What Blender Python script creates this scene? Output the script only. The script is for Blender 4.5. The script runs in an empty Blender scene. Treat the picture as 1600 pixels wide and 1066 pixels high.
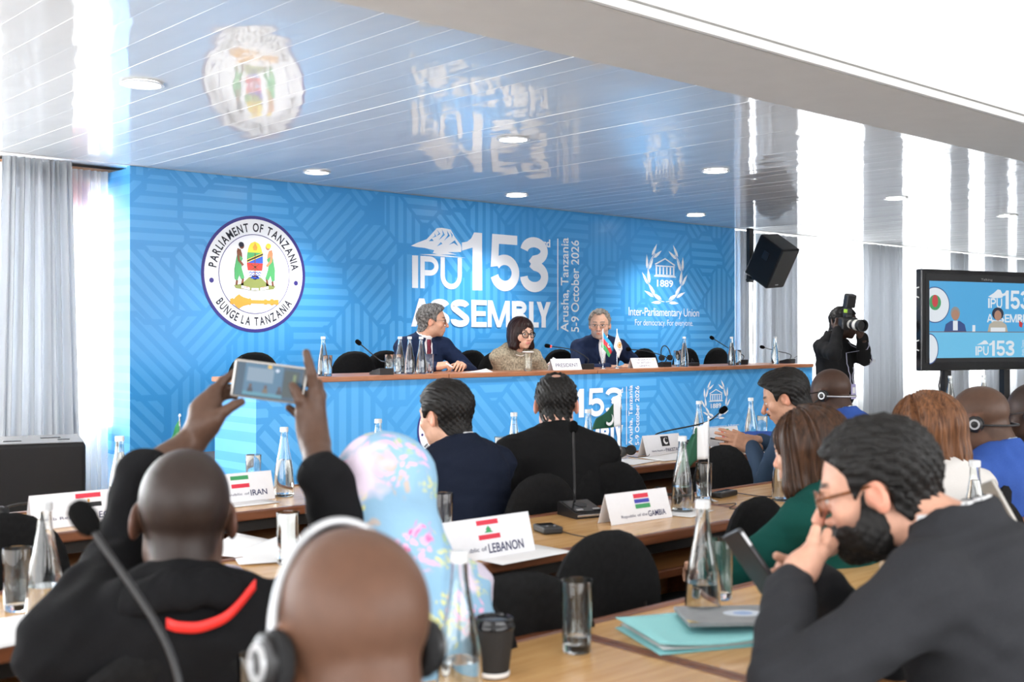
import bpy, bmesh, math, random
import numpy as np
from mathutils import Vector, Matrix

# ------------------------------------------------------------------ camera, world, lights
SC = bpy.context.scene
COL = SC.collection
FPX, CX, HY = 1790.0, 800.0, 527.0          # focal length in pixels, centre column, horizon row (1600x1066 frame)
PHI = math.radians(42.1)                    # camera heading, clockwise from +Y
SP, CP = math.sin(PHI), math.cos(PHI)
CAMH = 1.41
cam_d = bpy.data.cameras.new('camera')
cam = bpy.data.objects.new('camera', cam_d); COL.objects.link(cam)
cam.location = (0, 0, CAMH); cam.rotation_euler = (math.pi/2, 0, -PHI)
cam_d.sensor_width = 36.0; cam_d.lens = FPX/1600*36
cam_d.shift_y = -6/1600
cam_d.clip_start = 0.05; cam_d.clip_end = 200
cam_d.dof.use_dof = True; cam_d.dof.focus_distance = 9.0; cam_d.dof.aperture_fstop = 4.5
SC.camera = cam

W = bpy.data.worlds.new('world'); SC.world = W; W.use_nodes = True
wn = W.node_tree.nodes; wn['Background'].inputs[0].default_value = (0.93, 0.97, 1.0, 1); wn['Background'].inputs[1].default_value = 9.0

SC.view_settings.view_transform = 'Standard'; SC.view_settings.look = 'None'
SC.view_settings.gamma = 1.0; SC.view_settings.use_curve_mapping = False
SC.view_settings.exposure = 0.74
SC.cycles.max_bounces = 10; SC.cycles.transparent_max_bounces = 12
SC.cycles.caustics_reflective = False; SC.cycles.sample_clamp_indirect = 6.0

def area_light(name, loc, rot, sx, sy, power, color=(1, 1, 1)):
    d = bpy.data.lights.new(name, 'AREA'); d.shape = 'RECTANGLE'; d.size = sx; d.size_y = sy
    d.energy = power; d.color = color
    o = bpy.data.objects.new(name, d); COL.objects.link(o); o.location = loc; o.rotation_euler = rot
    return o
# fill lights added in front of windowless rear and left walls, for assumed daylight
area_light('added_rear_fill', (5.0, -3.9, 2.0), (math.radians(82), 0, 0), 14, 2.6, 430, (0.97, 0.98, 1.0))
area_light('added_side_fill', (-2.85, 3.0, 1.9), (math.radians(86), 0, math.radians(-90)), 11, 2.2, 190, (0.97, 0.98, 1.0))

# ------------------------------------------------------------------ pixel helpers (photograph pixels to places in the room)
def ray(px, py):
    u = (px-CX)/FPX; v = (HY-py)/FPX
    return np.array([SP+u*CP, CP-u*SP, v])
CAM = np.array([0, 0, CAMH])
def atD(px, py, D): return CAM+ray(px, py)*D
def atY(px, py, Y): r = ray(px, py); return CAM+r*(Y/r[1])
def atZ(px, py, z): r = ray(px, py); return CAM+r*((z-CAMH)/r[2])
def pix(p):
    p = np.asarray(p)-CAM; D = p[0]*SP+p[1]*CP; R = p[0]*CP-p[1]*SP
    return CX+FPX*R/D, HY-FPX*p[2]/D, D

# ------------------------------------------------------------------ materials
MATS = {}
def mat(name, color=(.5, .5, .5), rough=.5, metal=0, noise=0, nscale=40, bump=0, bscale=200, sheen=0, trans=0, ior=1.45,
        emit=None, estr=1, attr=None, coat=0, spec=None, stretch=None):
    if name in MATS: return MATS[name]
    m = bpy.data.materials.new(name); m.use_nodes = True; nt = m.node_tree; N = nt.nodes; L = nt.links
    b = N['Principled BSDF']
    b.inputs['Base Color'].default_value = (*color, 1); b.inputs['Roughness'].default_value = rough
    b.inputs['Metallic'].default_value = metal; b.inputs['IOR'].default_value = ior
    if spec is not None: b.inputs['Specular IOR Level'].default_value = spec
    if sheen: b.inputs['Sheen Weight'].default_value = sheen; b.inputs['Sheen Roughness'].default_value = .5
    if trans: b.inputs['Transmission Weight'].default_value = trans
    if coat: b.inputs['Coat Weight'].default_value = coat; b.inputs['Coat Roughness'].default_value = .08
    if emit: b.inputs['Emission Color'].default_value = (*emit, 1); b.inputs['Emission Strength'].default_value = estr
    tc = N.new('ShaderNodeTexCoord')
    src = tc.outputs['Object']
    if stretch:
        mp = N.new('ShaderNodeMapping'); mp.inputs['Scale'].default_value = stretch; L.new(src, mp.inputs[0]); src = mp.outputs[0]
    col = None
    if attr:
        a = N.new('ShaderNodeAttribute'); a.attribute_name = attr; col = a.outputs['Color']
    if noise:
        t = N.new('ShaderNodeTexNoise'); t.inputs['Scale'].default_value = nscale; t.inputs['Detail'].default_value = 4
        L.new(src, t.inputs['Vector'])
        r = N.new('ShaderNodeMapRange'); r.inputs[1].default_value = .3; r.inputs[2].default_value = .7
        r.inputs[3].default_value = 1-noise; r.inputs[4].default_value = 1+noise
        L.new(t.outputs['Fac'], r.inputs[0])
        mx = N.new('ShaderNodeMix'); mx.data_type = 'RGBA'; mx.blend_type = 'MULTIPLY'; mx.inputs[0].default_value = 1
        if col: L.new(col, mx.inputs[6])
        else: mx.inputs[6].default_value = (*color, 1)
        L.new(r.outputs[0], mx.inputs[7]); col = mx.outputs[2]
    if col: L.new(col, b.inputs['Base Color'])
    if bump:
        t2 = N.new('ShaderNodeTexNoise'); t2.inputs['Scale'].default_value = bscale; t2.inputs['Detail'].default_value = 3
        L.new(src, t2.inputs['Vector'])
        bp = N.new('ShaderNodeBump'); bp.inputs['Strength'].default_value = bump; bp.inputs['Distance'].default_value = .004
        L.new(t2.outputs['Fac'], bp.inputs['Height']); L.new(bp.outputs[0], b.inputs['Normal'])
    MATS[name] = m
    return m

def wood_mat(name, c1, c2, rough=.3, sc=(2.2, 30, 30)):
    m = bpy.data.materials.new(name); m.use_nodes = True; nt = m.node_tree; N = nt.nodes; L = nt.links; b = N['Principled BSDF']
    tc = N.new('ShaderNodeTexCoord'); mp = N.new('ShaderNodeMapping'); mp.inputs['Scale'].default_value = sc
    L.new(tc.outputs['Object'], mp.inputs[0])
    t = N.new('ShaderNodeTexNoise'); t.inputs['Scale'].default_value = 1.6; t.inputs['Detail'].default_value = 6; t.inputs['Distortion'].default_value = .6
    L.new(mp.outputs[0], t.inputs['Vector'])
    cr = N.new('ShaderNodeValToRGB'); cr.color_ramp.elements[0].position = .3; cr.color_ramp.elements[1].position = .72
    cr.color_ramp.elements[0].color = (*c1, 1); cr.color_ramp.elements[1].color = (*c2, 1)
    L.new(t.outputs['Fac'], cr.inputs[0]); L.new(cr.outputs[0], b.inputs['Base Color'])
    b.inputs['Roughness'].default_value = rough
    return m

# ------------------------------------------------------------------ object helpers
def tag(o, label=None, cat=None, group=None, kind=None):
    if label: o['label'] = label
    if cat: o['category'] = cat
    if group: o['group'] = group
    if kind: o['kind'] = kind
    return o
def thing(name, label, cat, loc=(0, 0, 0), rz=0, group=None):
    o = bpy.data.objects.new(name, None); COL.objects.link(o); o.empty_display_size = .05
    o.location = tuple(float(c) for c in loc); o.rotation_euler = (0, 0, rz)
    return tag(o, label, cat, group)
def copy_tree(o, parent=None):
    c = o.copy(); COL.objects.link(c)
    c.parent = parent
    for ch in list(o.children): copy_tree(ch, c)
    return c
def link_mesh(name, me, m, parent=None, smooth=True):
    if m: me.materials.append(m)
    if smooth and len(me.polygons): me.polygons.foreach_set('use_smooth', np.ones(len(me.polygons), dtype=bool))
    o = bpy.data.objects.new(name, me); COL.objects.link(o)
    if parent: o.parent = parent
    return o

class MB:
    """collects shapes into one mesh"""
    def __init__(s): s.v = []; s.f = []
    def add(s, vs, fs, M=None):
        n = len(s.v)
        for p in vs:
            p = Vector(p)
            s.v.append(tuple(M @ p) if M is not None else tuple(p))
        for f in fs: s.f.append([i+n for i in f])
        return s
    def box(s, c, d, M=None):
        x, y, z = d[0]/2, d[1]/2, d[2]/2
        vs = [(c[0]+a*x, c[1]+b*y, c[2]+e*z) for a in (-1, 1) for b in (-1, 1) for e in (-1, 1)]
        return s.add(vs, [(0, 1, 3, 2), (4, 6, 7, 5), (0, 4, 5, 1), (2, 3, 7, 6), (0, 2, 6, 4), (1, 5, 7, 3)], M)
    def rbox(s, c, d, r=.005, seg=2, M=None):
        bm = bmesh.new(); bmesh.ops.create_cube(bm, size=1)
        for v in bm.verts: v.co = Vector((v.co.x*d[0], v.co.y*d[1], v.co.z*d[2]))
        bmesh.ops.bevel(bm, geom=bm.edges[:]+bm.verts[:], offset=min(r, .49*min(d)), segments=seg, affect='EDGES', profile=.5)
        bm.verts.index_update()
        vs = [tuple(v.co+Vector(c)) for v in bm.verts]; fs = [[v.index for v in f.verts] for f in bm.faces]
        bm.free(); return s.add(vs, fs, M)
    def tube(s, pts, r, n=8, M=None, caps=True):
        pts = [Vector(p) for p in pts]; k = len(pts)
        rs = r if isinstance(r, (list, tuple)) else [r]*k
        vs = []; fs = []
        up = None
        for i, p in enumerate(pts):
            t = (pts[min(i+1, k-1)]-pts[max(i-1, 0)]).normalized()
            if up is None:
                up = Vector((0, 0, 1)) if abs(t.z) < .9 else Vector((1, 0, 0))
            a = t.cross(up)
            if a.length < 1e-6: a = t.orthogonal()
            a.normalize(); b = a.cross(t).normalized(); up = b
            for j in range(n):
                th = 2*math.pi*j/n
                vs.append(p+(a*math.cos(th)+b*math.sin(th))*rs[i])
        for i in range(k-1):
            for j in range(n):
                fs.append((i*n+j, i*n+(j+1) % n, (i+1)*n+(j+1) % n, (i+1)*n+j))
        if caps: fs.append(tuple(range(n))[::-1]); fs.append(tuple((k-1)*n+j for j in range(n)))
        return s.add(vs, fs, M)
    def lathe(s, prof, n=20, c=(0, 0, 0), M=None, closed=False):
        vs = []; fs = []; k = len(prof)
        for (r, z) in prof:
            for j in range(n):
                th = 2*math.pi*j/n
                vs.append((c[0]+r*math.cos(th), c[1]+r*math.sin(th), c[2]+z))
        rng = k if closed else k-1
        for i in range(rng):
            for j in range(n):
                a, b = i*n, ((i+1) % k)*n
                fs.append((a+j, a+(j+1) % n, b+(j+1) % n, b+j))
        if not closed: fs.append(tuple(range(n))[::-1]); fs.append(tuple((k-1)*n+j for j in range(n)))
        return s.add(vs, fs, M)
    def poly(s, pts, M=None, th=0):
        n = len(pts)
        if not th: return s.add([(p[0], p[1], 0) for p in pts], [tuple(range(n))], M)
        vs = [(p[0], p[1], 0) for p in pts]+[(p[0], p[1], th) for p in pts]
        fs = [tuple(range(n))[::-1], tuple(range(n, 2*n))]+[(i, (i+1) % n, n+(i+1) % n, n+i) for i in range(n)]
        return s.add(vs, fs, M)
    def build(s, name, m=None, parent=None, smooth=False):
        me = bpy.data.meshes.new(name); me.from_pydata(s.v, [], s.f); me.update()
        o = link_mesh(name, me, m, parent, smooth)
        if smooth:
            try:
                me.set_sharp_from_angle(angle=math.radians(40))
            except Exception: pass
        return o

def circ(cx, cy, rx, ry=None, n=40, a0=0, a1=2*math.pi):
    ry = ry or rx
    full = abs(a1-a0-2*math.pi) < 1e-6
    k = n if full else n+1
    return [(cx+rx*math.cos(a0+(a1-a0)*i/n), cy+ry*math.sin(a0+(a1-a0)*i/n)) for i in range(k)]
def ring(mb, cx, cy, r0, r1, n=64, M=None):
    a = circ(cx, cy, r0, n=n); b = circ(cx, cy, r1, n=n)
    mb.add([(p[0], p[1], 0) for p in a+b], [(i, (i+1) % n, n+(i+1) % n, n+i) for i in range(n)], M)

def text_raw(s, bold=0.0, spacing=1.0):
    c = bpy.data.curves.new('t', 'FONT'); c.body = s; c.size = 1; c.offset = bold; c.space_character = spacing; c.resolution_u = 4
    o = bpy.data.objects.new('t', c); COL.objects.link(o)
    dg = bpy.context.evaluated_depsgraph_get(); me = bpy.data.meshes.new_from_object(o.evaluated_get(dg))
    vs = np.array([v.co[:] for v in me.vertices]).reshape(-1, 3); fs = [list(p.vertices) for p in me.polygons]
    bpy.data.objects.remove(o); bpy.data.curves.remove(c); bpy.data.meshes.remove(me)
    return vs, fs
_tc = {}
def text_fit(mb, s, x0, y0, x1, y1, M=None, bold=0.0, spacing=1.0, z=0, rot=0):
    """lettering fitted to the box x0..x1, y0..y1 of a plane; rot 90 reads upwards"""
    key = (s, bold, spacing)
    if key not in _tc: _tc[key] = text_raw(*key)
    vs, fs = _tc[key]
    if len(vs) == 0: return
    lo = vs.min(0); hi = vs.max(0)
    t = (vs-lo)/np.maximum(hi-lo, 1e-6)
    if rot == 90: out = [(x1-(x1-x0)*q[1], y0+(y1-y0)*q[0], z) for q in t]
    else: out = [(x0+(x1-x0)*q[0], y0+(y1-y0)*q[1], z) for q in t]
    mb.add(out, fs, M)
def text_arc(mb, s, cx, cy, r, h, a0, a1, M=None, bold=.01, inward=False):
    """letters spread along an arc (angles in degrees)"""
    ws = []
    for ch in s:
        if ch == ' ': ws.append(.35); continue
        if (ch, bold, 1.0) not in _tc: _tc[(ch, bold, 1.0)] = text_raw(ch, bold, 1.0)
        v = _tc[(ch, bold, 1.0)][0]; ws.append(v[:, 0].max()-v[:, 0].min()+.1)
    tot = sum(ws); acc = 0
    kx = min(1.0, abs(math.radians(a1-a0))*r/(tot*h/.73))
    for ch, w in zip(s, ws):
        a = math.radians(a0+(a1-a0)*(acc+w/2)/tot); acc += w
        if ch == ' ': continue
        vs, fs = _tc[(ch, bold, 1.0)]
        lo = vs.min(0); hi = vs.max(0); c = (lo+hi)/2; k = h/.73
        th = a-math.pi/2 if not inward else a+math.pi/2
        px, py = cx+r*math.cos(a), cy+r*math.sin(a)
        out = []
        for q in vs:
            x = (q[0]-c[0])*k*kx*.90; y = (q[1]-.36)*k
            out.append((px+x*math.cos(th)-y*math.sin(th), py+x*math.sin(th)+y*math.cos(th), 0))
        mb.add(out, fs, M)

R3 = lambda ax, deg: Matrix.Rotation(math.radians(deg), 4, ax)
T3 = lambda p: Matrix.Translation(Vector([float(c) for c in p]))
def wallM(Y): return Matrix(((1, 0, 0, 0), (0, 0, -1, Y), (0, 1, 0, 0), (0, 0, 0, 1)))   # plane x,y -> world X,Z at depth Y, facing -Y
# ------------------------------------------------------------------ setting
YB = 9.3                                     # printed backdrop
CEIL = CAMH+.1556*YB
YD = 6.88; HD = CAMH-.0409*YD                # front of the dais desk and its top
PLAT = .40
TZ = .75                                     # audience table tops
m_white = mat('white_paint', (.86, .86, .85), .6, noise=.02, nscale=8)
m_beam = mat('beam_paint_shaded', (.64, .62, .60), .7, noise=.02, nscale=6)  # white paint greyed so the soffit's shade is in the colour
m_floor = mat('carpet', (.44, .41, .37), .9, noise=.2, nscale=90, bump=.5, bscale=400)
def struct(name, mb, m, smooth=False):
    o = mb.build(name, m, None, smooth); o['kind'] = 'structure'; return o
X0, X1, Y0, Y1 = -3.0, 24.0, -4.0, 10.1
struct('floor', MB().box(((X0+X1)/2, (Y0+Y1)/2, -.05), (X1-X0, Y1-Y0, .1)), m_floor)
pl = MB().rbox((7.9, 8.12, PLAT/2), (7.7, 2.4, PLAT), .01); struct('floor_platform', pl, mat('platform_carpet', (.10, .10, .11), .9, noise=.15, bump=.4))

# glossy panelled ceiling
def ceiling_mat():
    m = bpy.data.materials.new('gloss_ceiling_plastic'); m.use_nodes = True; nt = m.node_tree; N = nt.nodes; L = nt.links; b = N['Principled BSDF']
    b.inputs['Base Color'].default_value = (.85, .86, .87, 1); b.inputs['Roughness'].default_value = .045; b.inputs['IOR'].default_value = 2.35
    g = N.new('ShaderNodeNewGeometry'); mp = N.new('ShaderNodeMapping'); mp.inputs['Scale'].default_value = (2.4, 1.3, 1)
    L.new(g.outputs['Position'], mp.inputs[0])
    t = N.new('ShaderNodeTexNoise'); t.inputs['Scale'].default_value = 1.5; t.inputs['Detail'].default_value = 1.5
    L.new(mp.outputs[0], t.inputs['Vector'])
    bp = N.new('ShaderNodeBump'); bp.inputs['Strength'].default_value = .16; bp.inputs['Distance'].default_value = .03
    L.new(t.outputs['Fac'], bp.inputs['Height']); L.new(bp.outputs[0], b.inputs['Normal'])
    return m
m_ceil = ceiling_mat()
slab = struct('ceiling', MB().box(((X0+X1)/2, (4.0+Y1)/2, CEIL+.10), (X1-X0, Y1-4.0, .12)), m_white)
PW = .2
pm = MB()
prof = [(-PW/2, .004), (-PW/2+.0003, .0008), (-PW/2+.0009, 0), (PW/2-.0009, 0), (PW/2-.0003, .0008), (PW/2, .004)]
YC0, YC1 = 3.9, YB-.02
k = len(prof)
pm.add([(x, YC0, z) for x, z in prof]+[(x, YC1, z) for x, z in prof], [(i, i+1, k+i+1, k+i) for i in range(k-1)])
proto = pm.build('ceiling_panel', m_ceil, slab); proto.location = (X0+PW/2, 0, CEIL)
rng = random.Random(4)
npan = int((X1-X0)/PW)
for i in range(1, npan):
    o = proto.copy(); COL.objects.link(o); o.parent = slab
    o.location = (X0+PW/2+i*PW, 0, CEIL+rng.uniform(0, .0005)); o.rotation_euler = (rng.uniform(-.00012, .00012), rng.uniform(-.006, .006), 0)
# bright edge bead and shadow gap where the ceiling ends
struct('trim_1', MB().box(((X0+X1)/2, YB-.005, CEIL+.012), (X1-X0, .03, .03)), mat('trim_metal', (.45, .42, .4), .4, .6))

# beam across the room
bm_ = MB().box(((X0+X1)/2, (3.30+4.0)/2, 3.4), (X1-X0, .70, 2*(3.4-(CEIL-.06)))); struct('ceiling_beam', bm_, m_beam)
struct('trim_2', MB().box(((X0+X1)/2, 3.29, CEIL-.06+.02), (X1-X0, .03, .04)), m_white)
struct('wall_beam_face', MB().box(((X0+X1)/2, 3.285, 3.45), (X1-X0, .02, 1.2)), m_white)
struct('ceiling_rear', MB().box(((X0+X1)/2, (Y0+3.3)/2, 4.06), (X1-X0, 3.3-Y0, .1)), m_white)

# window wall with openings behind the backdrop; side and rear walls are solid
m_frame = mat('window_frame_paint', (.82, .82, .8), .4)
m_glass = mat('window_glass', (1, 1, 1), 0, trans=1, ior=1.02)
def window_wall(name, Y, xa, xb, zs, zt, step, idx0, top):
    mb = MB()
    mb.box(((xa+xb)/2, Y, zs/2), (xb-xa, .15, zs)); mb.box(((xa+xb)/2, Y, (zt+top)/2), (xb-xa, .15, top-zt))
    n = int((xb-xa)/step)
    for i in range(n+1):
        x = xa+(xb-xa)*i/n
        mb.box((x, Y, (zs+zt)/2), (.22, .15, zt-zs))
    struct(name, mb, m_white)
    for i in range(n):
        x0 = xa+(xb-xa)*i/n+.11; x1 = xa+(xb-xa)*(i+1)/n-.11
        f = MB()
        for xx in (x0+.03, x1-.03, (x0+x1)/2): f.box((xx, Y, (zs+zt)/2), (.06, .07, zt-zs))
        for zz in (zs+.03, zt-.03): f.box(((x0+x1)/2, Y, zz), (x1-x0, .065, .06))
        w = struct('window_%d' % (idx0+i), f, m_frame)
        for k in (0, 1):
            a, b = (x0+.06, (x0+x1)/2-.03) if k == 0 else ((x0+x1)/2+.03, x1-.06)
            MB().box(((a+b)/2, Y, (zs+zt)/2), (b-a, .006, zt-zs-.12)).build('pane', m_glass, w)
window_wall('wall_back', Y1-.08, X0, X1, .55, CEIL-.12, 2.35, 1, CEIL+.16)
struct('wall_right', MB().box((X1+.05, (Y0+Y1)/2, 2.05), (.1, Y1-Y0, 4.1)), m_white)
struct('wall_left', MB().box((X0-.05, (Y0+Y1)/2, 2.05), (.1, Y1-Y0, 4.1)), m_white)
struct('wall_rear', MB().box(((X0+X1)/2, Y0-.05, 2.05), (X1-X0, .1, 4.1)), m_white)
# red and timber header seen beside the backdrop
struct('trim_3', MB().box((3.9, YB+.55, CEIL-.05), (1.6, .2, .12)), wood_mat('timber', (.30, .14, .07), (.42, .22, .12)))
tag(MB().box((3.74, YB+.5, CEIL-.24), (.34, .05, .26)).box((3.74, YB+.475, CEIL-.3), (.34, .006, .02)).build('roller_blind', mat('red_fabric', (.62, .03, .05), .7, noise=.1)),
    'red roller blind high up between sheer curtain and blue backdrop', 'blind')

# curtains
def curtain_mat(name, c, tr, alpha):
    m = bpy.data.materials.new(name); m.use_nodes = True; nt = m.node_tree; N = nt.nodes; L = nt.links
    N.remove(N['Principled BSDF']); out = N['Material Output']
    d = N.new('ShaderNodeBsdfDiffuse'); d.inputs[0].default_value = (*c, 1)
    t = N.new('ShaderNodeBsdfTranslucent'); t.inputs[0].default_value = (*c, 1)
    tc = N.new('ShaderNodeTexCoord'); mp = N.new('ShaderNodeMapping'); mp.inputs['Scale'].default_value = (60, 60, 400)
    nz = N.new('ShaderNodeTexNoise'); nz.inputs['Scale'].default_value = 3; L.new(tc.outputs['Object'], mp.inputs[0]); L.new(mp.outputs[0], nz.inputs['Vector'])
    mr = N.new('ShaderNodeMapRange'); mr.inputs[3].default_value = .88; mr.inputs[4].default_value = 1.05; L.new(nz.outputs['Fac'], mr.inputs[0])
    mm = N.new('ShaderNodeMix'); mm.data_type = 'RGBA'; mm.blend_type = 'MULTIPLY'; mm.inputs[0].default_value = 1; mm.inputs[6].default_value = (*c, 1)
    L.new(mr.outputs[0], mm.inputs[7]); L.new(mm.outputs[2], d.inputs[0]); L.new(mm.outputs[2], t.inputs[0])
    mx = N.new('ShaderNodeMixShader'); mx.inputs[0].default_value = tr; L.new(d.outputs[0], mx.inputs[1]); L.new(t.outputs[0], mx.inputs[2])
    sh = mx.outputs[0]
    if alpha < 1:
        tp = N.new('ShaderNodeBsdfTransparent'); m2 = N.new('ShaderNodeMixShader'); m2.inputs[0].default_value = alpha
        L.new(tp.outputs[0], m2.inputs[1]); L.new(sh, m2.inputs[2]); sh = m2.outputs[0]
    L.new(sh, out.inputs[0]); return m
m_cur = curtain_mat('grey_curtain_cloth', (.68, .70, .73), .5, 1)
m_sheer = curtain_mat('white_sheer_cloth', (.95, .95, .95), .6, .55)
def curtain(name, xa, xb, Y, zt, folds, amp, m, label, cat='curtain', flare=0, seed=0, group=None):
    r = random.Random(seed); nx = folds*8; nz = 10
    ph = [r.uniform(-.5, .5) for _ in range(folds+1)]
    vs = []; fs = []
    for j in range(nz+1):
        t = j/nz; z = zt-(zt-.02)*t
        for i in range(nx+1):
            s = i/nx; f = s*folds; k_ = int(min(f, folds-1))
            a = amp*(.8+.4*math.sin(ph[k_]*7))*(1+.3*t)
            x = xa+(xb-xa)*s+(s-.5)*flare*t+.012*math.sin(f*2.1+4*ph[k_])
            y = Y+a*math.sin(2*math.pi*f+.5*ph[k_]*t*2)
            vs.append((x, y, z))
    for j in range(nz):
        for i in range(nx):
            q = j*(nx+1)+i; fs.append((q, q+1, q+nx+2, q+nx+1))
    o = MB().add(vs, fs).build(name, m, None, True)
    o.modifiers.new('thick', 'SOLIDIFY').thickness = .004
    return tag(o, label, cat, group)
YCU = YB+.12
xl_ = atY(203, 400, YB)[0]
xa = atY(6, 300, YCU)[0]; xb = atY(112, 300, YCU)[0]
curtain('curtain', xa, xb, YCU, CEIL-.01, 11, .045, m_cur, 'pale grey pleated curtain behind the black floor loudspeaker', flare=.16, seed=1)
curtain('sheer_curtain', xb-.05, xl_-.03, YCU+.28, CEIL-.02, 9, .025, m_sheer, 'white sheer curtain between grey pleats and blue backdrop return', 'curtain', seed=2)
curtain('sheer_curtain', xa-1.5, xa+.1, YCU+.28, CEIL-.02, 16, .025, m_sheer, 'white sheer curtain on the far side of the single grey pleated curtain', 'curtain', seed=3)
def cx_(px): return atY(px, 400, YCU)[0]
curtain('curtain', cx_(1149), cx_(1167), YCU, CEIL-.01, 5, .04, m_cur, 'narrow grey curtain against the right edge of the blue backdrop', seed=5)
curtain('curtain', cx_(1188), cx_(1246), YCU+.05, CEIL-.01, 12, .045, m_cur, 'grey pleated curtain behind the tilted wall loudspeaker', seed=6)
curtain('curtain', cx_(1350), cx_(1407), YCU, CEIL-.01, 11, .05, m_cur, 'wide grey curtain behind the standing photographer', seed=7)
curtain('curtain', cx_(1486), cx_(1512), YCU, CEIL-.01, 8, .045, m_cur, 'grey curtain rising above the left half of the television', seed=8)
curtain('curtain', cx_(1540), cx_(1572), YCU, CEIL-.01, 9, .045, m_cur, 'grey curtain rising above the right half of the television', seed=9)
curtain('curtain', cx_(1590), cx_(1640), YCU, CEIL-.01, 9, .045, m_cur, 'grey curtain farthest along the window wall past the television', seed=10)
for a_, b_, n_, d_, sd_ in ((1140, 1206, 16, 'white sheer curtain behind the cable of the tilted wall loudspeaker', 11), (1206, 1362, 44, 'broad white sheer curtain glowing behind the photographer', 12),
                           (1362, 1500, 44, 'white sheer curtain with zigzag hem behind the left edge of the television', 13), (1500, 1640, 54, 'white sheer curtain behind the right half of the television', 14)):
    curtain('sheer_curtain', cx_(a_), cx_(b_), YCU+.28, CEIL-.02, n_, .022, m_sheer, d_, seed=sd_)

# ------------------------------------------------------------------ blue printed surfaces
def blue_mat(name, scale=1.0, rough=.28):
    m = bpy.data.materials.new(name); m.use_nodes = True; nt = m.node_tree; N = nt.nodes; L = nt.links; b = N['Principled BSDF']
    g = N.new('ShaderNodeNewGeometry')
    def math_(op, a, b_=None, c=None):
        n = N.new('ShaderNodeMath'); n.operation = op
        for i, q in enumerate((a, b_, c)):
            if q is None: continue
            if hasattr(q, 'links'): L.new(q, n.inputs[i])
            else: n.inputs[i].default_value = q
        return n.outputs[0]
    sp = N.new('ShaderNodeSeparateXYZ'); L.new(g.outputs['Position'], sp.inputs[0])
    hx = math_('ADD', sp.outputs[0], math_('MULTIPLY', sp.outputs[1], .0)); 
    cb = N.new('ShaderNodeCombineXYZ'); L.new(hx, cb.inputs[0]); L.new(sp.outputs[2], cb.inputs[1])
    v = N.new('ShaderNodeTexVoronoi'); v.voronoi_dimensions = '2D'; v.feature = 'F1'; v.distance = 'MANHATTAN'; v.inputs['Scale'].default_value = 1.75*scale; v.inputs['Randomness'].default_value = .75
    L.new(cb.outputs[0], v.inputs['Vector'])
    sc = N.new('ShaderNodeSeparateColor'); L.new(v.outputs['Color'], sc.inputs[0])
    ang = math_('MULTIPLY', math_('FLOOR', math_('MULTIPLY', sc.outputs[0], 4.0)), math.pi/4)
    u = math_('ADD', math_('MULTIPLY', hx, math_('COSINE', ang)), math_('MULTIPLY', sp.outputs[2], math_('SINE', ang)))
    fr = math_('FRACT', math_('MULTIPLY', u, 9.5*scale))
    st = math_('MULTIPLY', math_('GREATER_THAN', fr, .22), math_('LESS_THAN', fr, .80))
    # second cell set: distance to border leaves plain joints
    ve = N.new('ShaderNodeTexVoronoi'); ve.voronoi_dimensions = '2D'; ve.feature = 'F2'; ve.distance = 'MANHATTAN'
    ve.inputs['Scale'].default_value = 1.75*scale; ve.inputs['Randomness'].default_value = .75; L.new(cb.outputs[0], ve.inputs['Vector'])
    gap = math_('GREATER_THAN', math_('SUBTRACT', ve.outputs['Distance'], v.outputs['Distance']), .09)
    st = math_('MULTIPLY', st, gap)
    big = N.new('ShaderNodeTexNoise'); big.inputs['Scale'].default_value = .45; big.inputs['Detail'].default_value = 1; L.new(cb.outputs[0], big.inputs['Vector'])
    amt = N.new('ShaderNodeMapRange'); amt.inputs[1].default_value = .3; amt.inputs[2].default_value = .62; amt.inputs[3].default_value = .25; amt.inputs[4].default_value = 1.0
    L.new(big.outputs['Fac'], amt.inputs[0])
    st = math_('MULTIPLY', st, amt.outputs[0])
    base = N.new('ShaderNodeMix'); base.data_type = 'RGBA'
    base.inputs[6].default_value = (.05, .315, .70, 1); base.inputs[7].default_value = (.105, .425, .82, 1)
    L.new(st, base.inputs[0])
    L.new(base.outputs[2], b.inputs['Base Color'])
    b.inputs['Roughness'].default_value = rough
    # woven vinyl sheen
    w = N.new('ShaderNodeTexNoise'); w.inputs['Scale'].default_value = 3; w.inputs['Detail'].default_value = 2; L.new(g.outputs['Position'], w.inputs['Vector'])
    bp = N.new('ShaderNodeBump'); bp.inputs['Strength'].default_value = .06; bp.inputs['Distance'].default_value = .02; L.new(w.outputs['Fac'], bp.inputs['Height']); L.new(bp.outputs[0], b.inputs['Normal'])
    return m
m_blue = blue_mat('blue_printed_vinyl', 1.0, .30)
m_blue2 = blue_mat('blue_printed_skirt', 1.0, .5)
m_pwhite = mat('print_white', (.88, .90, .94), .45)
m_pnavy = mat('print_navy', (.045, .035, .22), .45)
m_pblack = mat('print_black', (.012, .014, .03), .5)
m_pgreen = mat('print_green', (.08, .36, .13), .5); m_pyel = mat('print_yellow', (.88, .66, .06), .5); m_pred = mat('print_red', (.72, .05, .04), .5)
m_pblue = mat('print_royal_blue', (.03, .10, .60), .5); m_pbrown = mat('print_brown', (.20, .07, .035), .5); m_pgold = mat('print_gold', (.66, .33, .05), .5)
m_polive = mat('print_olive', (.24, .28, .08), .5); m_pskin = mat('print_tan', (.55, .25, .12), .5)

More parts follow.
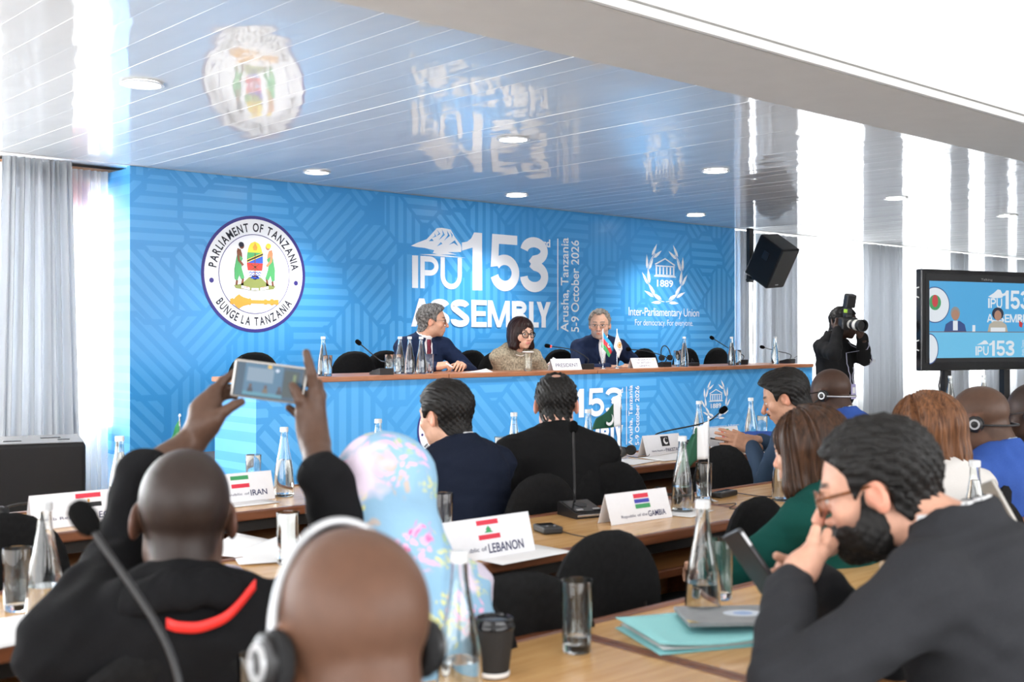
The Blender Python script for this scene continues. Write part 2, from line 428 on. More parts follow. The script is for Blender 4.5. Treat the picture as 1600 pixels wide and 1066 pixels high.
def BX(px, py, Y): p = atY(px, py, Y); return p[0], p[2]
xl = BX(203, 400, YB)[0]; xr = BX(1148, 400, YB)[0]
back = thing('backdrop', 'wide blue patterned conference backdrop behind the panel table', 'backdrop', ((xl+xr)/2, YB, PLAT))
def child(mb, name, m, root, smooth=False):
    """link a mesh given in world coordinates under a thing"""
    o = mb.build(name, m, root, smooth)
    o.matrix_parent_inverse = Matrix.Translation(-Vector(root.location)) if root.rotation_euler.z == 0 else (Matrix.Translation(root.location) @ Matrix.Rotation(root.rotation_euler.z, 4, 'Z')).inverted()
    return o
child(MB().box(((xl+xr)/2, YB+.03, (PLAT+CEIL-.004)/2), (xr-xl, .06, CEIL-PLAT-.004)), 'print_panel', m_blue, back)
child(MB().box((xl+.03, YB+.36, (PLAT+CEIL-.02)/2), (.06, .60, CEIL-PLAT-.02)), 'return_panel', m_blue, back)

def emblem_seal(cx, cz, r, Y, root):
    """round parliament seal, flat print"""
    def M(k): return wallM(Y-.0015*k)
    b = MB(); b.poly(circ(cx, cz, r*.965, n=72), M(1)); child(b, 'seal_disc', m_pwhite, root)
    b = MB(); ring(b, cx, cz, r*.945, r, 72, M(2)); ring(b, cx, cz, r*.672, r*.684, 72, M(2))
    for sx in (-1, 1): b.poly(circ(cx+sx*r*.81, cz-r*.13, r*.042, n=20), M(2))
    child(b, 'seal_ring', m_pnavy, root)
    b = MB(); text_arc(b, 'PARLIAMENT OF TANZANIA', cx, cz, r*.805, r*.15, 174, 6, M(2), .02)
    text_arc(b, 'BUNGE LA TANZANIA', cx, cz, r*.81, r*.15, 213, 327, M(2), .02, inward=True)
    child(b, 'seal_lettering', m_pblack, root)
    def P(pts, mt, k, nm):
        child(MB().poly([(cx+x*r, cz+y*r) for x, y in pts], M(k)), nm, mt, root)
    # shield
    def hw(y): # half width of shield at height y
        t = (y+.10)/.66; return .155*math.sqrt(max(0, 1-(2*t-1)**2))**.8
    def band(y0, y1, n=6):
        ys = [y0+(y1-y0)*i/n for i in range(n+1)]
        return [(hw(y), y) for y in ys]+[(-hw(y), y) for y in ys[::-1]]
    P(circ(0, .23, .20, .37, 32), m_pwhite, 2, 'shield_rim')
    P(band(.37, .56), m_pyel, 3, 'shield_band'); P(band(.19, .37), m_pgreen, 3, 'shield_band'); P(band(.06, .19), m_pred, 3, 'shield_band')
    P(band(-.10, .06), m_pwhite, 3, 'shield_band')
    P([(-.15, .19), (-.15, .22), (.15, .37), (.15, .30), (.15, .19)], m_pblue, 4, 'shield_stripe')
    P([(-.152, .19), (-.152, .245), (.152, .375), (.152, .32)], m_pyel, 5, 'shield_stripe'); P([(-.15, .205), (-.15, .235), (.15, .362), (.15, .332)], m_pblack, 6, 'shield_stripe')
    b = MB()
    for k in range(3):
        y = .035-.045*k; w = hw(y)*.9
        pts = [(-w+2*w*i/8, y+(.012 if i % 2 else -.012)) for i in range(9)]
        b.poly([(cx+x*r, cz+yy*r) for x, yy in pts]+[(cx+x*r, cz+(yy-.02)*r) for x, yy in pts[::-1]], M(4))
    child(b, 'shield_waves', m_pblue, root)
    b = MB()
    for a in (35, -35):
        R = [(-.10, -.008), (.10, -.008), (.10, .008), (-.10, .008)]; c_, s_ = math.cos(math.radians(a)), math.sin(math.radians(a))
        b.poly([(cx+(x*c_-y*s_)*r, cz+(.12+x*s_+y*c_)*r) for x, y in R], M(5))
    b.poly([(cx-.008*r, cz-.06*r), (cx+.008*r, cz-.06*r), (cx+.008*r, cz+.36*r), (cx-.008*r, cz+.36*r)], M(5)); child(b, 'shield_tools', m_pbrown, root)
    P([(-.03, .41), (.03, .41), (.045, .46), (.02, .50), (.0, .54), (-.02, .50), (-.045, .46)], m_pgold, 5, 'shield_flame')
    for sx in (-1, 1):
        f = lambda pts: [(sx*x, y) for x, y in pts]
        P(f([(.23, .26), (.33, .34), (.355, .26), (.39, .08), (.385, -.10), (.33, -.12), (.30, -.02), (.26, -.10), (.20, -.07), (.25, .08), (.27, .18)]), m_pgreen, 4, 'supporter_robe')
        P(f([(.24, .26), (.29, .28), (.345, .37), (.33, .43), (.27, .41), (.245, .34)]), m_pskin if sx > 0 else m_pbrown, 3, 'supporter_body')
        P(f([(.345, .37), (.33, .22), (.24, .13), (.21, .155), (.29, .24), (.30, .35)]), m_pskin if sx > 0 else m_pbrown, 5, 'supporter_arm')
        P([(x*1+sx*.25, y+.475) for x, y in circ(0, 0, .045, .055, 16)], m_pskin if sx > 0 else m_pbrown, 3, 'supporter_head')
        P([(x+sx*.262, y+.495) for x, y in circ(0, 0, .05, .045, 16)], m_pyel if sx > 0 else m_pblack, 4, 'supporter_hair')
        P(f([(.21, -.07), (.25, -.10), (.27, -.20), (.22, -.20)]), m_pbrown, 3, 'supporter_leg'); P(f([(.32, -.12), (.36, -.11), (.37, -.2), (.33, -.2)]), m_pbrown, 3, 'supporter_leg')
    P([(-.40, -.20), (-.25, -.17), (-.12, -.06), (0, -.02), (.12, -.06), (.25, -.17), (.40, -.20), (.36, -.25), (.15, -.27), (0, -.29), (-.15, -.27), (-.36, -.25)], m_polive, 3, 'seal_hill')
    P([(-.26, -.20), (-.10, -.23), (-.10, -.275), (-.26, -.25)], m_pwhite, 4, 'motto_scroll'); P([(.26, -.20), (.10, -.23), (.10, -.275), (.26, -.25)], m_pwhite, 4, 'motto_scroll'); P([(-.07, -.24), (.07, -.24), (.07, -.28), (-.07, -.28)], m_pwhite, 4, 'motto_scroll')
    b = MB(); text_fit(b, 'UHURU', cx-.25*r, cz-.25*r, cx-.11*r, cz-.215*r, M(5)); text_fit(b, 'UMOJA', cx+.11*r, cz-.25*r, cx+.25*r, cz-.215*r, M(5)); text_fit(b, 'NA', cx-.03*r, cz-.272*r, cx+.03*r, cz-.248*r, M(5)); child(b, 'motto_lettering', m_pred, root)
    # mace
    mace = [(-.47, .04), (-.42, .055), (-.40, .04), (-.36, .085), (-.30, .125), (-.27, .10), (-.22, .075), (-.12, .05), (-.10, .06), (-.08, .055), (-.07, .03), (.17, .03), (.19, .045), (.22, .045), (.24, .03), (.29, .03), (.31, .055), (.35, .055), (.37, .035), (.42, .045), (.46, .045)]
    P([(x, y-.475) for x, y in mace]+[(x, -y-.475) for x, y in mace[::-1]], m_pgold, 3, 'seal_mace')

def mountain_logo(x0, z0, x1, z1, Y, root):
    w, h = x1-x0, z1-z0
    q = lambda pts: [(x0+x*w, z0+y*h) for x, y in pts]
    M = wallM(Y-.002)
    b = MB(); b.poly(q([(0, .30), (.12, .42), (.30, .56), (.38, .72), (.50, .97), (.60, 1.0), (.70, .98), (.78, .96), (.86, .72), (.98, .46), (1.0, .34), (.99, .2), (.72, .16), (.90, .10), (.55, .06), (.42, .1), (.45, .2), (.25, .26), (.1, .27)]), M)
    b.poly(q([(.16, .03), (.5, .07), (1.1, .0), (.55, .0)]), M)
    child(b, 'mountain_print', m_pwhite, root)
    M2 = wallM(Y-.0035); b = MB()
    for pts in ([(.50, .93), (.54, .80), (.50, .70), (.57, .78)], [(.60, .95), (.62, .78), (.54, .56), (.66, .76)], [(.70, .93), (.72, .76), (.64, .55), (.76, .74)], [(.40, .60), (.34, .50), (.44, .52)], [(.86, .60), (.74, .42), (.84, .5), (.93, .40)], [(.58, .50), (.50, .34), (.61, .44)], [(.76, .9), (.79, .78), (.80, .66), (.82, .78)], [(.45, .80), (.46, .7), (.40, .62), (.49, .68)]):
        b.poly(q(pts), M2)
    child(b, 'mountain_crags', m_blue, root)

def ipu_wreath(x0, z0, x1, z1, Y, root):
    M = wallM(Y-.002); b = MB(); cx = (x0+x1)/2; w = x1-x0; h = z1-z0; cz = (z0+z1)/2
    def leaf(x, y, a, L, t):
        c, s = math.cos(a), math.sin(a)
        pts = [(0, 0), (.25*L, t), (.6*L, t*.9), (L, 0), (.6*L, -t*.6), (.25*L, -t*.7)]
        return [(x+p*c-q_*s, y+p*s+q_*c) for p, q_ in pts]
    for sx in (-1, 1):
        for i, (ax) in enumerate((-78, -52, -20, 12, 44)):
            for side in (-1, 1):
                a = math.radians(ax); rr = 1.0+.06*side
                x = .43*rr*math.cos(a); y = .46*rr*math.sin(a)
                d = a+math.pi/2+side*-.22
                pts = leaf(x, y, d, .25, .032)
                b.poly([(cx+sx*p*w, cz+q_*h) for p, q_ in pts], M)
        arc = [(.43*math.cos(math.radians(a)), .46*math.sin(math.radians(a))) for a in range(-88, 60, 8)]
        for i in range(len(arc)-1):
            o = [(arc[i][0]*1.012, arc[i][1]*1.012), (arc[i+1][0]*1.012, arc[i+1][1]*1.012), (arc[i+1][0]*.985, arc[i+1][1]*.985), (arc[i][0]*.985, arc[i][1]*.985)]
            b.poly([(cx+sx*p*w, cz+q_*h) for p, q_ in o], M)
    Q = lambda pts: b.poly([(cx+x*w, cz+y*h) for x, y in pts], M)
    # temple
    Q([(-.25, .20), (0, .31), (.25, .20), (.25, .185), (.22, .185), (0, .285), (-.22, .185), (-.25, .185)])
    Q([(-.24, .175), (.24, .175), (.24, .155), (-.24, .155)])
    for i in range(6):
        x = -.215+.086*i; Q([(x-.016, .15), (x+.016, .15), (x+.016, .02), (x-.016, .02)])
    Q([(-.24, .015), (.24, .015), (.24, .0), (-.24, .0)]); Q([(-.27, -.005), (.27, -.005), (.27, -.025), (-.27, -.025)])
    child(b, 'wreath_print', m_pwhite, root)
    b = MB(); text_fit(b, '1889', cx-.20*w, cz-.20*h, cx+.20*w, cz-.075*h, M, .02); child(b, 'year_lettering', m_pwhite, root)

def lettering(s, x0, z0, x1, z1, Y, root, bold=0, rot=0, mt=None, spacing=1.0):
    b = MB(); text_fit(b, s, x0, z0, x1, z1, wallM(Y-.003), bold, spacing, 0, rot); return child(b, 'lettering', mt or m_pwhite, root)

def ribbon(pts, s):
    """thick stroke along a centre line, as quads"""
    P = [np.array(p, float) for p in pts]; n = len(P); L = []; Rr = []
    for i in range(n):
        t = P[min(i+1, n-1)]-P[max(i-1, 0)]; t = t/np.linalg.norm(t); nn = np.array([-t[1], t[0]])
        L.append(P[i]+nn*s/2); Rr.append(P[i]-nn*s/2)
    return [[L[i], L[i+1], Rr[i+1], Rr[i]] for i in range(n-1)]
def earc(cx, cy, rx, ry, a0, a1, n=14): return [(cx+rx*math.cos(math.radians(a0+(a1-a0)*i/n)), cy+ry*math.sin(math.radians(a0+(a1-a0)*i/n))) for i in range(n+1)]
def glyph(ch, a, s):
    """heavy condensed capital or numeral in a box a wide and 1 high, stroke s"""
    q = lambda x0, y0, x1, y1: [(x0, y0), (x1, y0), (x1, y1), (x0, y1)]
    h = s/2; c = a/2; rx = a/2-h
    if ch == 'I': return [q(0, 0, a, 1)]
    if ch == 'L': return [q(0, 0, s, 1), q(s, 0, a, s*.85)]
    if ch == 'E': return [q(0, 0, s, 1), q(s, 0, a, s*.8), q(s, 1-s*.8, a, 1), q(s, .5-s*.38, a*.93, .5+s*.38)]
    if ch == 'A': return [[(0, 0), (s, 0), (c+s*.25, 1), (c-s*.5, 1)], [(a, 0), (c+s*.5, 1), (c-s*.25, 1), (a-s, 0)], q(a*.25, .2, a*.75, .2+s*.75)]
    if ch == 'Y': return [q(c-h, 0, c+h, .46), [(0, 1), (s, 1), (c+h, .42), (c-h, .42)], [(a-s, 1), (a, 1), (c+h, .42), (c-h, .42)]]
    if ch == 'M': return [q(0, 0, s*.85, 1), q(a-s*.85, 0, a, 1), [(0, 1), (s, 1), (c+h*.8, 0), (c-h*.8, 0)], [(a-s, 1), (a, 1), (c+h*.8, 0), (c-h*.8, 0)]]
    if ch == 'U': return ribbon([(h, 1), (h, .8), (h, .6)]+earc(c, rx+h, rx, rx, 180, 360)+[(a-h, .6), (a-h, .8), (a-h, 1)], s)
    if ch == 'P': return [q(0, 0, s, 1)]+ribbon([(s, 1-h), (a*.5, 1-h)]+earc(a*.52, .70, a*.48-h, .30-h, 90, -90)+[(a*.5, .40+h), (s, .40+h)], s)
    if ch == 'B': return [q(0, 0, s, 1)]+ribbon([(s, 1-h*.8), (a*.45, 1-h*.8)]+earc(a*.5, .755, a*.46-h, .245-h*.8, 90, -90)+[(a*.45, .51+h*.8), (s, .51+h*.8)], s*.9)+ribbon([(s, .54-h*.8), (a*.45, .54-h*.8)]+earc(a*.52, .27, a*.48-h, .27-h*.8, 90, -90)+[(a*.45, h*.8), (s, h*.8)], s*.9)
    if ch == 'S': return ribbon(earc(c, .745, rx, .255-h, 8, 90, 8)+earc(c, .745, rx, .255-h, 96, 225, 10)+earc(c, .265, rx, .265-h, 48, -90, 12)+earc(c, .265, rx, .265-h, -96, -186, 8), s)
    if ch == '1': return [[(.52*a, 0), (a, 0), (a, 1), (.60*a, 1), (.52*a, .94)], [(0, .67), (.52*a, .735), (.52*a, .94), (.45*a, .89), (.25*a, .83), (0, .81)]]
    if ch == '5': return [q(.07*a, 1-s*.9, .93*a, 1), [(.02*a, .42), (.02*a+s*.95, .44), (.07*a+s*.9, 1), (.07*a, 1)]]+ribbon([(.05*a+h*1.2, .47)]+earc(c, .325, rx, .325-h, 125, -90, 18)+earc(c, .325, rx, .325-h, -96, -165, 8), s)
    if ch == '3': return ribbon(earc(c, .745, rx*.96, .255-h, 175, -88, 22)+[(c*.8, .50)], s)+ribbon([(c*.8, .535)]+earc(c, .285, rx, .285-h, 86, -178, 22), s)
def word(s, boxes, z0, z1, Y, root, stroke, nm='lettering'):
    """heavy lettering: one box (x0, x1) per letter"""
    b = MB(); M = wallM(Y-.003)
    for ch, (xa_, xb_) in zip(s, boxes):
        H = z1-z0; a = (xb_-xa_)/H
        for pl_ in glyph(ch, a, stroke): b.poly([(xa_+p[0]*H, z0+p[1]*H) for p in pl_], T3((0, -.00006*len(b.f), 0)) @ M)
    o = child(b, nm, m_pwhite, root); return o
ASM = [(0, .138), (.125, .255), (.262, .392), (.405, .515), (.522, .685), (.70, .818), (.83, .905), (.888, 1.0)]
def boxpx(pa, pb, Y):  # pixel corners: lower-left, upper-right
    a = BX(*pa, Y); b_ = BX(*pb, Y); return a[0], a[1], b_[0], b_[1]
sc_ = BX(398, 428.5, YB); rr_ = (BX(398, 338, YB)[1]-BX(398, 520, YB)[1])/2
emblem_seal(sc_[0], sc_[1], rr_, YB, back)
m_ = BX(642, 398, YB); m2_ = BX(721, 398, YB); top_ = BX(690, 356, YB)[1]
mountain_logo(m_[0], m_[1], m2_[0], top_, YB, back)
x0, z0 = BX(643.6, 450, YB); _, z1 = BX(643.6, 399, YB); bx = lambda p, Y: BX(p, 400, Y)[0]
word('IPU', [(bx(643.6, YB), bx(653, YB)), (bx(656.5, YB), bx(685, YB)), (bx(688, YB), bx(721, YB))], z0, z1, YB, back, .17)
_, z0 = BX(740, 453.4, YB); _, z1 = BX(750, 364, YB)
word('153', [(bx(721.5, YB), bx(753, YB)), (bx(765.5, YB), bx(811, YB)), (bx(812, YB), bx(856, YB))], z0, z1, YB, back, .185)
a = BX(848, 386, YB); b_ = BX(859.5, 374.5, YB); lettering('rd', a[0], a[1], b_[0], b_[1], YB, back, .03)
a = BX(642, 510.4, YB); b_ = BX(642, 466, YB); c_ = BX(859.4, 500, YB)
word('ASSEMBLY', [(a[0]+(c_[0]-a[0])*p, a[0]+(c_[0]-a[0])*q) for p, q in ASM], a[1], b_[1], YB, back, .235)
p0 = BX(870.5, 516, YB); p1 = BX(872, 373, YB)
child(MB().poly([(p0[0], p0[1]), (p1[0], p0[1]), (p1[0], p1[1]), (p0[0], p1[1])], wallM(YB-.003)), 'divider_line', m_pwhite, back)
p0 = BX(876, 519, YB); p1 = BX(890, 372, YB); lettering('Arusha, Tanzania', p0[0], p0[1], p1[0], p1[1], YB, back, .012, 90)
p0 = BX(892, 519, YB); p1 = BX(904.5, 376, YB); lettering('5-9 October 2026', p0[0], p0[1], p1[0], p1[1], YB, back, .012, 90)
p0 = BX(1007, 474.5, YB); p1 = BX(1070, 386, YB); p1b = BX(1035, 386, YB)
ipu_wreath(p0[0], p0[1], p1[0], p1b[1], YB, back)
p0 = BX(982, 493.5, YB); p1 = BX(1092, 480, YB); p1b = BX(982, 480, YB); lettering('Inter-Parliamentary Union', p0[0], p0[1]-.03, p1[0], p1b[1], YB, back, .0, spacing=.95)
p0 = BX(992, 509, YB); p1 = BX(1082.5, 500, YB); p1b = BX(992, 499, YB); lettering('For democracy. For everyone.', p0[0], p0[1]-.02, p1[0], p1b[1], YB, back, -.005, spacing=.95)

# ------------------------------------------------------------------ dais desk
m_wood = wood_mat('orange_veneer', (.56, .30, .11), (.72, .44, .19), .2)
m_edge = wood_mat('dark_edge_wood', (.13, .042, .018), (.24, .085, .035), .32)
m_deskwood = wood_mat('red_brown_wood', (.28, .10, .045), (.40, .17, .08), .35)
m_shelf_shade = mat('shelf_shade_black', (.02, .016, .013), .6)
xdl = BX(399, 600, YD)[0]; xdr = BX(1268, 600, YD)[0]
desk = thing('panel_desk', 'long raised panel desk wrapped in blue printed skirt', 'desk', ((xdl+xdr)/2, YD+.3, PLAT))
dn = 4
for i in range(dn):
    a = xdl+(xdr-xdl)*i/dn; b_ = xdl+(xdr-xdl)*(i+1)/dn
    child(MB().rbox(((a+b_)/2, YD+.30, HD-.018), (b_-a-.006, .66, .036), .006), 'desk_top', m_deskwood, desk)
child(MB().box(((xdl+xdr)/2, YD, .03+(HD-.036-.03)/2), (xdr-xdl, .02, HD-.066)), 'skirt', m_blue2, desk)
child(MB().box((xdl+.01, YD+.29, PLAT+(HD-.036-PLAT)/2), (.02, .56, HD-.036-PLAT)), 'side_skirt', m_blue2, desk)
child(MB().box((xdr-.01, YD+.29, PLAT+(HD-.036-PLAT)/2), (.02, .56, HD-.036-PLAT)), 'side_skirt', m_blue2, desk)
YF = YD-.012
sc_ = BX(691, 671, YF); rr_ = (BX(691, 622, YF)[1]-BX(691, 720, YF)[1])/2; emblem_seal(sc_[0], sc_[1], rr_, YF, desk)
a = BX(852, 628, YF); b_ = BX(894, 604, YF); mountain_logo(a[0], a[1], b_[0], b_[1], YF, desk)
z0 = BX(900, 653, YF)[1]; z1 = BX(900, 629, YF)[1]
word('IPU', [(bx(852, YF), bx(857, YF)), (bx(859, YF), bx(874, YF)), (bx(876, YF), bx(893, YF))], z0, z1, YF, desk, .17)
z1 = BX(925, 607, YF)[1]
word('153', [(bx(895, YF), bx(912, YF)), (bx(919, YF), bx(943.5, YF)), (bx(945, YF), bx(971, YF))], z0, z1, YF, desk, .185)
a = BX(967, 614, YF); b_ = BX(973, 606, YF); lettering('rd', a[0], a[1], b_[0], b_[1], YF, desk, .03)
a = BX(852, 698, YF); b_ = BX(972, 662, YF); word('ASSEMBLY', [(a[0]+(b_[0]-a[0])*p, a[0]+(b_[0]-a[0])*q) for p, q in ASM], BX(960, 697, YF)[1], BX(960, 665, YF)[1], YF, desk, .235)
p0 = BX(978, 695, YF); p1 = BX(979, 604, YF)
child(MB().poly([(p0[0], p0[1]), (p1[0], p0[1]), (p1[0], p1[1]), (p0[0], p1[1])], wallM(YF-.003)), 'divider_line', m_pwhite, desk)
p0 = BX(981.7, 696, YF); p1 = BX(989, 602, YF); lettering('Arusha, Tanzania', p0[0], p0[1], p1[0], p1[1], YF, desk, .012, 90)
p0 = BX(992, 696, YF); p1 = BX(998.5, 603, YF); lettering('5-9 October 2026', p0[0], p0[1], p1[0], p1[1], YF, desk, .012, 90)
p0 = BX(1098, 657, YF); p1 = BX(1138.5, 596, YF); ipu_wreath(p0[0], p0[1], p1[0], p1[1], YF, desk)
p0 = BX(1080.7, 672, YF); p1 = BX(1154, 662, YF); lettering('Inter-Parliamentary Union', p0[0], p0[1], p1[0], p1[1], YF, desk, 0, spacing=.95)
p0 = BX(1086, 684, YF); p1 = BX(1148, 676, YF); lettering('For democracy. For everyone.', p0[0], p0[1], p1[0], p1[1], YF, desk, 0, spacing=.95)

# ------------------------------------------------------------------ recessed ceiling lights
m_lamp = mat('lamp_diffuser', (1, 1, 1), .5, emit=(1, .98, .95), estr=14)
m_lring = mat('lamp_ring_white', (.85, .85, .86), .3)
spots = [(222, 131, 'nearest the grey pleated curtain'), (495, 269, 'just above the round parliament seal'), (802, 217, 'in the middle of the glossy ceiling'), (807, 305, 'above the large numerals on the backdrop'),
         (1118, 267, 'midway along the glossy ceiling toward the wall speaker'), (1087, 336, 'above the laurel emblem on the backdrop'), (1400, 310, 'above the gap between photographer and television'), (1574, 337, 'above the television')]
for (px, py, d) in spots:
    p = atZ(px, py, CEIL-.004)
    t = thing('ceiling_light', 'round recessed ceiling light '+d, 'ceiling light', (p[0], p[1], CEIL), 0, 'recessed ceiling lights')
    MB().lathe([(.10, 0), (.118, -.004), (.124, -.012), (.104, -.014), (.098, -.006)], 32, closed=True).build('ring', m_lring, t, True)
    MB().lathe([(.0005, -.009), (.099, -.009), (.099, -.004), (.0005, -.004)], 32).build('diffuser', m_lamp, t, True)
    ld = bpy.data.lights.new('downlight', 'SPOT'); ld.energy = 120; ld.spot_size = math.radians(120); ld.spot_blend = .8; ld.shadow_soft_size = .08; ld.color = (1, .98, .96)
    lo = bpy.data.objects.new('downlight', ld); COL.objects.link(lo); lo.location = (p[0], p[1], CEIL-.03)
# ------------------------------------------------------------------ audience tables
ROWS = [(3.87, 4.44), (2.525, 3.08), (1.30, 1.85)]
SEAM = 1.816; TL = 1.8
m_shelf = wood_mat('shelf_veneer', (.36, .16, .05), (.50, .26, .10), .35)
def make_table(name, L, D):
    t = thing(name, '', 'table')
    MB().rbox((0, 0, TZ-.014), (L-.004, D-.05, .028), .002).build('tabletop', m_wood, t)
    for sy in (-1, 1):
        MB().rbox((0, sy*(D/2-.013), TZ-.016+(.004 if sy > 0 else 0)), (L-.004, .026, .036), .006).build('edge_strip', m_edge, t)
    for sx in (-1, 1): MB().rbox((sx*(L/2-.012), 0, TZ-.0125), (.02, D-.054, .028), .003).build('edge_strip', m_edge, t)
    MB().rbox((0, -.02, TZ-.155), (L-.06, D-.16, .02), .002).build('shelf', m_shelf, t)
    MB().rbox((0, -D/2+.05, TZ-.155), (L-.06, .022, .03), .004).build('shelf_lip', m_edge, t)
    MB().box((0, D/2-.06, TZ-.33), (L-.06, .02, .58)).build('modesty_panel', m_shelf, t)
    MB().box((0, -D/2+.09, TZ-.06), (L-.06, .02, .055)).build('shelf_shade', m_shelf_shade, t)  # near-black strip painted in for the shade inside the open shelf
    for sx in (-1, 1): MB().rbox((sx*(L/2-.05), -.02, (TZ-.03)/2), (.028, D-.12, TZ-.03), .003).build('side_panel', m_edge, t)
    return t
tlab = {0: 'wooden front row table ', 1: 'wooden middle row table ', 2: 'wooden near row table '}
wh = {(0, 0): 'with the red white and black striped name card', (0, 1): 'with the green and red striped name card and water bottle', (0, 2): 'in front of the two dark-suited men and small green flag', (0, 3): 'under the crescent name card and mustached man',
      (1, 0): 'with a glass and bottle beside loose papers', (1, 1): 'under the cedar tree name card', (1, 2): 'with keys beside the green sweater woman', (1, 3): 'in front of the long haired woman in white',
      (2, 0): 'with the bent black microphone', (2, 1): 'under the teal folder and grey booklet', (2, 2): 'right of the bearded man in charcoal'}
proto = None
for r, (ya, yb) in enumerate(ROWS):
    for k in range(4 if r < 2 else 3):
        if proto is None: proto = make_table('conference_table', TL, .555); o = proto
        else: o = copy_tree(proto)
        o.location = (SEAM-TL/2+k*TL, (ya+yb)/2, 0)
        o['label'] = tlab[r]+wh[(r, k)]; o['group'] = 'conference tables in rows'

# ------------------------------------------------------------------ chairs
m_chair = mat('black_chair_fabric', (.008, .008, .0085), .9, noise=.25, nscale=60, bump=.35, bscale=700, spec=.2)
m_steel = mat('black_steel', (.015, .015, .016), .35)
def oval_pad(w, h, t, M, n=28):
    """cushion: oval outline with rounded rim"""
    mb = MB(); rings = []
    for (s, z) in [(.0, t/2), (.6, t/2), (.86, t/2*.92), (.96, t/2*.6), (1, 0), (.96, -t/2*.6), (.86, -t/2*.92), (.6, -t/2), (0, -t/2)]:
        rings.append([(w/2*s*abs(math.cos(2*math.pi*i/n))**.85*(1 if math.cos(2*math.pi*i/n) >= 0 else -1), h/2*s*abs(math.sin(2*math.pi*i/n))**.9*(1 if math.sin(2*math.pi*i/n) >= 0 else -1), z-.035*(w/2*s*math.cos(2*math.pi*i/n)/(w/2))**2*(-1)) for i in range(n)])
    vs = [p for rr in rings for p in rr]; fs = []
    for i in range(len(rings)-1):
        for j in range(n): fs.append((i*n+j, i*n+(j+1) % n, (i+1)*n+(j+1) % n, (i+1)*n+j))
    return mb.add(vs, fs, M)
def make_chair():
    t = thing('conference_chair', '', 'chair')
    oval_pad(.47, .48, .05, T3((0, -.22, .655)) @ R3('X', 96) @ R3('Z', 0)).build('backrest', m_chair, t, True)
    oval_pad(.48, .46, .07, T3((0, .02, .455)) @ R3('X', 0)).build('seat', m_chair, t, True)
    for sx in (-1, 1):
        MB().tube([(sx*.16, -.255, .68), (sx*.19, -.25, .45), (sx*.215, -.26, .22), (sx*.23, -.28, .0)], .011).build('leg', m_steel, t, True)
        MB().tube([(sx*.19, -.24, .42), (sx*.20, .15, .42), (sx*.215, .21, .36), (sx*.23, .24, .0)], .011).build('leg', m_steel, t, True)
    MB().tube([(-.2, .1, .415), (.2, .1, .415)], .01).tube([(-.2, -.15, .415), (.2, -.15, .415)], .01).build('seat_frame', m_steel, t, True)
    return t
chair0 = make_chair(); used_chair = [False]
def chair(x, y, z, rz, label, group='black oval-backed chairs'):
    o = chair0 if not used_chair[0] else copy_tree(chair0); used_chair[0] = True
    o.location = (x, y, z); o.rotation_euler = (0, 0, math.radians(rz)); o['label'] = label; o['group'] = group
    return o
# back centre x, row seat y
def chair_px(px, ptop, rz, label):
    D = .54*FPX/(ptop-HY); p = atD(px, ptop, D); a = math.radians(rz)
    return chair(p[0]-.25*math.sin(a), p[1]+.25*math.cos(a), 0, rz, label)
chair_px(945, 843, 4, 'empty black oval-backed chair in front of the three-stripe flag name card')
chair_px(802, 912, -8, 'empty black oval-backed chair behind the lidded coffee cup')
chair_px(1182, 788, 8, 'empty black oval-backed chair beside the woman in green')
chair_px(845, 750, 8, 'black oval-backed chair behind the navy suited man')
chair_px(950, 728, -4, 'black oval-backed chair behind the man in the plain black suit')
chair_px(1128, 703, 0, 'black oval-backed chair beside the mustached man, before the small white flag')
chair_px(1592, 752, 0, 'black oval-backed chair behind the blue-jacketed man with headset, cut by the frame')
chair_px(-6, 815, 10, 'black oval-backed chair beside the red white and black striped name card')
def chair_dais(px, label, rz=180, Y=8.0):
    p = atY(px, 550, Y); chair(p[0], p[1]-.22, PLAT, rz, label, 'black chairs behind the panel desk')
chair_dais(401, 'black chair on the platform hidden behind the raised phone')
chair_dais(557, 'black chair on the platform behind the first desk microphone')
chair_dais(606, 'black chair on the platform behind the row of water glasses', Y=8.25)
chair_dais(742, 'empty black chair between the man in red tie and the woman', 184)
chair_dais(878, 'black chair between the woman and the grey haired man, partly behind papers')
chair_dais(1010, 'black chair behind the folded title card with three lines')
chair_dais(1076, 'black chair behind bottle and tumbler, next to the desk headphones')
chair_dais(1124, 'black chair at the end of the blue backdrop, last along the desk')

# ------------------------------------------------------------------ glass bottles and tumblers
m_bglass = mat('clear_bottle_glass', (.98, 1.0, .99), 0.0, trans=1, ior=1.45)
m_water = mat('still_water', (.97, .99, 1), 0.0, trans=1, ior=1.33)
m_cap = mat('silver_white_cap', (.75, .76, .77), .35, .3)
BH = .285
def bottle_profile():
    return [(.0, 0), (.036, 0), (.0405, .004), (.0415, .02), (.041, .06), (.038, .11), (.031, .15), (.0235, .185), (.0185, .215), (.0155, .24), (.0145, .262), (.0155, .266), (.0155, .270), (.0142, .272), (.0142, .276)]
def make_bottle(level):
    t = thing('glass_bottle', '', 'bottle')
    op = bottle_profile()
    th = .0028
    inner = [(max(r-th, .0), z) for r, z in op[2:]]
    inner = [(r, max(z, .010)) for r, z in inner]
    prof = [(.0005, 0)]+op[1:]+inner[::-1]+[(.0005, .010)]
    MB().lathe(prof, 22).build('glass_body', m_bglass, t, True)
    ip = [(r-.0004, z) for r, z in inner if z < level]
    if ip:
        rl = np.interp(level, [z for r, z in inner], [r for r, z in inner])-.0004
        wp = [(.0005, .0105)]+[(r, z+.0006) for r, z in ip]+[(rl, level), (.0005, level)]
        MB().lathe(wp, 22).build('water', m_water, t, True)
    MB().lathe([(.0005, .2765), (.0160, .2765), (.0160, .268), (.0172, .266), (.0172, .283), (.0155, .285), (.0005, .285)], 22).build('cap', m_cap, t, True)
    return t
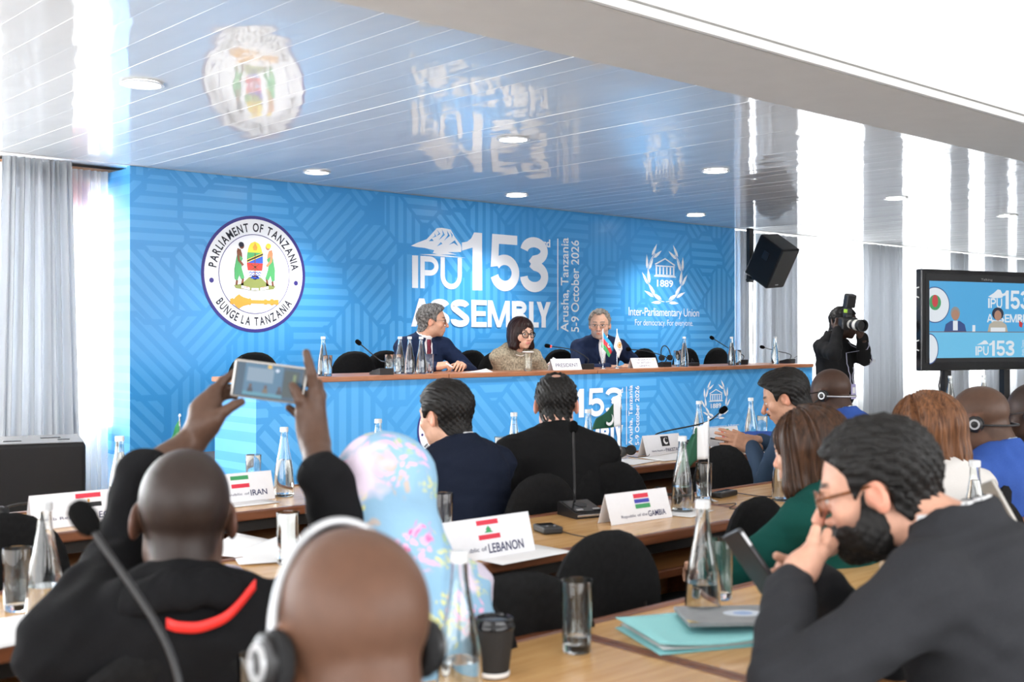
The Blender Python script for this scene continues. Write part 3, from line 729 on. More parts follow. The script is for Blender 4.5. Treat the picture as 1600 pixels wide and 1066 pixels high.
bt_full = make_bottle(.225); bt_half = make_bottle(.095); bt_mid = make_bottle(.15)
_used = set()
def place(src, loc, label, group=None, rz=0):
    o = src if src.name not in _used else copy_tree(src); _used.add(src.name); _used.add(o.name)
    o.location = tuple(float(c) for c in loc); o.rotation_euler = (0, 0, rz); o['label'] = label
    if group: o['group'] = group
    return o
def bottle_top(px, ptop, label, src=None):
    D = (CAMH-TZ-BH)*FPX/(ptop-HY); p = atD(px, ptop, D)
    return place(src or bt_full, (p[0], p[1], TZ+.001), label, 'glass water bottles')
bottle_top(187, 682, 'clear glass water bottle behind the red white and black striped name card')
bottle_top(444, 668, 'clear glass water bottle right of the green and red striped name card', bt_mid)
bottle_top(591, 655, 'clear glass water bottle showing its cap above the floral headscarf')
bottle_top(803, 645, 'clear glass water bottle between the two dark-suited men')
bottle_top(919, 640, 'clear glass water bottle half hidden by the black-suited man and green flag')
bottle_top(1092, 627, 'clear glass water bottle behind the small white flag, before the laurel emblem on the skirt')
bottle_top(1173, 622, 'clear glass water bottle in front of the mustached man')
bottle_top(665, 720, 'clear glass water bottle behind the headscarf, against the navy suit')
bottle_top(70, 785, 'clear glass water bottle in front of the red white and black striped name card', bt_half)
bottle_top(1066, 682, 'clear glass water bottle left of the keys on the middle table', bt_half)
bottle_top(1222, 672, 'clear glass water bottle just left of the dark brown haired woman')
bottle_top(1523, 720, 'clear glass water bottle in front of the woman in white')
bottle_top(1098, 782, 'clear glass water bottle behind the teal folder', bt_half)
bottle_top(718, 862, 'half full glass water bottle beside the coffee cup', bt_half)
def on_dais(px, Y): p = atY(px, 560, Y); return (p[0], p[1], HD+.001)
for px, Y, d in [(505, 7.08, 'nearest the raised phone on the panel desk'), (625, 7.16, 'first of three before the man in red tie'), (640, 7.02, 'second of three before the man in red tie'),
                 (658, 6.98, 'third of three before the man in red tie, closest to his tie'), (1069, 7.03, 'right of the desk headphones'), (1143, 7.05, 'at the right edge of the blue backdrop'), (1211, 7.05, 'last along the panel desk')]:
    place(bt_full, on_dais(px, Y), 'glass water bottle '+d, 'glass water bottles')
GH = .15
def make_glass(level=0, lid=False):
    t = thing('drinking_glass', '', 'glass')
    MB().lathe([(.0005, 0), (.028, 0), (.030, .003), (.0335, GH-.001), (.033, GH), (.0315, GH-.001), (.0285, .018), (.0005, .015)], 26).build('glass_body', m_bglass, t, True)
    if level: MB().lathe([(.0005, .0155), (.0280, .0185), (.0280+.0028*level/GH, level), (.0005, level)], 26).build('water', m_water, t, True)
    if lid: MB().lathe([(.0005, GH+.001), (.040, GH+.001), (.049, GH+.006), (.050, GH+.009), (.046, GH+.011), (.014, GH+.013), (.0005, GH+.013)], 24).build('paper_lid', mat('white_paper', (.85, .85, .86), .7), t, True)
    return t
g_empty = make_glass(); g_wet = make_glass(.035); g_lid = make_glass(lid=True)
def glass_top(px, ptop, label, src=None):
    D = (CAMH-TZ-GH)*FPX/(ptop-HY); p = atD(px, ptop, D)
    return place(src or g_empty, (p[0], p[1], TZ+.001), label, 'straight drinking glasses')
glass_top(221, 728, 'empty straight tumbler behind the raised arm and shaved head')
glass_top(396, 711, 'empty straight tumbler behind the green and red striped name card')
glass_top(783, 683, 'empty straight tumbler between the navy suit and the bottle')
glass_top(1191, 650, 'empty straight tumbler beside the bottle before the mustached man')
glass_top(1100, 724, 'empty straight tumbler next to the keys and black remote')
glass_top(692, 771, 'dark looking straight tumbler between headscarf and navy suit')
glass_top(450, 801, 'straight tumbler beyond the loose white papers')
glass_top(1125, 843, 'empty straight tumbler behind the teal folder and the held phone')
glass_top(901, 907, 'tumbler with a little water in front of an empty chair', g_wet)
glass_top(27, 857, 'empty straight tumbler by the loose paper at the table end')
glass_top(404, 1023, 'empty straight tumbler beside the near bald man and his headset')
glass_top(1550, 769, 'empty straight tumbler behind the phone held by a hand')
for px, Y, d in [(512, 7.0, 'next to the first bottle on the panel desk'), (608, 7.0, 'leftmost of the tumblers before the man in red tie'), (621, 7.08, 'second tumbler before the man in red tie'), (671, 7.08, 'in front of the red tie'),
                 (1058, 7.1, 'between the desk headphones and a bottle'), (1153, 7.12, 'behind the bottle at the right edge of the backdrop')]:
    place(g_empty, on_dais(px, Y), 'empty straight tumbler '+d, 'straight drinking glasses')
place(g_lid, on_dais(825, 6.97), 'tumbler covered by a white paper lid in front of the woman', 'straight drinking glasses')

# ------------------------------------------------------------------ conference microphones
m_blackpl = mat('black_plastic', (.014, .014, .015), .38)
m_gloss = mat('black_gloss_panel', (.010, .010, .012), .12)
m_foam = mat('black_foam', (.004, .004, .004), .95, spec=.1, bump=.5, bscale=600)
m_grey = mat('grey_plastic', (.30, .30, .31), .4)
m_redglow = mat('red_led_ring', (.8, .02, .02), .4, emit=(1, .03, .02), estr=3)
def spline(pts, n=8):
    P = [Vector(p) for p in pts]; out = []
    Q = [P[0]*2-P[1]]+P+[P[-1]*2-P[-2]]
    for i in range(1, len(Q)-2):
        for k in range(n):
            t = k/n; a, b, c, d = Q[i-1], Q[i], Q[i+1], Q[i+2]
            out.append(.5*((2*b)+(-a+c)*t+(2*a-5*b+4*c-d)*t*t+(-a+3*b-3*c+d)*t**3))
    out.append(P[-1]); return out
def microphone(base, rz, head, label, mid=None, red=False, big=1.0):
    """conference unit at base, gooseneck to head (room coordinates)"""
    t = thing('desk_microphone', label, 'microphone', base, math.radians(rz), 'conference microphones')
    inv = (Matrix.Translation(t.location) @ Matrix.Rotation(t.rotation_euler.z, 4, 'Z')).inverted()
    h = inv @ Vector([float(c) for c in head])
    b = MB(); w, d = .062*big, .068*big
    prof = [(-d, 0), (d, 0), (d, .046), (d-.01, .05), (-d, .020)]
    b.add([(-w, y, z) for y, z in prof]+[(w, y, z) for y, z in prof], [(0, 1, 2, 3, 4)[::-1], (5, 6, 7, 8, 9)]+[(i, (i+1) % 5, 5+(i+1) % 5, 5+i) for i in range(5)])
    b.build('housing', m_blackpl, t)
    M = T3((0, -.006, .0365)) @ R3('X', math.degrees(math.atan2(.03, 2*d-.01)))
    MB().rbox((0, 0, 0), (2*w-.012, 2*d-.03, .003), .001, M=M).build('control_panel', m_gloss, t)
    MB().rbox((0, -d-.001, .011), (2*w-.01, .003, .008), .001).build('front_strip', mat('chrome_trim', (.6, .6, .62), .2, 1), t)
    for sx in (-1, 1): MB().rbox((sx*.035, -.042, .004), (.026, .012, .003), .001, M=M).build('button', m_grey, t)
    MB().lathe([(.0005, .002), (.024, .002), (.024, .0035), (.0005, .0035)], 20, M=M @ T3((0, .01, 0))).build('speaker_grille', m_blackpl, t)
    root = Vector((0, d-.022, .046))
    pts = spline([root, root+Vector((0, 0, .05))]+([inv @ Vector([float(c) for c in mid])] if mid is not None else [root*.45+h*.55+Vector((0, 0, .03))])+[h])
    MB().tube(pts, .0045*big, 8).build('gooseneck', m_blackpl, t, True)
    dr = (pts[-1]-pts[-2]).normalized(); q = dr.to_track_quat('Z', 'Y').to_matrix().to_4x4()
    MB().lathe([(.0005, -.012), (.010, -.012), (.017, -.002), (.019, .015), (.017, .032), (.010, .040), (.0005, .042)], 16, M=Matrix.Translation(h) @ q).build('foam_head', m_foam, t, True)
    if red: MB().lathe([(.0085, -.022), (.0105, -.022), (.0105, -.012), (.0085, -.012)], 16, M=Matrix.Translation(h) @ q, closed=True).build('indicator_ring', m_redglow, t, True)
    return t
b0 = atZ(908, 806, TZ); microphone((b0[0], b0[1], TZ), -14, atD(896, 672, 4.45), 'upright black gooseneck microphone beside the three-stripe flag name card')
hd_ = atD(140, 822, 1.62); bs_ = atD(345, 1170, 1.52); bs_[2] = TZ
microphone((bs_[0], bs_[1], TZ), 20, hd_, 'blurred black gooseneck microphone slanting before the man filming with a phone', mid=atD(262, 1010, 1.57), big=1.15)
p = atZ(1097, 706, TZ); microphone((p[0]-.1, p[1]+.2, TZ), 0, atD(1127, 643, 6.6), 'black gooseneck microphone bent behind the small white flag', mid=atD(1100, 661, 6.6))
def dmic(bx_, Y, hx, hy, YH, label, red=False, mx=None):
    b_ = atY(bx_, 570, Y); microphone((b_[0], b_[1], HD), 180, atY(hx, hy, YH), label, red=red, mid=mx)
dmic(596, 7.03, 562, 537, 7.35, 'black desk microphone left of the three bottles on the panel desk', mx=atY(592, 562, 7.2))
dmic(912, 7.05, 858, 541, 7.35, 'desk microphone with a red ring pointing at the woman', True, mx=atY(895, 547, 7.2))
dmic(1034, 7.1, 984, 546, 7.4, 'black desk microphone pointing at the grey haired man behind title card', mx=atY(1010, 549, 7.3))
dmic(1155, 7.2, 1114, 529, 7.3, 'black desk microphone leaning across the right end of the backdrop', mx=atY(1140, 545, 7.25))
dmic(1229, 7.15, 1193, 543, 7.3, 'black desk microphone last along the panel desk', mx=atY(1216, 549, 7.2))

# ------------------------------------------------------------------ folded name cards
m_card = mat('white_card', (.84, .84, .87), .6, noise=.015)
m_paper = mat('white_paper', (.85, .85, .86), .7)
m_ink = mat('dark_blue_ink', (.02, .025, .10), .5)
m_fred = mat('flag_red', (.72, .035, .07), .6); m_fgreen = mat('flag_green', (.05, .33, .12), .6); m_fblack = mat('flag_black', (.012, .012, .014), .6)
m_fblue = mat('flag_blue', (.05, .06, .42), .6); m_fwhite = mat('flag_white', (.86, .86, .87), .6); m_dgreen = mat('dark_flag_green', (.005, .075, .035), .6)
m_forange = mat('flag_coral', (.80, .16, .12), .6)
def card(loc, rz, Wd, H, label, draw, dep=.07):
    t = thing('name_card', label, 'sign', loc, math.radians(rz), 'folded name cards')
    sl = math.atan2(dep/2, H); L = math.hypot(dep/2, H); th = .0012
    for sy in (-1, 1):
        M = T3((0, sy*dep/2, 0)) @ R3('X', 90+sy*math.degrees(sl)) if sy < 0 else R3('Z', 180) @ T3((0, -dep/2, 0)) @ R3('X', 90-math.degrees(sl))
        if sy < 0: M = T3((0, -dep/2, 0)) @ R3('X', 90-math.degrees(sl))
        MB().box((0, L/2, -th/2), (Wd, L, th), M).build('card_face', m_card, t)
        if sy < 0: draw(lambda mb, nm, m: mb.build(nm, m, t), M @ T3((0, 0, .0006)), Wd, L)
    return t
def flag_rows(put, M, x0, y0, x1, y1, cols):
    n = len(cols)
    for i, c in enumerate(cols):
        a = y1-(y1-y0)*i/n; b_ = y1-(y1-y0)*(i+1)/n
        put(MB().poly([(x0, b_), (x1, b_), (x1, a), (x0, a)], M), 'flag_stripe', c)
def txt(put, M, s, x0, y0, x1, y1, bold=0.0, m=None):
    b = MB(); text_fit(b, s, x0, y0, x1, y1, M @ T3((0, 0, .0004)), bold); put(b, 'card_lettering', m or m_ink)
def d_egypt(put, M, Wd, L):
    flag_rows(put, M, -.015, L*.52, .075, L*.93, (m_fred, m_fwhite, m_fblack))
    put(MB().poly([(.026, L*.68), (.030, L*.655), (.034, L*.68), (.034, L*.76), (.026, L*.76)], M @ T3((0, 0, .0004))), 'flag_emblem', m_pgold)
    txt(put, M, 'Arab Republic of', -.145, L*.20, .055, L*.31, .0); txt(put, M, 'EGYPT', .062, L*.17, .148, L*.36, .012)
def d_iran(put, M, Wd, L):
    flag_rows(put, M, -.02, L*.48, .06, L*.90, (m_fgreen, m_fwhite, m_fred))
    txt(put, M, 'Islamic Republic of', -.15, L*.20, .055, L*.31, .0); txt(put, M, 'IRAN', .06, L*.18, .135, L*.38, .012)
def d_leb(put, M, Wd, L):
    b = L*.46; e = L*.93; h = e-b
    for y0, y1 in ((b, b+h*.25), (e-h*.25, e)): put(MB().poly([(-.035, y0), (.05, y0), (.05, y1), (-.035, y1)], M), 'flag_stripe', m_fred)
    put(MB().poly([(.0075-.018, b+h*.34), (.0075+.018, b+h*.34), (.0075+.006, b+h*.48), (.0075+.012, b+h*.48), (.0075, b+h*.70), (.0075-.012, b+h*.48), (.0075-.006, b+h*.48)], M), 'flag_tree', m_fgreen)
    txt(put, M, 'Republic of', -.125, L*.16, -.012, L*.30, .0); txt(put, M, 'LEBANON', -.005, L*.12, .135, L*.35, .012)
def d_gam(put, M, Wd, L):
    b = L*.42; e = L*.90; h = e-b
    for y0, y1, c in ((0, .3, m_fgreen), (.37, .63, m_fblue), (.70, 1, m_fred)): put(MB().poly([(-.02, b+h*y0), (.055, b+h*y0), (.055, b+h*y1), (-.02, b+h*y1)], M), 'flag_stripe', c)
    txt(put, M, 'Republic of the', -.10, L*.14, .03, L*.26, .0); txt(put, M, 'GAMBIA', .035, L*.12, .125, L*.31, .012)
def d_pak(put, M, Wd, L):
    put(MB().poly([(-.01, L*.42), (.055, L*.42), (.055, L*.90), (-.01, L*.90)], M), 'flag_field', m_fblack)
    M2 = M @ T3((0, 0, .0005)); c = .028; y = L*.66
    o = circ(c, y, .019, n=20, a0=.7, a1=.7+4.9); i_ = circ(c+.006, y+.005, .014, n=20, a0=.7, a1=.7+4.9)
    b = MB(); n = len(o); b.add([(p[0], p[1], 0) for p in o+i_], [(k_, k_+1, n+k_+1, n+k_) for k_ in range(n-1)], M2); put(b, 'flag_crescent', m_fwhite)
    txt(put, M, 'Islamic Republic of', -.10, L*.16, .01, L*.27, .0); txt(put, M, 'PAKISTAN', .015, L*.14, .13, L*.32, .012)
def d_str(put, M, Wd, L):
    for x0, x1, c in ((-.02, .005, m_forange), (.032, .057, m_fgreen)): put(MB().poly([(x0, L*.36), (x1, L*.36), (x1, L*.88), (x0, L*.88)], M), 'flag_stripe', c)
    txt(put, M, 'Republic of', -.07, L*.12, .02, L*.24, .0)
def d_pres(put, M, Wd, L): txt(put, M, 'PRESIDENT', -Wd*.38, L*.26, Wd*.40, L*.58, .004)
def d_dep(put, M, Wd, L):
    txt(put, M, 'THE DEPUTY', -Wd*.33, L*.72, Wd*.25, L*.88, .0); txt(put, M, 'SECRETARY', -Wd*.31, L*.42, Wd*.25, L*.60, .0); txt(put, M, 'GENERAL', -Wd*.24, L*.12, Wd*.20, L*.29, .0)
    put(MB().poly(circ(Wd*.38, L*.80, .008, n=14), M), 'emblem_dot', m_pyel)
card((1.575, 4.02, TZ+.001), 0, .345, .115, 'folded white name card with red, white and black stripes reading EGYPT', d_egypt)
card((2.255, 4.16, TZ+.001), 0, .335, .112, 'folded white name card with green, white and red stripes reading IRAN', d_iran)
card((2.245, 2.61, TZ+.001), 0, .36, .118, 'folded white name card with cedar tree flag reading LEBANON', d_leb)
card((3.10, 2.765, TZ+.001), -3, .31, .105, 'folded white name card with red, blue and green stripes reading GAMBIA', d_gam)
card((4.94, 4.22, TZ+.001), -2, .30, .112, 'folded white name card with white crescent on dark square', d_pak)
card((5.60, 4.30, TZ+.001), -2, .29, .115, 'folded white name card with two upright stripes, coral and green', d_str)
pa = atY(860, 575, 7.0); pb = atY(905, 575, 7.0); card(((pa[0]+pb[0])/2, 7.0, HD+.001), 0, pb[0]-pa[0], .095, 'folded white card reading PRESIDENT on the panel desk', d_pres)
pa = atY(985, 575, 7.0); pb = atY(1024, 575, 7.0); card(((pa[0]+pb[0])/2, 7.0, HD+.001), 0, pb[0]-pa[0], .09, 'folded white title card with three lines of text on the panel desk', d_dep)

# ------------------------------------------------------------------ papers
def sheet(px, py, z, w, d, rz, label, m=None, dz=.0012, curl=0, n=6, name='paper_sheet', cat='paper'):
    p = atZ(px, py, z) if z < CAMH-.4 else atY(px, py, 7.1)
    vs = []; fs = []
    for j in range(n+1):
        for i in range(n+1):
            s = i/n-.5; t_ = j/n-.5
            vs.append((s*w, t_*d, dz+curl*(s+.5)**2*(t_+.5)))
    for j in range(n):
        for i in range(n): q = j*(n+1)+i; fs.append((q, q+1, q+n+2, q+n+1))
    o = MB().add(vs, fs).build(name, m or m_paper, None, True); o.location = (p[0], p[1], z+.0008); o.rotation_euler = (0, 0, math.radians(rz))
    md = o.modifiers.new('thick', 'SOLIDIFY'); md.thickness = .0008; md.offset = 1
    return tag(o, label, cat)
sheet(804, 866, TZ, .30, .21, 2, 'white paper stack lying in front of the cedar tree name card')
sheet(28, 985, TZ, .30, .25, 8, 'white papers on the table end below the tumbler and bottle')
sheet(395, 862, TZ, .21, .29, 25, 'loose white paper between the filming man and the headscarf', curl=.03)
sheet(420, 868, TZ, .21, .28, -22, 'second loose white paper overlapping near the headscarf', dz=.004, curl=.05)
sheet(370, 787, TZ, .28, .2, 0, 'white paper in front of the green and red striped name card')
sheet(985, 722, TZ, .26, .2, 10, 'white paper in front of the desk headphones in the first row')
sheet(1050, 716, TZ, .30, .21, -10, 'open white booklet under the dark fabric case by the crescent card', curl=.02)
sheet(1075, 802, TZ, .2, .12, 15, 'small white note beside the three-stripe flag name card')
sheet(35, 822, TZ, .2, .16, 10, 'pale blue paper under the headphones', mat('pale_blue_paper', (.25, .52, .80), .6))
sheet(1590, 885, TZ, .25, .2, 5, 'white paper by the hand with the phone')
o = sheet(732, 577, HD, .24, .10, -6, 'white paper sheet in front of the man in red tie', curl=.025); o.location.y = 6.99
MBp = MB(); pp = atY(875, 566, 7.16)
o = sheet(875, 570, HD, .26, .22, 12, 'raised white speech pages held by the woman', curl=.10); o.location = (pp[0], 7.22, HD+.001)

# ------------------------------------------------------------------ table flags
def cloth_flag(pole_base, h, label, draw, base_r=.03, tilt=0):
    t = thing('table_flag', label, 'flag', pole_base)
    MB().lathe([(.0005, 0), (base_r, 0), (base_r, .006), (.008, .014), (.005, .022), (.0005, .022)], 18).build('flag_base', mat('chrome', (.75, .75, .77), .12, 1), t, True)
    MB().tube([(0, 0, .02), (tilt*.5, 0, h*.5), (tilt, 0, h)], .0032, 8).build('flagpole', mat('chrome', (.75, .75, .77), .12, 1), t, True)
    MB().lathe([(.0005, 0), (.005, .002), (.005, .008), (.0005, .014)], 10, c=(tilt, 0, h)).build('finial', m_fwhite, t, True)
    draw(t, h); return t
def cloth(t, name, m, quad, u0, u1, v0, v1, ruffle=.012, n=10, dy=0):
    """part of a hanging flag: quad = four corners (top pole, top fly, bottom fly, bottom pole) in local x,z"""
    vs = []; fs = []
    q = [np.array(c, float) for c in quad]
    for j in range(n+1):
        v = v0+(v1-v0)*j/n
        for i in range(n+1):
            u = u0+(u1-u0)*i/n
            p = (q[0]*(1-u)+q[1]*u)*(1-v)+(q[3]*(1-u)+q[2]*u)*v
            vs.append((p[0], ruffle*math.sin(u*7+v*2)*u**.5-.001+dy, p[1]))
    for j in range(n):
        for i in range(n): k_ = j*(n+1)+i; fs.append((k_, k_+1, k_+n+2, k_+n+1))
    o = MB().add(vs, fs).build(name, m, t, True); o.modifiers.new('thick', 'SOLIDIFY').thickness = .0012; return o
def crescent(t, c, r, m, y, q=None, a0=.6, span=5.0, inner=.78, off=(.25, .2)):
    M = Matrix(((1, 0, 0, c[0]), (0, 0, -1, y), (0, 1, 0, c[1]), (0, 0, 0, 1)))
    o = circ(0, 0, r, n=22, a0=a0, a1=a0+span); i_ = circ(off[0]*r, off[1]*r, r*inner, n=22, a0=a0+.12, a1=a0+span-.12); n = len(o)
    MB().add([(p[0], p[1], 0) for p in o+i_], [(k_, k_+1, n+k_+1, n+k_) for k_ in range(n-1)], M).build('crescent', m, t)
p = atD(970, 622, 5.75); p[2] = TZ+.001
def f_pak1(t, h):
    qd = [(0, h-.005), (-.17, h-.10), (-.20, h-.155), (0, h-.145)]
    cloth(t, 'flag_hoist', m_fwhite, qd, 0, .28, 0, 1); cloth(t, 'flag_field', m_dgreen, qd, .28, 1, 0, 1)
    crescent(t, (-.10, h-.108), .030, m_fwhite, -.016, a0=-2.5, span=3.6, inner=.8, off=(-.1, .3))
cloth_flag(tuple(p), CAMH-.095*5.75*1.0-.0+.0-TZ+.245, 'small green and white crescent flag behind the black-suited man', f_pak1)
p = atZ(1106, 768, TZ)
p = atD(1107, 655, 4.75); zt_ = p[2]; p[2] = TZ+.001
def f_pak2(t, h):
    qd = [(0, h-.01), (-.09, h-.05), (-.22, h-.24), (0, h-.165)]
    cloth(t, 'flag_hoist', m_fwhite, [(0, h-.01), (-.075, h-.03), (-.075, h-.165), (0, h-.165)], 0, 1, 0, 1)
    cloth(t, 'flag_field', m_dgreen, [(-.075, h-.03), (-.10, h-.06), (-.22, h-.235), (-.075, h-.165)], 0, 1, 0, 1)
cloth_flag(tuple(p), zt_-TZ, 'small drooping white and dark green flag on the middle table', f_pak2)
p = atD(281, 652, 4.6); zt_ = p[2]; p[2] = TZ+.001
def f_iran(t, h):
    qd = [(0, h-.005), (-.05, h-.10), (-.12, h-.24), (0, h-.17)]
    for i, m in enumerate((m_fgreen, m_fwhite, m_fred)): cloth(t, 'flag_stripe', m, qd, 0, 1, i/3 if i else 0, (i+1)/3)
cloth_flag(tuple(p), zt_-TZ, 'small drooping green, white and red flag beside the raised arm', f_iran)
p = atY(942, 572, 7.02); pt = atY(942, 516, 7.02)
def f_az(t, h):
    qd = [(0, h-.01), (.15, h-.165), (.085, h-.245), (-.02, h-.15)]
    for i, m in enumerate((mat('flag_sky', (.03, .38, .75), .6), mat('flag_scarlet', (.80, .05, .07), .6), mat('flag_leaf', (.07, .42, .14), .6))): cloth(t, 'flag_stripe', m, qd, 0, 1, i/3, (i+1)/3, .008)
    crescent(t, (.063, h-.138), .020, m_fwhite, -.016, a0=.5, span=5.2)
cloth_flag((p[0], 7.02, HD+.001), pt[2]-HD, 'small blue, red and green striped flag with crescent on the panel desk', f_az)
p = atY(964, 572, 7.0); pt = atY(964, 516, 7.0)
def f_wh(t, h):
    qd = [(0, h-.01), (.075, h-.17), (.025, h-.255), (-.045, h-.15)]
    cloth(t, 'flag_field', m_fwhite, qd, 0, 1, 0, 1, .006)
    M = Matrix(((1, 0, 0, .02), (0, 0, -1, -.014), (0, 1, 0, h-.135), (0, 0, 0, 1)))
    b = MB(); ring(b, 0, 0, .021, .028, 24, M); b.poly(circ(.003, .001, .012, .015, 14), M); b.build('flag_emblem', m_pgold, t)
    b = MB(); text_fit(b, 'IPU', -.012, -.05, .012, -.04, M); b.build('flag_lettering', m_grey, t)
cloth_flag((p[0], 7.0, HD+.001), pt[2]-HD, 'small white flag with golden round emblem on the panel desk', f_wh)

# ------------------------------------------------------------------ headphones on tables, small items
m_pad = mat('ear_pad_foam', (.013, .013, .014), .9)
m_silver = mat('silver_plastic', (.55, .56, .58), .3, .5)
def headphones(loc, rz, label, lay=True, s=1.0):
    t = thing('headphones', label, 'headphones', loc, math.radians(rz), 'interpretation headphones')
    M = (T3((0, 0, .02)) @ R3('X', 8)) if lay else T3((0, 0, .075))@R3('X', 80)
    arc = [(.075*math.cos(math.radians(a)), .03+.085*math.sin(math.radians(a)), .008) for a in range(-20, 201, 11)]
    MB().tube(arc, .005*s, 8, M).build('headband', m_blackpl, t, True)
    for sx in (-1, 1):
        q = M @ T3((sx*.072, -.0, .004)) @ R3('Y', 90*sx)
        MB().lathe([(.0005, -.012), (.022, -.012), (.028, -.004), (.028, .006), (.0005, .010)], 18, M=q).build('ear_cup', m_blackpl, t, True)
        MB().lathe([(.0005, -.022), (.024, -.022), (.027, -.018), (.027, -.012), (.0005, -.012)], 18, M=q).build('ear_pad', m_pad, t, True)
    MB().tube(spline([M @ Vector((-.072, -.02, -.004)), (-.10, -.08, .004), (-.02, -.13, .004), (.09, -.10, .004)]), .002, 6).build('cable', m_blackpl, t, True)
    return t
p = atZ(985, 716, TZ); headphones((p[0], p[1]+.03, TZ+.012), 20, 'black headphones lying next to the crescent name card')
p = atZ(36, 818, TZ); headphones((p[0], p[1], TZ+.012), -30, 'black headphones lying on the pale blue paper')
p = atY(1045, 570, 7.08); headphones((p[0], 7.12, HD+.01), 5, 'black headphones standing on the panel desk beside the title card', lay=False)
p = atZ(1148, 695, TZ); headphones((p[0]-.15, p[1]-.05, TZ+.012), 60, 'black headphones lying before the coral and green striped card')
p = atZ(1062, 790, TZ); headphones((p[0], p[1]+.03, TZ+.012), 100, 'black headphones lying between note and bottle on the middle table')
def gadget(px, py, z, w, d, h, rz, label, name, cat, m, parts=None):
    p = atZ(px, py, z); t = thing(name, label, cat, (p[0], p[1], z+.001), math.radians(rz))
    MB().rbox((0, 0, h/2), (w, d, h), min(h*.4, .006)).build('housing', m, t)
    MB().rbox((0, d*.18, h+.0004), (w*.8, d*.4, .001), .0003).build('display', m_gloss, t)
    for i in (-1, 1): MB().lathe([(.0005, 0), (.004, 0), (.004, .002), (.0005, .002)], 10, c=(i*w*.2, -d*.25, h)).build('button', m_grey, t)
    return t
gadget(1132, 776, TZ, .14, .05, .022, 8, 'black remote shaped receiver lying near the keys', 'interpretation_receiver', 'receiver', m_blackpl)
gadget(856, 832, TZ, .07, .10, .024, -20, 'black receiver box beside the cedar tree name card', 'interpretation_receiver', 'receiver', m_blackpl)
gadget(1130, 700, TZ, .075, .15, .008, 40, 'white smartphone lying before the coral and green striped card', 'smartphone', 'phone', m_fwhite)
b = MB(); p = atY(1088, 569, 7.1); t = thing('audio_box', 'small black audio box on the panel desk left of the last backdrop chair', 'audio box', (p[0]-.05, 7.1, HD+.001))
MB().rbox((0, 0, .016), (.10, .08, .032), .004).build('housing', m_blackpl, t); MB().tube(spline([(0, .02, .03), (.01, .02, .07), (.03, .02, .05), (.05, .02, .02)]), .003).build('cable', m_blackpl, t, True)
# keys
p = atZ(1117, 786, TZ); kt = thing('key_bunch', 'bunch of silver keys next to the tumbler on the middle table', 'keys', (p[0], p[1], TZ+.001))
for i in range(5):
    a = -40+22*i; M = R3('Z', a) @ T3((0, .012, .002+.002*i)) @ R3('X', 6)
    b = MB(); ring(b, 0, .012, .004, .011, 14, M); b.poly([(-.003, .022), (.003, .022), (.003, .055), (0, .06), (-.003, .055)], M)
    o = b.build('key', mat('key_metal', (.5, .5, .5), .25, 1), kt); o.modifiers.new('thick', 'SOLIDIFY').thickness = .0016
b = MB(); b.tube([(.012*math.cos(a), .012*math.sin(a), .006) for a in np.linspace(0, 6.28, 17)], .0012, 6); b.build('key_ring', mat('key_metal'), kt, True)
p = atZ(1043, 703, TZ); ct = thing('fabric_case', 'dark grey fabric case leaning before the crescent name card', 'case', (p[0]+.02, p[1]-.1, TZ+.006))
MB().rbox((0, 0, .03), (.14, .035, .05), .016, 3).build('pouch', mat('dark_fabric', (.03, .03, .033), .9, noise=.2), ct, True); MB().rbox((0, -.018, .045), (.12, .004, .003), .001).build('zip', m_grey, ct)
# cables on tables
def wire(pts, r, label, m=None):
    o = MB().tube(spline(pts), r, 6).build('cable', m or m_blackpl, None, True); return tag(o, label, 'cable')
def tz(px, py, dz=.003): q = atZ(px, py, TZ); return (q[0], q[1], TZ+dz)
wire([tz(862, 828, .005), tz(900, 838), tz(930, 842), tz(948, 846)], .0016, 'thin black cable from the receiver beside the cedar card')
wire([tz(1150, 772, .005), tz(1175, 775), tz(1200, 777), tz(1215, 775)], .0018, 'thin black cable from the remote shaped receiver toward the green sweater')
wire([tz(1122, 790), tz(1150, 788), tz(1140, 796), tz(1170, 797)], .0016, 'thin looped black cable below the keys')
q0 = on_dais(1236, 7.08); q1 = on_dais(1264, 7.1)
wire([(q0[0], q0[1], HD+.004), (q0[0]+.12, 7.1, HD+.07), (q1[0], 7.1, HD+.105), (q1[0]+.04, 7.1, HD+.06), (q1[0], 7.1, HD+.006)], .002, 'thin looped black cable at the far end of the panel desk')
# coffee cup
p = atZ(772, 1057, TZ); cup = thing('coffee_cup', 'black paper coffee cup with a dark lid behind the half full bottle', 'cup', (p[0], p[1], TZ+.001))
MB().lathe([(.0005, 0), (.028, 0), (.0285, .003), (.039, .098), (.037, .098), (.0265, .006), (.0005, .006)], 26).build('cup_body', mat('black_card', (.018, .017, .017), .7, bump=.2, bscale=300), cup, True)
MB().lathe([(.0292, .002), (.0305, .004), (.0308, .010), (.0294, .011)], 26, closed=True).build('base_band', m_paper, cup, True)
MB().lathe([(.0395, .094), (.0415, .096), (.0415, .101), (.039, .104), (.0375, .113), (.034, .115), (.032, .110), (.0005, .109)], 26).build('lid', m_gloss, cup, True)
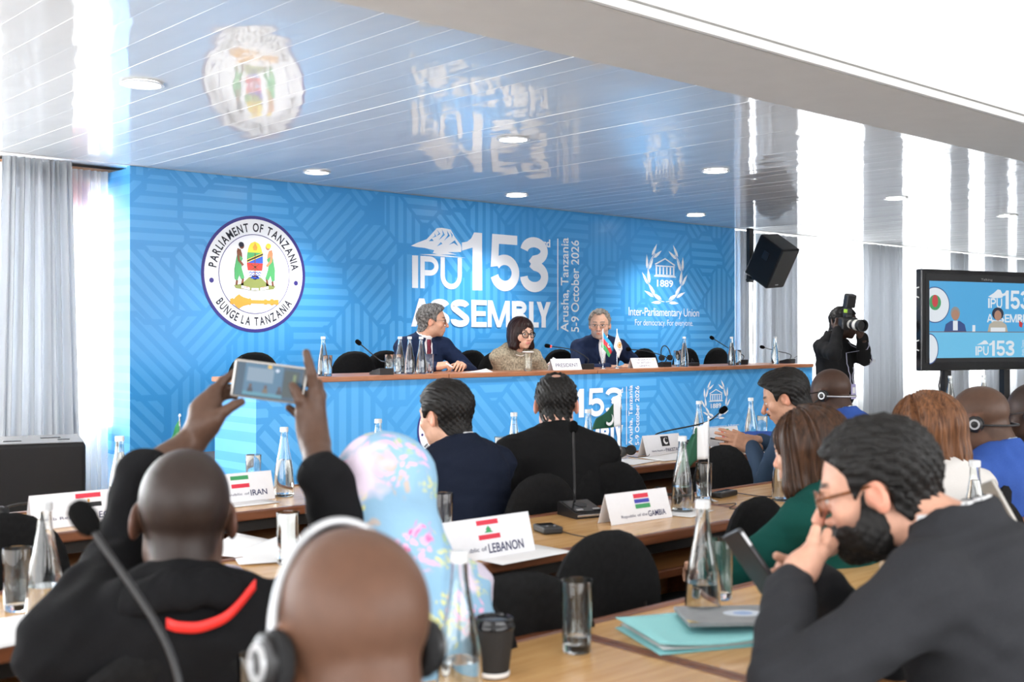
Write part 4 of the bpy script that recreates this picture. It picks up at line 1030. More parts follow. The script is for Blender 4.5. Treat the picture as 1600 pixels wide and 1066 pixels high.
# folder and booklet
m_teal = mat('teal_card', (.30, .68, .70), .6)
p = atZ(1092, 994, TZ); fo = thing('teal_folder', 'pale teal paper folder on the near table', 'folder', (p[0], p[1], TZ+.001), math.radians(-24))
def bent(w, d, z0, curl, n=8):
    vs = [((i/n-.5)*w, (j/n-.5)*d, z0+curl*((i/n-.5)**2)+.012*(j/n)*math.sin(3*i/n)) for j in range(n+1) for i in range(n+1)]
    return MB().add(vs, [(j*(n+1)+i, j*(n+1)+i+1, (j+1)*(n+1)+i+1, (j+1)*(n+1)+i) for j in range(n) for i in range(n)])
for z_, c_ in ((.001, .0), (.012, .05)):
    o = bent(.30, .235, z_, c_).build('folder_cover', m_teal, fo, True); o.modifiers.new('thick', 'SOLIDIFY').thickness = .0012
bent(.28, .22, .006, .02).build('inner_papers', m_paper, fo, True).modifiers.new('thick', 'SOLIDIFY').thickness = .002
p = atZ(1140, 968, TZ+.03); bk = thing('grey_booklet', 'grey booklet with pale oval emblem on top of the teal folder', 'booklet', (p[0]+.0, p[1], TZ+.032), math.radians(-38))
MB().rbox((0, 0, .006), (.22, .155, .010), .002).build('cover', mat('grey_cover', (.27, .28, .29), .5, noise=.08), bk)
b = MB(); b.poly(circ(.03, .0, .045, .03, 28), T3((0, 0, .0115))); b.build('cover_emblem', mat('pale_print', (.6, .66, .75), .5), bk)
b = MB(); b.poly(circ(.03, .0, .022, .016, 22), T3((0, 0, .0118))); b.build('cover_emblem', mat('pale_blue_print', (.3, .42, .66), .5), bk)
b = MB(); b.poly([(-.11, -.077), (-.085, -.077), (-.11, -.05)], T3((0, 0, .0119))); b.build('brass_corner', mat('brass', (.75, .55, .2), .3, 1), bk)

# ------------------------------------------------------------------ loudspeakers
m_spk = mat('black_speaker_paint', (.007, .007, .008), .55, bump=.3, bscale=500, spec=.3)
m_grille = mat('speaker_mesh', (.03, .03, .032), .5, bump=.8, bscale=260)
D_ = 6.0
pc = atD(70, 690, D_); hz = pc[2]
sub = thing('floor_loudspeaker', 'large black loudspeaker box on the floor in front of the grey curtain', 'loudspeaker', (pc[0]+.0, pc[1]+.12, 0), math.radians(-18))
MB().rbox((0, 0, hz/2+.01), (.46, .52, hz-.02), .02).build('cabinet', m_spk, sub)
MB().rbox((-.235, 0, hz/2), (.012, .46, hz-.10), .005).build('grille', m_grille, sub)
MB().rbox((0, 0, hz+.002), (.44, .50, .006), .002).build('top_panel', mat('lit_top_grey', (.12, .12, .125), .5), sub)  # top coloured lighter than the cabinet for the light it reflects
for x_, y_, w_ in ((-.12, -.1, .09), (.07, .05, .10), (.13, -.08, .06)): MB().rbox((x_, y_, hz+.006), (w_, .05, .005), .002).build('socket_plate', m_gloss, sub)
# wall loudspeaker on a black mast
YM = 9.1
pm_ = atY(1172, 400, YM); pt = atY(1172, 357, YM); pbm = atY(1172, 441, YM)
sp_ = thing('wall_loudspeaker', 'black loudspeaker hanging tilted on a mast beside the blue backdrop', 'loudspeaker', (pm_[0], YM, pbm[2]))
MB().box((0, 0, (pt[2]-pbm[2])/2), (.09, .05, pt[2]-pbm[2])).build('mast', m_steel, sp_)
MB().rbox((.10, -.08, .03), (.34, .20, .02), .004).build('bracket', m_steel, sp_)
c = atY(1206, 408, YM-.3); off = Vector((c[0]-pm_[0], -.3, c[2]-pbm[2]))
Ms = Matrix.Translation(off) @ R3('Z', -55) @ R3('Y', 24) @ R3('X', 24) @ R3('Z', -34)
b = MB(); w_, d_, h_ = .42, .34, .58
trap = [(-w_/2, -d_/2), (w_/2, -d_/2), (w_/2*.72, d_/2), (-w_/2*.72, d_/2)]
b.rbox((0, 0, 0), (w_, d_, h_), .018, M=Ms); b.build('cabinet', m_spk, sp_)
MB().rbox((w_/2+.004, 0, 0), (.012, d_-.03, h_-.04), .004, M=Ms).build('grille', m_grille, sp_)
MB().rbox((0.0, -d_/2-.002, .09), (.10, .008, .12), .003, M=Ms).rbox((0.03, -d_/2-.006, .10), (.05, .012, .05), .003, M=Ms).build('handle_recess', m_gloss, sp_)
MB().rbox((w_/2+.011, 0, -h_/2+.06), (.003, .06, .012), .001, M=Ms).build('badge', m_silver, sp_)
o = MB().tube(spline([(pm_[0]+.0, YM-.05, pbm[2]), (pm_[0]-.03, YM-.06, pbm[2]-.3), (pm_[0]-.01, YM-.06, 1.0), (pm_[0]-.01, YM-.06, PLAT+.02)]), .006, 6).build('cable', m_blackpl, None, True)
tag(o, 'long black cable dropping from the wall loudspeaker', 'cable')

# ------------------------------------------------------------------ television on a stand
DT = 9.0
pl_ = atD(1440, 420, DT); plb = atD(1440, 580, DT)
ang = math.radians(90-(42.1+63.5))          # direction of the screen width seen from above
TW, TH = 1.46, pl_[2]-plb[2]
wx, wy = math.cos(ang), math.sin(ang)
tv = thing('television', 'large flat television on a stand showing the panel', 'television', (pl_[0]+wx*TW/2, pl_[1]+wy*TW/2, plb[2]), ang)
MB().rbox((0, .03, TH/2), (TW, .06, TH), .008).build('bezel', m_gloss, tv)
MB().box((0, -.0012, TH/2+.015), (TW-.09, .003, TH-.10)).build('glass_front', mat('screen_black', (.02, .02, .022), .15), tv)
SW, SH, SB = TW-.16, TH*.76, TH*.125
def em(name, c, s=.52): return mat(name, (0, 0, 0), .3, emit=c, estr=s)
MS = lambda k: Matrix(((1, 0, 0, -SW/2), (0, 0, -1, -.003-.0008*k), (0, 1, 0, SB), (0, 0, 0, 1)))
def scr(pts, k, nm, m): return MB().poly([(x*SW, y*SH) for x, y in pts], MS(k)).build(nm, m, tv)
sb = em('screen_blue', (.08, .42, .78)); sb2 = em('screen_cyan', (.16, .56, .86)); sw = em('screen_white', (.80, .86, .92)); sdk = em('screen_dark', (.02, .03, .06)); sskin = em('screen_skin', (.45, .24, .16)); sbeige = em('screen_beige', (.5, .46, .38)); snav = em('screen_navy', (.035, .08, .25)); sred = em('screen_red', (.6, .05, .06)); sgrn = em('screen_green', (.05, .35, .12)); sgrey = em('screen_grey', (.3, .3, .3))
rect = lambda x0, y0, x1, y1: [(x0, y0), (x1, y0), (x1, y1), (x0, y1)]
scr(rect(0, 0, 1, 1), 0, 'picture_background', sb); scr(rect(0, 0, 1, .335), 1, 'picture_desk', sb2); scr(rect(0, .335, 1, .345), 2, 'picture_desk_edge', em('screen_brown', (.2, .12, .1)))
AR = SW/SH
E = lambda cx, cy, rx, ry, n=24, a0=0, a1=2*math.pi: circ(cx, cy, rx, ry, n, a0, a1)
def clipx(pts): return [(max(x, 0), y) for x, y in pts]
scr(clipx(E(.045, .69, .125, .235, 40)), 1, 'picture_seal', snav); scr(clipx(E(.045, .69, .118, .222, 40)), 2, 'picture_seal', sw); scr(clipx(E(.045, .72, .05, .10)), 3, 'picture_seal', sgrn); scr(clipx(E(.045, .74, .025, .08)), 4, 'picture_seal', sred)
scr(clipx(E(.0, .12, .075, .2, 40)), 2, 'picture_seal', snav); scr(clipx(E(.0, .12, .068, .185, 40)), 3, 'picture_seal', sw)
def scrword(s, boxes, y0, y1, st, k):
    b = MB(); H = (y1-y0)*SH
    for ch, (a, c) in zip(s, boxes):
        for pl in glyph(ch, (c-a)*SW/H, st): b.poly([(a*SW+p[0]*H, y0*SH+p[1]*H) for p in pl], MS(k))
    b.build('picture_lettering', sw, tv)
scrword('IPU', [(.50, .515), (.522, .57), (.575, .625)], .66, .79, .17, 3); scrword('153', [(.625, .685), (.70, .785), (.79, .875)], .65, .90, .19, 3)
scrword('ASSEMBLY', [(.49+.39*p, .49+.39*q) for p, q in ASM], .47, .58, .235, 3); scr([(.50, .81), (.55, .86), (.585, .91), (.61, .905), (.635, .83), (.625, .80), (.55, .79)], 3, 'picture_mountain', sw)
scrword('IPU', [(.39, .402), (.408, .452), (.457, .505)], .03, .15, .17, 3); scrword('153', [(.51, .56), (.575, .65), (.655, .735)], .02, .225, .19, 3); scr([(.40, .17), (.44, .2), (.465, .23), (.485, .225), (.505, .18)], 3, 'picture_mountain', sw)
b = MB(); text_fit(b, 'Arusha, Tanzania', .80*SW, .02*SH, .825*SW, .235*SH, MS(3), rot=90); text_fit(b, '5-9 October 2026', .835*SW, .02*SH, .86*SW, .235*SH, MS(3), rot=90); b.build('picture_lettering', sw, tv)
for cx, sc1, body, hair in ((.215, 1, snav, sgrey), (.585, .95, sbeige, sdk), (.93, 1.05, snav, sgrey)):
    w_ = .095*sc1; scr([(cx-w_, .345), (cx-w_*.85, .44), (cx-w_*.4, .485), (cx+w_*.4, .485), (cx+w_*.85, .44), (cx+w_, .345)], 4, 'picture_person', body)
    if body is snav: scr([(cx-.02, .36), (cx+.02, .36), (cx+.02, .485), (cx-.02, .485)], 5, 'picture_shirt', sw)
    scr(E(cx, .585, .04*sc1 if body is snav else .052, .085), 5, 'picture_hair', hair); scr(E(cx, .56, .032, .07), 6, 'picture_face', sskin)
scr(rect(.52, .345, .65, .40), 7, 'picture_card', sw); scr([(.775, .50), (.81, .46), (.80, .40), (.775, .42)], 7, 'picture_flag', sred); scr([(.85, .52), (.885, .44), (.865, .39), (.84, .44)], 7, 'picture_flag', sw); scr(rect(.36, .345, .385, .43), 7, 'picture_glass', sw)
b = MB(); text_fit(b, 'Talking', .44*SW, 1.015*SH, .54*SW, 1.05*SH, MS(1)); b.build('picture_caption', sgrey, tv)
for zz in (.2, .72): MB().tube([(-TW/2, .03, TH*zz), (-TW/2-.03, .03, TH*zz+.01), (-TW/2-.03, .03, TH*(zz+.09)), (-TW/2, .03, TH*(zz+.1))], .006, 6).build('carry_handle', m_fwhite, tv, True)
st = thing('television_stand', 'black wheeled stand with a shelf under the television', 'stand', (tv.location.x, tv.location.y, 0), ang)
zb = plb[2]
for sx in (-1, 1): MB().box((sx*.34, .12, (zb+.2)/2+.05), (.07, .05, zb+.15)).build('column', m_steel, st); MB().rbox((sx*.34, .1, .06), (.06, .7, .05), .01).build('foot', m_steel, st)
MB().rbox((0, .10, zb-.34), (1.15, .42, .025), .005).build('shelf', m_steel, st)
MB().box((0, .1, zb+.25), (.74, .04, .5)).build('mount_plate', m_steel, st)
MB().tube([(-.46, .05, zb), (-.49, .05, zb-.12), (-.45, .05, zb-.3), (-.46, .08, zb-.9)], .006, 6).build('cable', m_blackpl, st, True)
def on_shelf(x, y=0.0):
    return (tv.location.x+wx*x-wy*y, tv.location.y+wy*x+wx*y, zb-.34+.0135)
place(bt_full, on_shelf(-.42, .0), 'water bottle on the stand shelf under the screen, nearer the shelf end', 'glass water bottles'); place(bt_full, on_shelf(-.02, .02), 'water bottle in the middle of the stand shelf under the screen', 'glass water bottles')
c2 = copy_tree(cup); c2.location = on_shelf(.36, 0); c2['label'] = 'black paper coffee cup on the stand shelf under the television'
rb = thing('shelf_papers', 'papers and cartons stacked below the television stand shelf', 'papers', on_shelf(-.52, -.1))
rb.location.z = .02
MB().rbox((0, 0, .30), (.22, .25, .60), .01).build('carton', m_card, rb); MB().rbox((0.0, 0, .605), (.2, .28, .01), .002).build('paper_pile', m_paper, rb)
# ------------------------------------------------------------------ signed distance modelling for bodies and clothes
def smin(a, b, k):
    if k <= 0: return np.minimum(a, b)
    h = np.clip(.5+.5*(b-a)/k, 0, 1); return b*(1-h)+a*h-k*h*(1-h)
class Field:
    def __init__(s, lo, hi, h):
        s.lo = np.array(lo, np.float32); s.h = h
        n = [int(math.ceil((b-a)/h))+1 for a, b in zip(lo, hi)]
        s.ax = [np.float32(lo[i])+np.arange(n[i], dtype=np.float32)*np.float32(h) for i in range(3)]
        s.d = np.full(n, .25, np.float32)
    def blk(s, lo, hi, k):
        m = k+3*s.h; sl = []
        for i in range(3):
            a = int(max(0, math.floor((lo[i]-m-s.lo[i])/s.h))); b = int(min(len(s.ax[i]), math.ceil((hi[i]+m-s.lo[i])/s.h)+1))
            if b <= a: return None
            sl.append(slice(a, b))
        return tuple(sl)
    def xyz(s, sl): return s.ax[0][sl[0]][:, None, None], s.ax[1][sl[1]][None, :, None], s.ax[2][sl[2]][None, None, :]
    def put(s, sl, p, k, sub):
        if sub: s.d[sl] = -smin(-s.d[sl], p, k)
        else: s.d[sl] = smin(s.d[sl], p, k)
    def ell(s, c, r, k=.01, sub=False, R=None):
        c = np.asarray(c, float); r = np.asarray(r, float); e = r if R is None else np.full(3, r.max())
        sl = s.blk(c-e, c+e, k)
        if sl is None: return s
        X, Y, Z = s.xyz(sl); x, y, z = X-c[0], Y-c[1], Z-c[2]
        if R is not None:
            R = np.asarray(R); x, y, z = (R[0, 0]*x+R[1, 0]*y+R[2, 0]*z), (R[0, 1]*x+R[1, 1]*y+R[2, 1]*z), (R[0, 2]*x+R[1, 2]*y+R[2, 2]*z)
        q0 = np.sqrt((x/r[0])**2+(y/r[1])**2+(z/r[2])**2); q1 = np.sqrt((x/r[0]**2)**2+(y/r[1]**2)**2+(z/r[2]**2)**2)+1e-6
        s.put(sl, (q0*(q0-1)/q1).astype(np.float32), k, sub); return s
    def cap(s, a, b, ra, rb=None, k=.01, sub=False, flat=None):
        rb = ra if rb is None else rb
        a = np.asarray(a, float); b = np.asarray(b, float); m = max(ra, rb)
        sl = s.blk(np.minimum(a, b)-m, np.maximum(a, b)+m, k)
        if sl is None: return s
        X, Y, Z = s.xyz(sl); ab = b-a; L2 = float(ab@ab)+1e-9
        t = np.clip(((X-a[0])*ab[0]+(Y-a[1])*ab[1]+(Z-a[2])*ab[2])/L2, 0, 1)
        p = np.sqrt((X-a[0]-ab[0]*t)**2+(Y-a[1]-ab[1]*t)**2+(Z-a[2]-ab[2]*t)**2)-(ra+(rb-ra)*t)
        s.put(sl, p.astype(np.float32), k, sub); return s
    def box(s, c, hf, rd=.005, k=.005, sub=False, R=None):
        c = np.asarray(c, float); hf = np.asarray(hf, float); e = hf+rd if R is None else np.full(3, np.linalg.norm(hf)+rd)
        sl = s.blk(c-e, c+e, k)
        if sl is None: return s
        X, Y, Z = s.xyz(sl); x, y, z = X-c[0]+0*(Y+Z), Y-c[1]+0*(X+Z), Z-c[2]+0*(X+Y)
        if R is not None:
            R = np.asarray(R); x, y, z = (R[0, 0]*x+R[1, 0]*y+R[2, 0]*z), (R[0, 1]*x+R[1, 1]*y+R[2, 1]*z), (R[0, 2]*x+R[1, 2]*y+R[2, 2]*z)
        qx, qy, qz = np.abs(x)-hf[0], np.abs(y)-hf[1], np.abs(z)-hf[2]
        p = np.sqrt(np.maximum(qx, 0)**2+np.maximum(qy, 0)**2+np.maximum(qz, 0)**2)+np.minimum(np.maximum(qx, np.maximum(qy, qz)), 0)-rd
        s.put(sl, p.astype(np.float32), k, sub); return s
    def torus(s, c, R, rx, ry, rr, rz, k=.005, sub=False):
        """ring in the local xy plane of R: radii rx, ry; tube rr (radial) by rz (axial)"""
        c = np.asarray(c, float); e = np.full(3, max(rx, ry)+max(rr, rz)); sl = s.blk(c-e, c+e, k)
        if sl is None: return s
        X, Y, Z = s.xyz(sl); x, y, z = X-c[0], Y-c[1], Z-c[2]; R = np.asarray(R)
        x, y, z = (R[0, 0]*x+R[1, 0]*y+R[2, 0]*z), (R[0, 1]*x+R[1, 1]*y+R[2, 1]*z), (R[0, 2]*x+R[1, 2]*y+R[2, 2]*z)
        ra = np.sqrt((x/rx)**2+(y/ry)**2)+1e-6; q = (ra-1)*min(rx, ry)
        p = (np.sqrt((q/rr)**2+(z/rz)**2)-1)*min(rr, rz)
        s.put(sl, p.astype(np.float32), k, sub); return s
    def full(s): return s.ax[0][:, None, None], s.ax[1][None, :, None], s.ax[2][None, None, :]
    def wrinkle(s, amp, f, seed=0, st=(1, 1, 1)):
        r = np.random.RandomState(seed); X, Y, Z = s.full(); out = 0
        for i in range(5):
            v = r.normal(size=3)*f*(1+.5*i)*np.array(st); p = r.uniform(0, 6.28)
            w = v[[1, 2, 0]]*.35
            out = out+np.sin(v[0]*X+v[1]*Y+v[2]*Z+p+1.3*np.sin(w[0]*X+w[1]*Y+w[2]*Z))/(1+.35*i)
        s.d = s.d+np.float32(amp)*out.astype(np.float32)/2; return s
    def front(s, x, z, side=1):
        """outermost y of the surface at x, z"""
        i = int(round((x-s.lo[0])/s.h)); k = int(round((z-s.lo[2])/s.h)); row = s.d[min(max(i, 0), s.d.shape[0]-1), :, min(max(k, 0), s.d.shape[2]-1)]
        w = np.where(row < 0)[0]
        if not len(w): return None
        return float(s.ax[1][w[-1] if side > 0 else w[0]])+side*s.h*.5
    def mesh(s):
        d = s.d.copy(); d[0] = d[-1] = .1; d[:, 0] = d[:, -1] = .1; d[:, :, 0] = d[:, :, -1] = .1
        S = d < 0; nx, ny, nz = d.shape
        cnt = np.zeros((nx-1, ny-1, nz-1), np.int8)
        cor = [(i, j, k) for i in (0, 1) for j in (0, 1) for k in (0, 1)]
        for i, j, k in cor: cnt += S[i:nx-1+i, j:ny-1+j, k:nz-1+k]
        act = (cnt > 0) & (cnt < 8); idx = np.full(act.shape, -1, np.int64); n = int(act.sum()); idx[act] = np.arange(n)
        ci = np.argwhere(act); acc = np.zeros((n, 3)); num = np.zeros(n)
        cv = {c: d[ci[:, 0]+c[0], ci[:, 1]+c[1], ci[:, 2]+c[2]] for c in cor}
        for a in cor:
            for ax in range(3):
                if a[ax]: continue
                b = list(a); b[ax] = 1; b = tuple(b); da, db = cv[a], cv[b]; m = (da < 0) != (db < 0)
                t = da[m]/(da[m]-db[m]); p = np.array(a, float)[None, :].repeat(m.sum(), 0); p[:, ax] += t; acc[m] += p; num[m] += 1
        v = (ci+acc/num[:, None])*s.h+s.lo
        fs = []
        for ax in range(3):
            A = [slice(None)]*3; B = [slice(None)]*3; A[ax] = slice(0, -1); B[ax] = slice(1, None)
            o = [i for i in range(3) if i != ax]
            for q in o: A[q] = slice(1, -1); B[q] = slice(1, -1)
            sa, sb = S[tuple(A)], S[tuple(B)]; e = np.argwhere(sa != sb); sg = sa[sa != sb]
            base = e.copy(); base[:, o[0]] += 1; base[:, o[1]] += 1
            def cell(u, w):
                c = base.copy(); c[:, o[0]] += u-1; c[:, o[1]] += w-1; return idx[c[:, 0], c[:, 1], c[:, 2]]
            q = np.stack([cell(0, 0), cell(1, 0), cell(1, 1), cell(0, 1)], 1)
            flip = sg if ax != 1 else ~sg
            q[~flip] = q[~flip][:, ::-1]; fs.append(q)
        return v, np.concatenate(fs)

def np_mesh(name, V, Q, m, parent=None, cols=None, smooth=True):
    me = bpy.data.meshes.new(name); V = np.asarray(V, np.float32); Q = np.asarray(Q, np.int32)
    me.vertices.add(len(V)); me.vertices.foreach_set('co', V.ravel())
    me.loops.add(Q.size); me.loops.foreach_set('vertex_index', Q.ravel())
    me.polygons.add(len(Q)); me.polygons.foreach_set('loop_start', np.arange(len(Q), dtype=np.int32)*4)
    try: me.polygons.foreach_set('loop_total', np.full(len(Q), 4, dtype=np.int32))
    except Exception: pass
    me.update(calc_edges=True); me.validate()
    if cols is not None:
        at = me.attributes.new('Col', 'FLOAT_COLOR', 'POINT')
        at.data.foreach_set('color', np.concatenate([cols, np.ones((len(cols), 1))], 1).astype(np.float32).ravel())
    return link_mesh(name, me, m, parent, smooth)

def rot_np(yaw=0, pitch=0, roll=0):
    """yaw ccw from +Y, pitch nods down, roll tips toward the right shoulder"""
    return np.array((Matrix.Rotation(math.radians(yaw), 3, 'Z') @ Matrix.Rotation(math.radians(-pitch), 3, 'X') @ Matrix.Rotation(math.radians(roll), 3, 'Y')))
def ss(a, b, x): t = np.clip((x-a)/(b-a), 0, 1); return t*t*(3-2*t)

m_skin = mat('skin', (.5, .3, .2), .42, attr='Col', noise=.07, nscale=55, bump=.12, bscale=500, spec=.32)

# ---- head -------------------------------------------------------------------
def head_field(h, fem=False, nose=1.0, jaw=1.0, fat=1.0, ears=True):
    F = Field((-.115, -.155, -.235), (.115, .150, .145), h)
    F.ell((0, -.014, .030), (.077*fat**.5, .099, .088))
    F.ell((0, .020, -.015), (.067*fat, .068, .088), k=.03)
    F.ell((0, .018, -.068), (.056*jaw*fat, .060, .046), k=.03)
    F.ell((0, .066, -.099), (.024*jaw, .019, .016 if not fem else .014), k=.02)
    for sx in (-1, 1):
        F.ell((sx*.043*fat, .056, -.030), (.023, .021, .021), k=.02)
        F.ell((sx*.046*jaw*fat, .0, -.075), (.016, .026, .024), k=.025)
    F.cap((-.034, .080, .020), (.034, .080, .020), .0115 if not fem else .009, k=.014)
    for sx in (-1, 1): F.ell((sx*.031, .100, .000), (.017, .016, .012), k=.012, sub=True)
    for sx in (-1, 1):
        F.ell((sx*.031, .0765, -.001), (.0128, .0128, .0128), k=.002)
        F.cap((sx*.020, .0865, .006), (sx*.043, .0815, .005), .0042, .0038, k=.004); F.cap((sx*.021, .0850, -.0085), (sx*.042, .0805, -.0085), .0036, k=.005)
    F.cap((0, .086, .010), (0, .086+.024*nose, -.034), .0075, .0105*nose**.5, k=.012)
    F.ell((0, .086+.022*nose, -.039), (.0125, .010, .009), k=.006)
    for sx in (-1, 1): F.ell((sx*.0135, .0925, -.041), (.0085, .011, .0085), k=.006)
    F.ell((0, .073, -.066), (.030, .022, .024), k=.016)
    F.cap((-.017, .0895, -.0635), (.017, .0895, -.0635), .0048 if not fem else .0055, k=.006); F.cap((0, .0945, -.0625), (0, .0945, -.0625), .005, k=.006)
    F.cap((-.015, .0890, -.0735), (.015, .0890, -.0735), .006 if not fem else .007, k=.005)
    if ears:
        for sx in (-1, 1):
            R = np.array(Matrix.Rotation(math.radians(sx*24), 3, 'Z') @ Matrix.Rotation(math.radians(-12), 3, 'X'))
            F.ell((sx*.0805*fat**.5, -.012, -.012), (.0085, .0195, .033), k=.006, R=R)
            F.ell((sx*.0885*fat**.5, -.009, -.008), (.006, .012, .020), k=.004, sub=True, R=R)
            F.ell((sx*.074*fat**.5, .001, -.014), (.010, .010, .016), k=.006)
    return F
def neck(F, N, r=.056):
    """N is the neck base in head coordinates"""
    N = np.asarray(N, float); F.cap((0, -.026, -.055), N, r, r*1.08, k=.025)
    F.cap((0, -.052, -.05), N+np.array([0, -.012, 0]), r*.86, r*1.0, k=.02)

def hairline(y, low=0.0):
    return np.interp(y, [-.13, -.085, -.055, -.030, -.022, .008, .030, .036, .050, .066, .082, .1], [-.085+low, -.085+low, -.075+low, -.040, .004, .010, -.004, .040, .058, .070, .082, .095])
def head_colors(L, p):
    x, y, z = L[:, 0], L[:, 1], L[:, 2]; n = len(L)
    c = np.tile(np.array(p['skin']), (n, 1)); ax = np.abs(x)
    def mixc(m, col, a=1.0):
        nonlocal c
        m = (np.clip(m, 0, 1)*a)[:, None]; c = c*(1-m)+np.array(col)*m
    # warmer nose, ears and cheeks
    warm = np.maximum(np.exp(-((x/.02)**2+((y-.105)/.03)**2+((z+.035)/.02)**2)), np.maximum(ss(.078, .088, ax)*(z < .03)*(z > -.06), .6*np.exp(-(((ax-.042)/.02)**2+((y-.07)/.03)**2+((z+.035)/.022)**2))))
    c = c*(1+warm[:, None]*np.array(p.get('warm', (.12, -.10, -.12))))
    lip = ss(1.15, .8, np.sqrt((x/.024)**2+((y-.092)/.016)**2+((z+.0685)/.0105)**2)); mixc(lip, p.get('lip', np.array(p['skin'])*np.array([.95, .62, .62])), .8)
    mline = ss(1, .6, np.sqrt((x/.022)**2+((z+.0688)/.0016)**2))*(y > .075); mixc(mline, (.10, .03, .03), .7)
    br = p.get('brow')
    if br is not None:
        zb = .0235+.004*np.cos((ax-.034)/.022*1.5); mb = ss(.0062, .003, np.abs(z-zb))*ss(.010, .015, ax)*ss(.054, .046, ax)*(y > .05); mixc(mb, br, .9)
    for sx in (-1, 1):
        de = np.sqrt((x-sx*.031)**2+(y-.0765)**2+(z+.001)**2); eye = (de < .0139)*(y > .079)*(z < .0045)*(z > -.0075)
        mixc(eye*1.0, (.62, .58, .55)); di = np.sqrt((x-sx*.031)**2+(z+.001)**2); mixc(eye*ss(.0068, .005, di), p.get('iris', (.03, .015, .01)))
        lid = ss(.0022, .001, np.abs(z-.0052-.001*np.cos((x-sx*.031)*150)))*(np.abs(x-sx*.031) < .0145)*(y > .07); mixc(lid, (.03, .015, .012), .8)
    st = p.get('stubble')
    if st is not None:
        zb = np.interp(y, [-.02, .02, .05, .075, .1], [-.02, -.03, -.052, -.056, -.052]); mb = ss(.024, -.008, z-zb)*ss(-.02, .01, y)*ss(-.150, -.120, z); mb = mb*(1-lip); mixc(mb, st, p.get('stub_a', .5))
    cr = p.get('crop')
    if cr is not None:
        g = z-hairline(y, p.get('low', 0)); mb = ss(-.006, .012, g)*(1-ss(.074, .082, ax)*(z < .025)*(z > -.05)*(y > -.04)); mixc(mb, cr, p.get('crop_a', .7))
    return np.clip(c, 0, 1)

def hair_short(h, p):
    t = p.get('thick', .014); F = head_field(h, p.get('fem', False), fat=p['fat'], ears=False); neck(F, (0, -.06, -.19), .053)
    X, Y, Z = F.full(); top = np.clip((Z+.06)/.14, 0, 1)
    zl = np.interp(F.ax[1], [-.15, -.085, -.058, -.034, -.022, .006, .030, .034, .048, .062, .078, .1], np.array([-.088, -.088, -.078, -.045, .0, .012, -.012, .034, .054, .066, .080, .1])+p.get('front', 0)*np.array([0, 0, 0, 0, 0, 0, 0, .3, 1, 1, 1, 1]))[None, :, None].astype(np.float32)
    tt = (t*(.55+.45*top)).astype(np.float32)+0*X
    if p.get('quiff'): tt = tt+(p['quiff']*np.clip((Y-.0)/.06, 0, 1)*np.clip((Z-.05)/.04, 0, 1)).astype(np.float32)
    rs = np.random.RandomState(p.get('seed', 0)); nz = 0
    for i in range(7):
        v = rs.normal(size=3)*(110+45*i)*np.array([1, .8, 1]); nz = nz+np.sin(v[0]*X+v[1]*Y+v[2]*Z+rs.uniform(0, 6.28))/(1+.3*i)
    d = F.d-tt-np.float32(p.get('rough', .0016))*nz.astype(np.float32)
    g = (zl-Z+.0*X)*np.float32(.8)+np.float32(.0006)*nz.astype(np.float32)
    F.d = -smin(-d, -g, .005)
    for sx in (-1, 1): F.ell((sx*.084, -.010, -.016), (.022, .026, .032), k=.004, sub=True)
    if p.get('bald_spot'): F.ell((0, -.070, .134), (.045, .05, .030), k=.012, sub=True)
    if p.get('recede'):
        for sx in (-1, 1): F.ell((sx*.042, .075, .085), (.026, .035, .025), k=.01, sub=True)
    return F
def beard_full(h, p):
    F = head_field(h, ears=False, nose=.6, fat=p['fat']); X, Y, Z = F.full()
    rs = np.random.RandomState(3); nz = 0
    for i in range(6):
        v = rs.normal(size=3)*(90+50*i); nz = nz+np.sin(v[0]*X+v[1]*Y+v[2]*Z+rs.uniform(0, 6.28))/(1+.3*i)
    low = np.clip((-.04-Z)/.07, 0, 1); d = F.d-(.0030+p.get('beard_t', .012)*low).astype(np.float32)-np.float32(.0009)*nz.astype(np.float32)
    zb = np.interp(F.ax[1], [-.05, -.012, .004, .018, .028, .045, .07, .12], [-.2, -.03, .006, -.004, -.034, -.056, -.053, -.047])[None, :, None].astype(np.float32)
    g = np.maximum((Z-zb)+0*X, (-.014-Y)+0*X+0*Z)*np.float32(.8)+np.float32(.0018)*nz.astype(np.float32)
    F.d = -smin(-d, -g, .005); F.ell((0, .10, -.0690), (.020, .02, .0085), k=.003, sub=True); return F
def moustache(h):
    F = Field((-.05, .05, -.085), (.05, .125, -.03), h)
    for sx in (-1, 1): F.cap((sx*.003, .099, -.0535), (sx*.026, .090, -.0605), .0058, .0036, k=.004)
    F.wrinkle(.001, 300, 2); return F
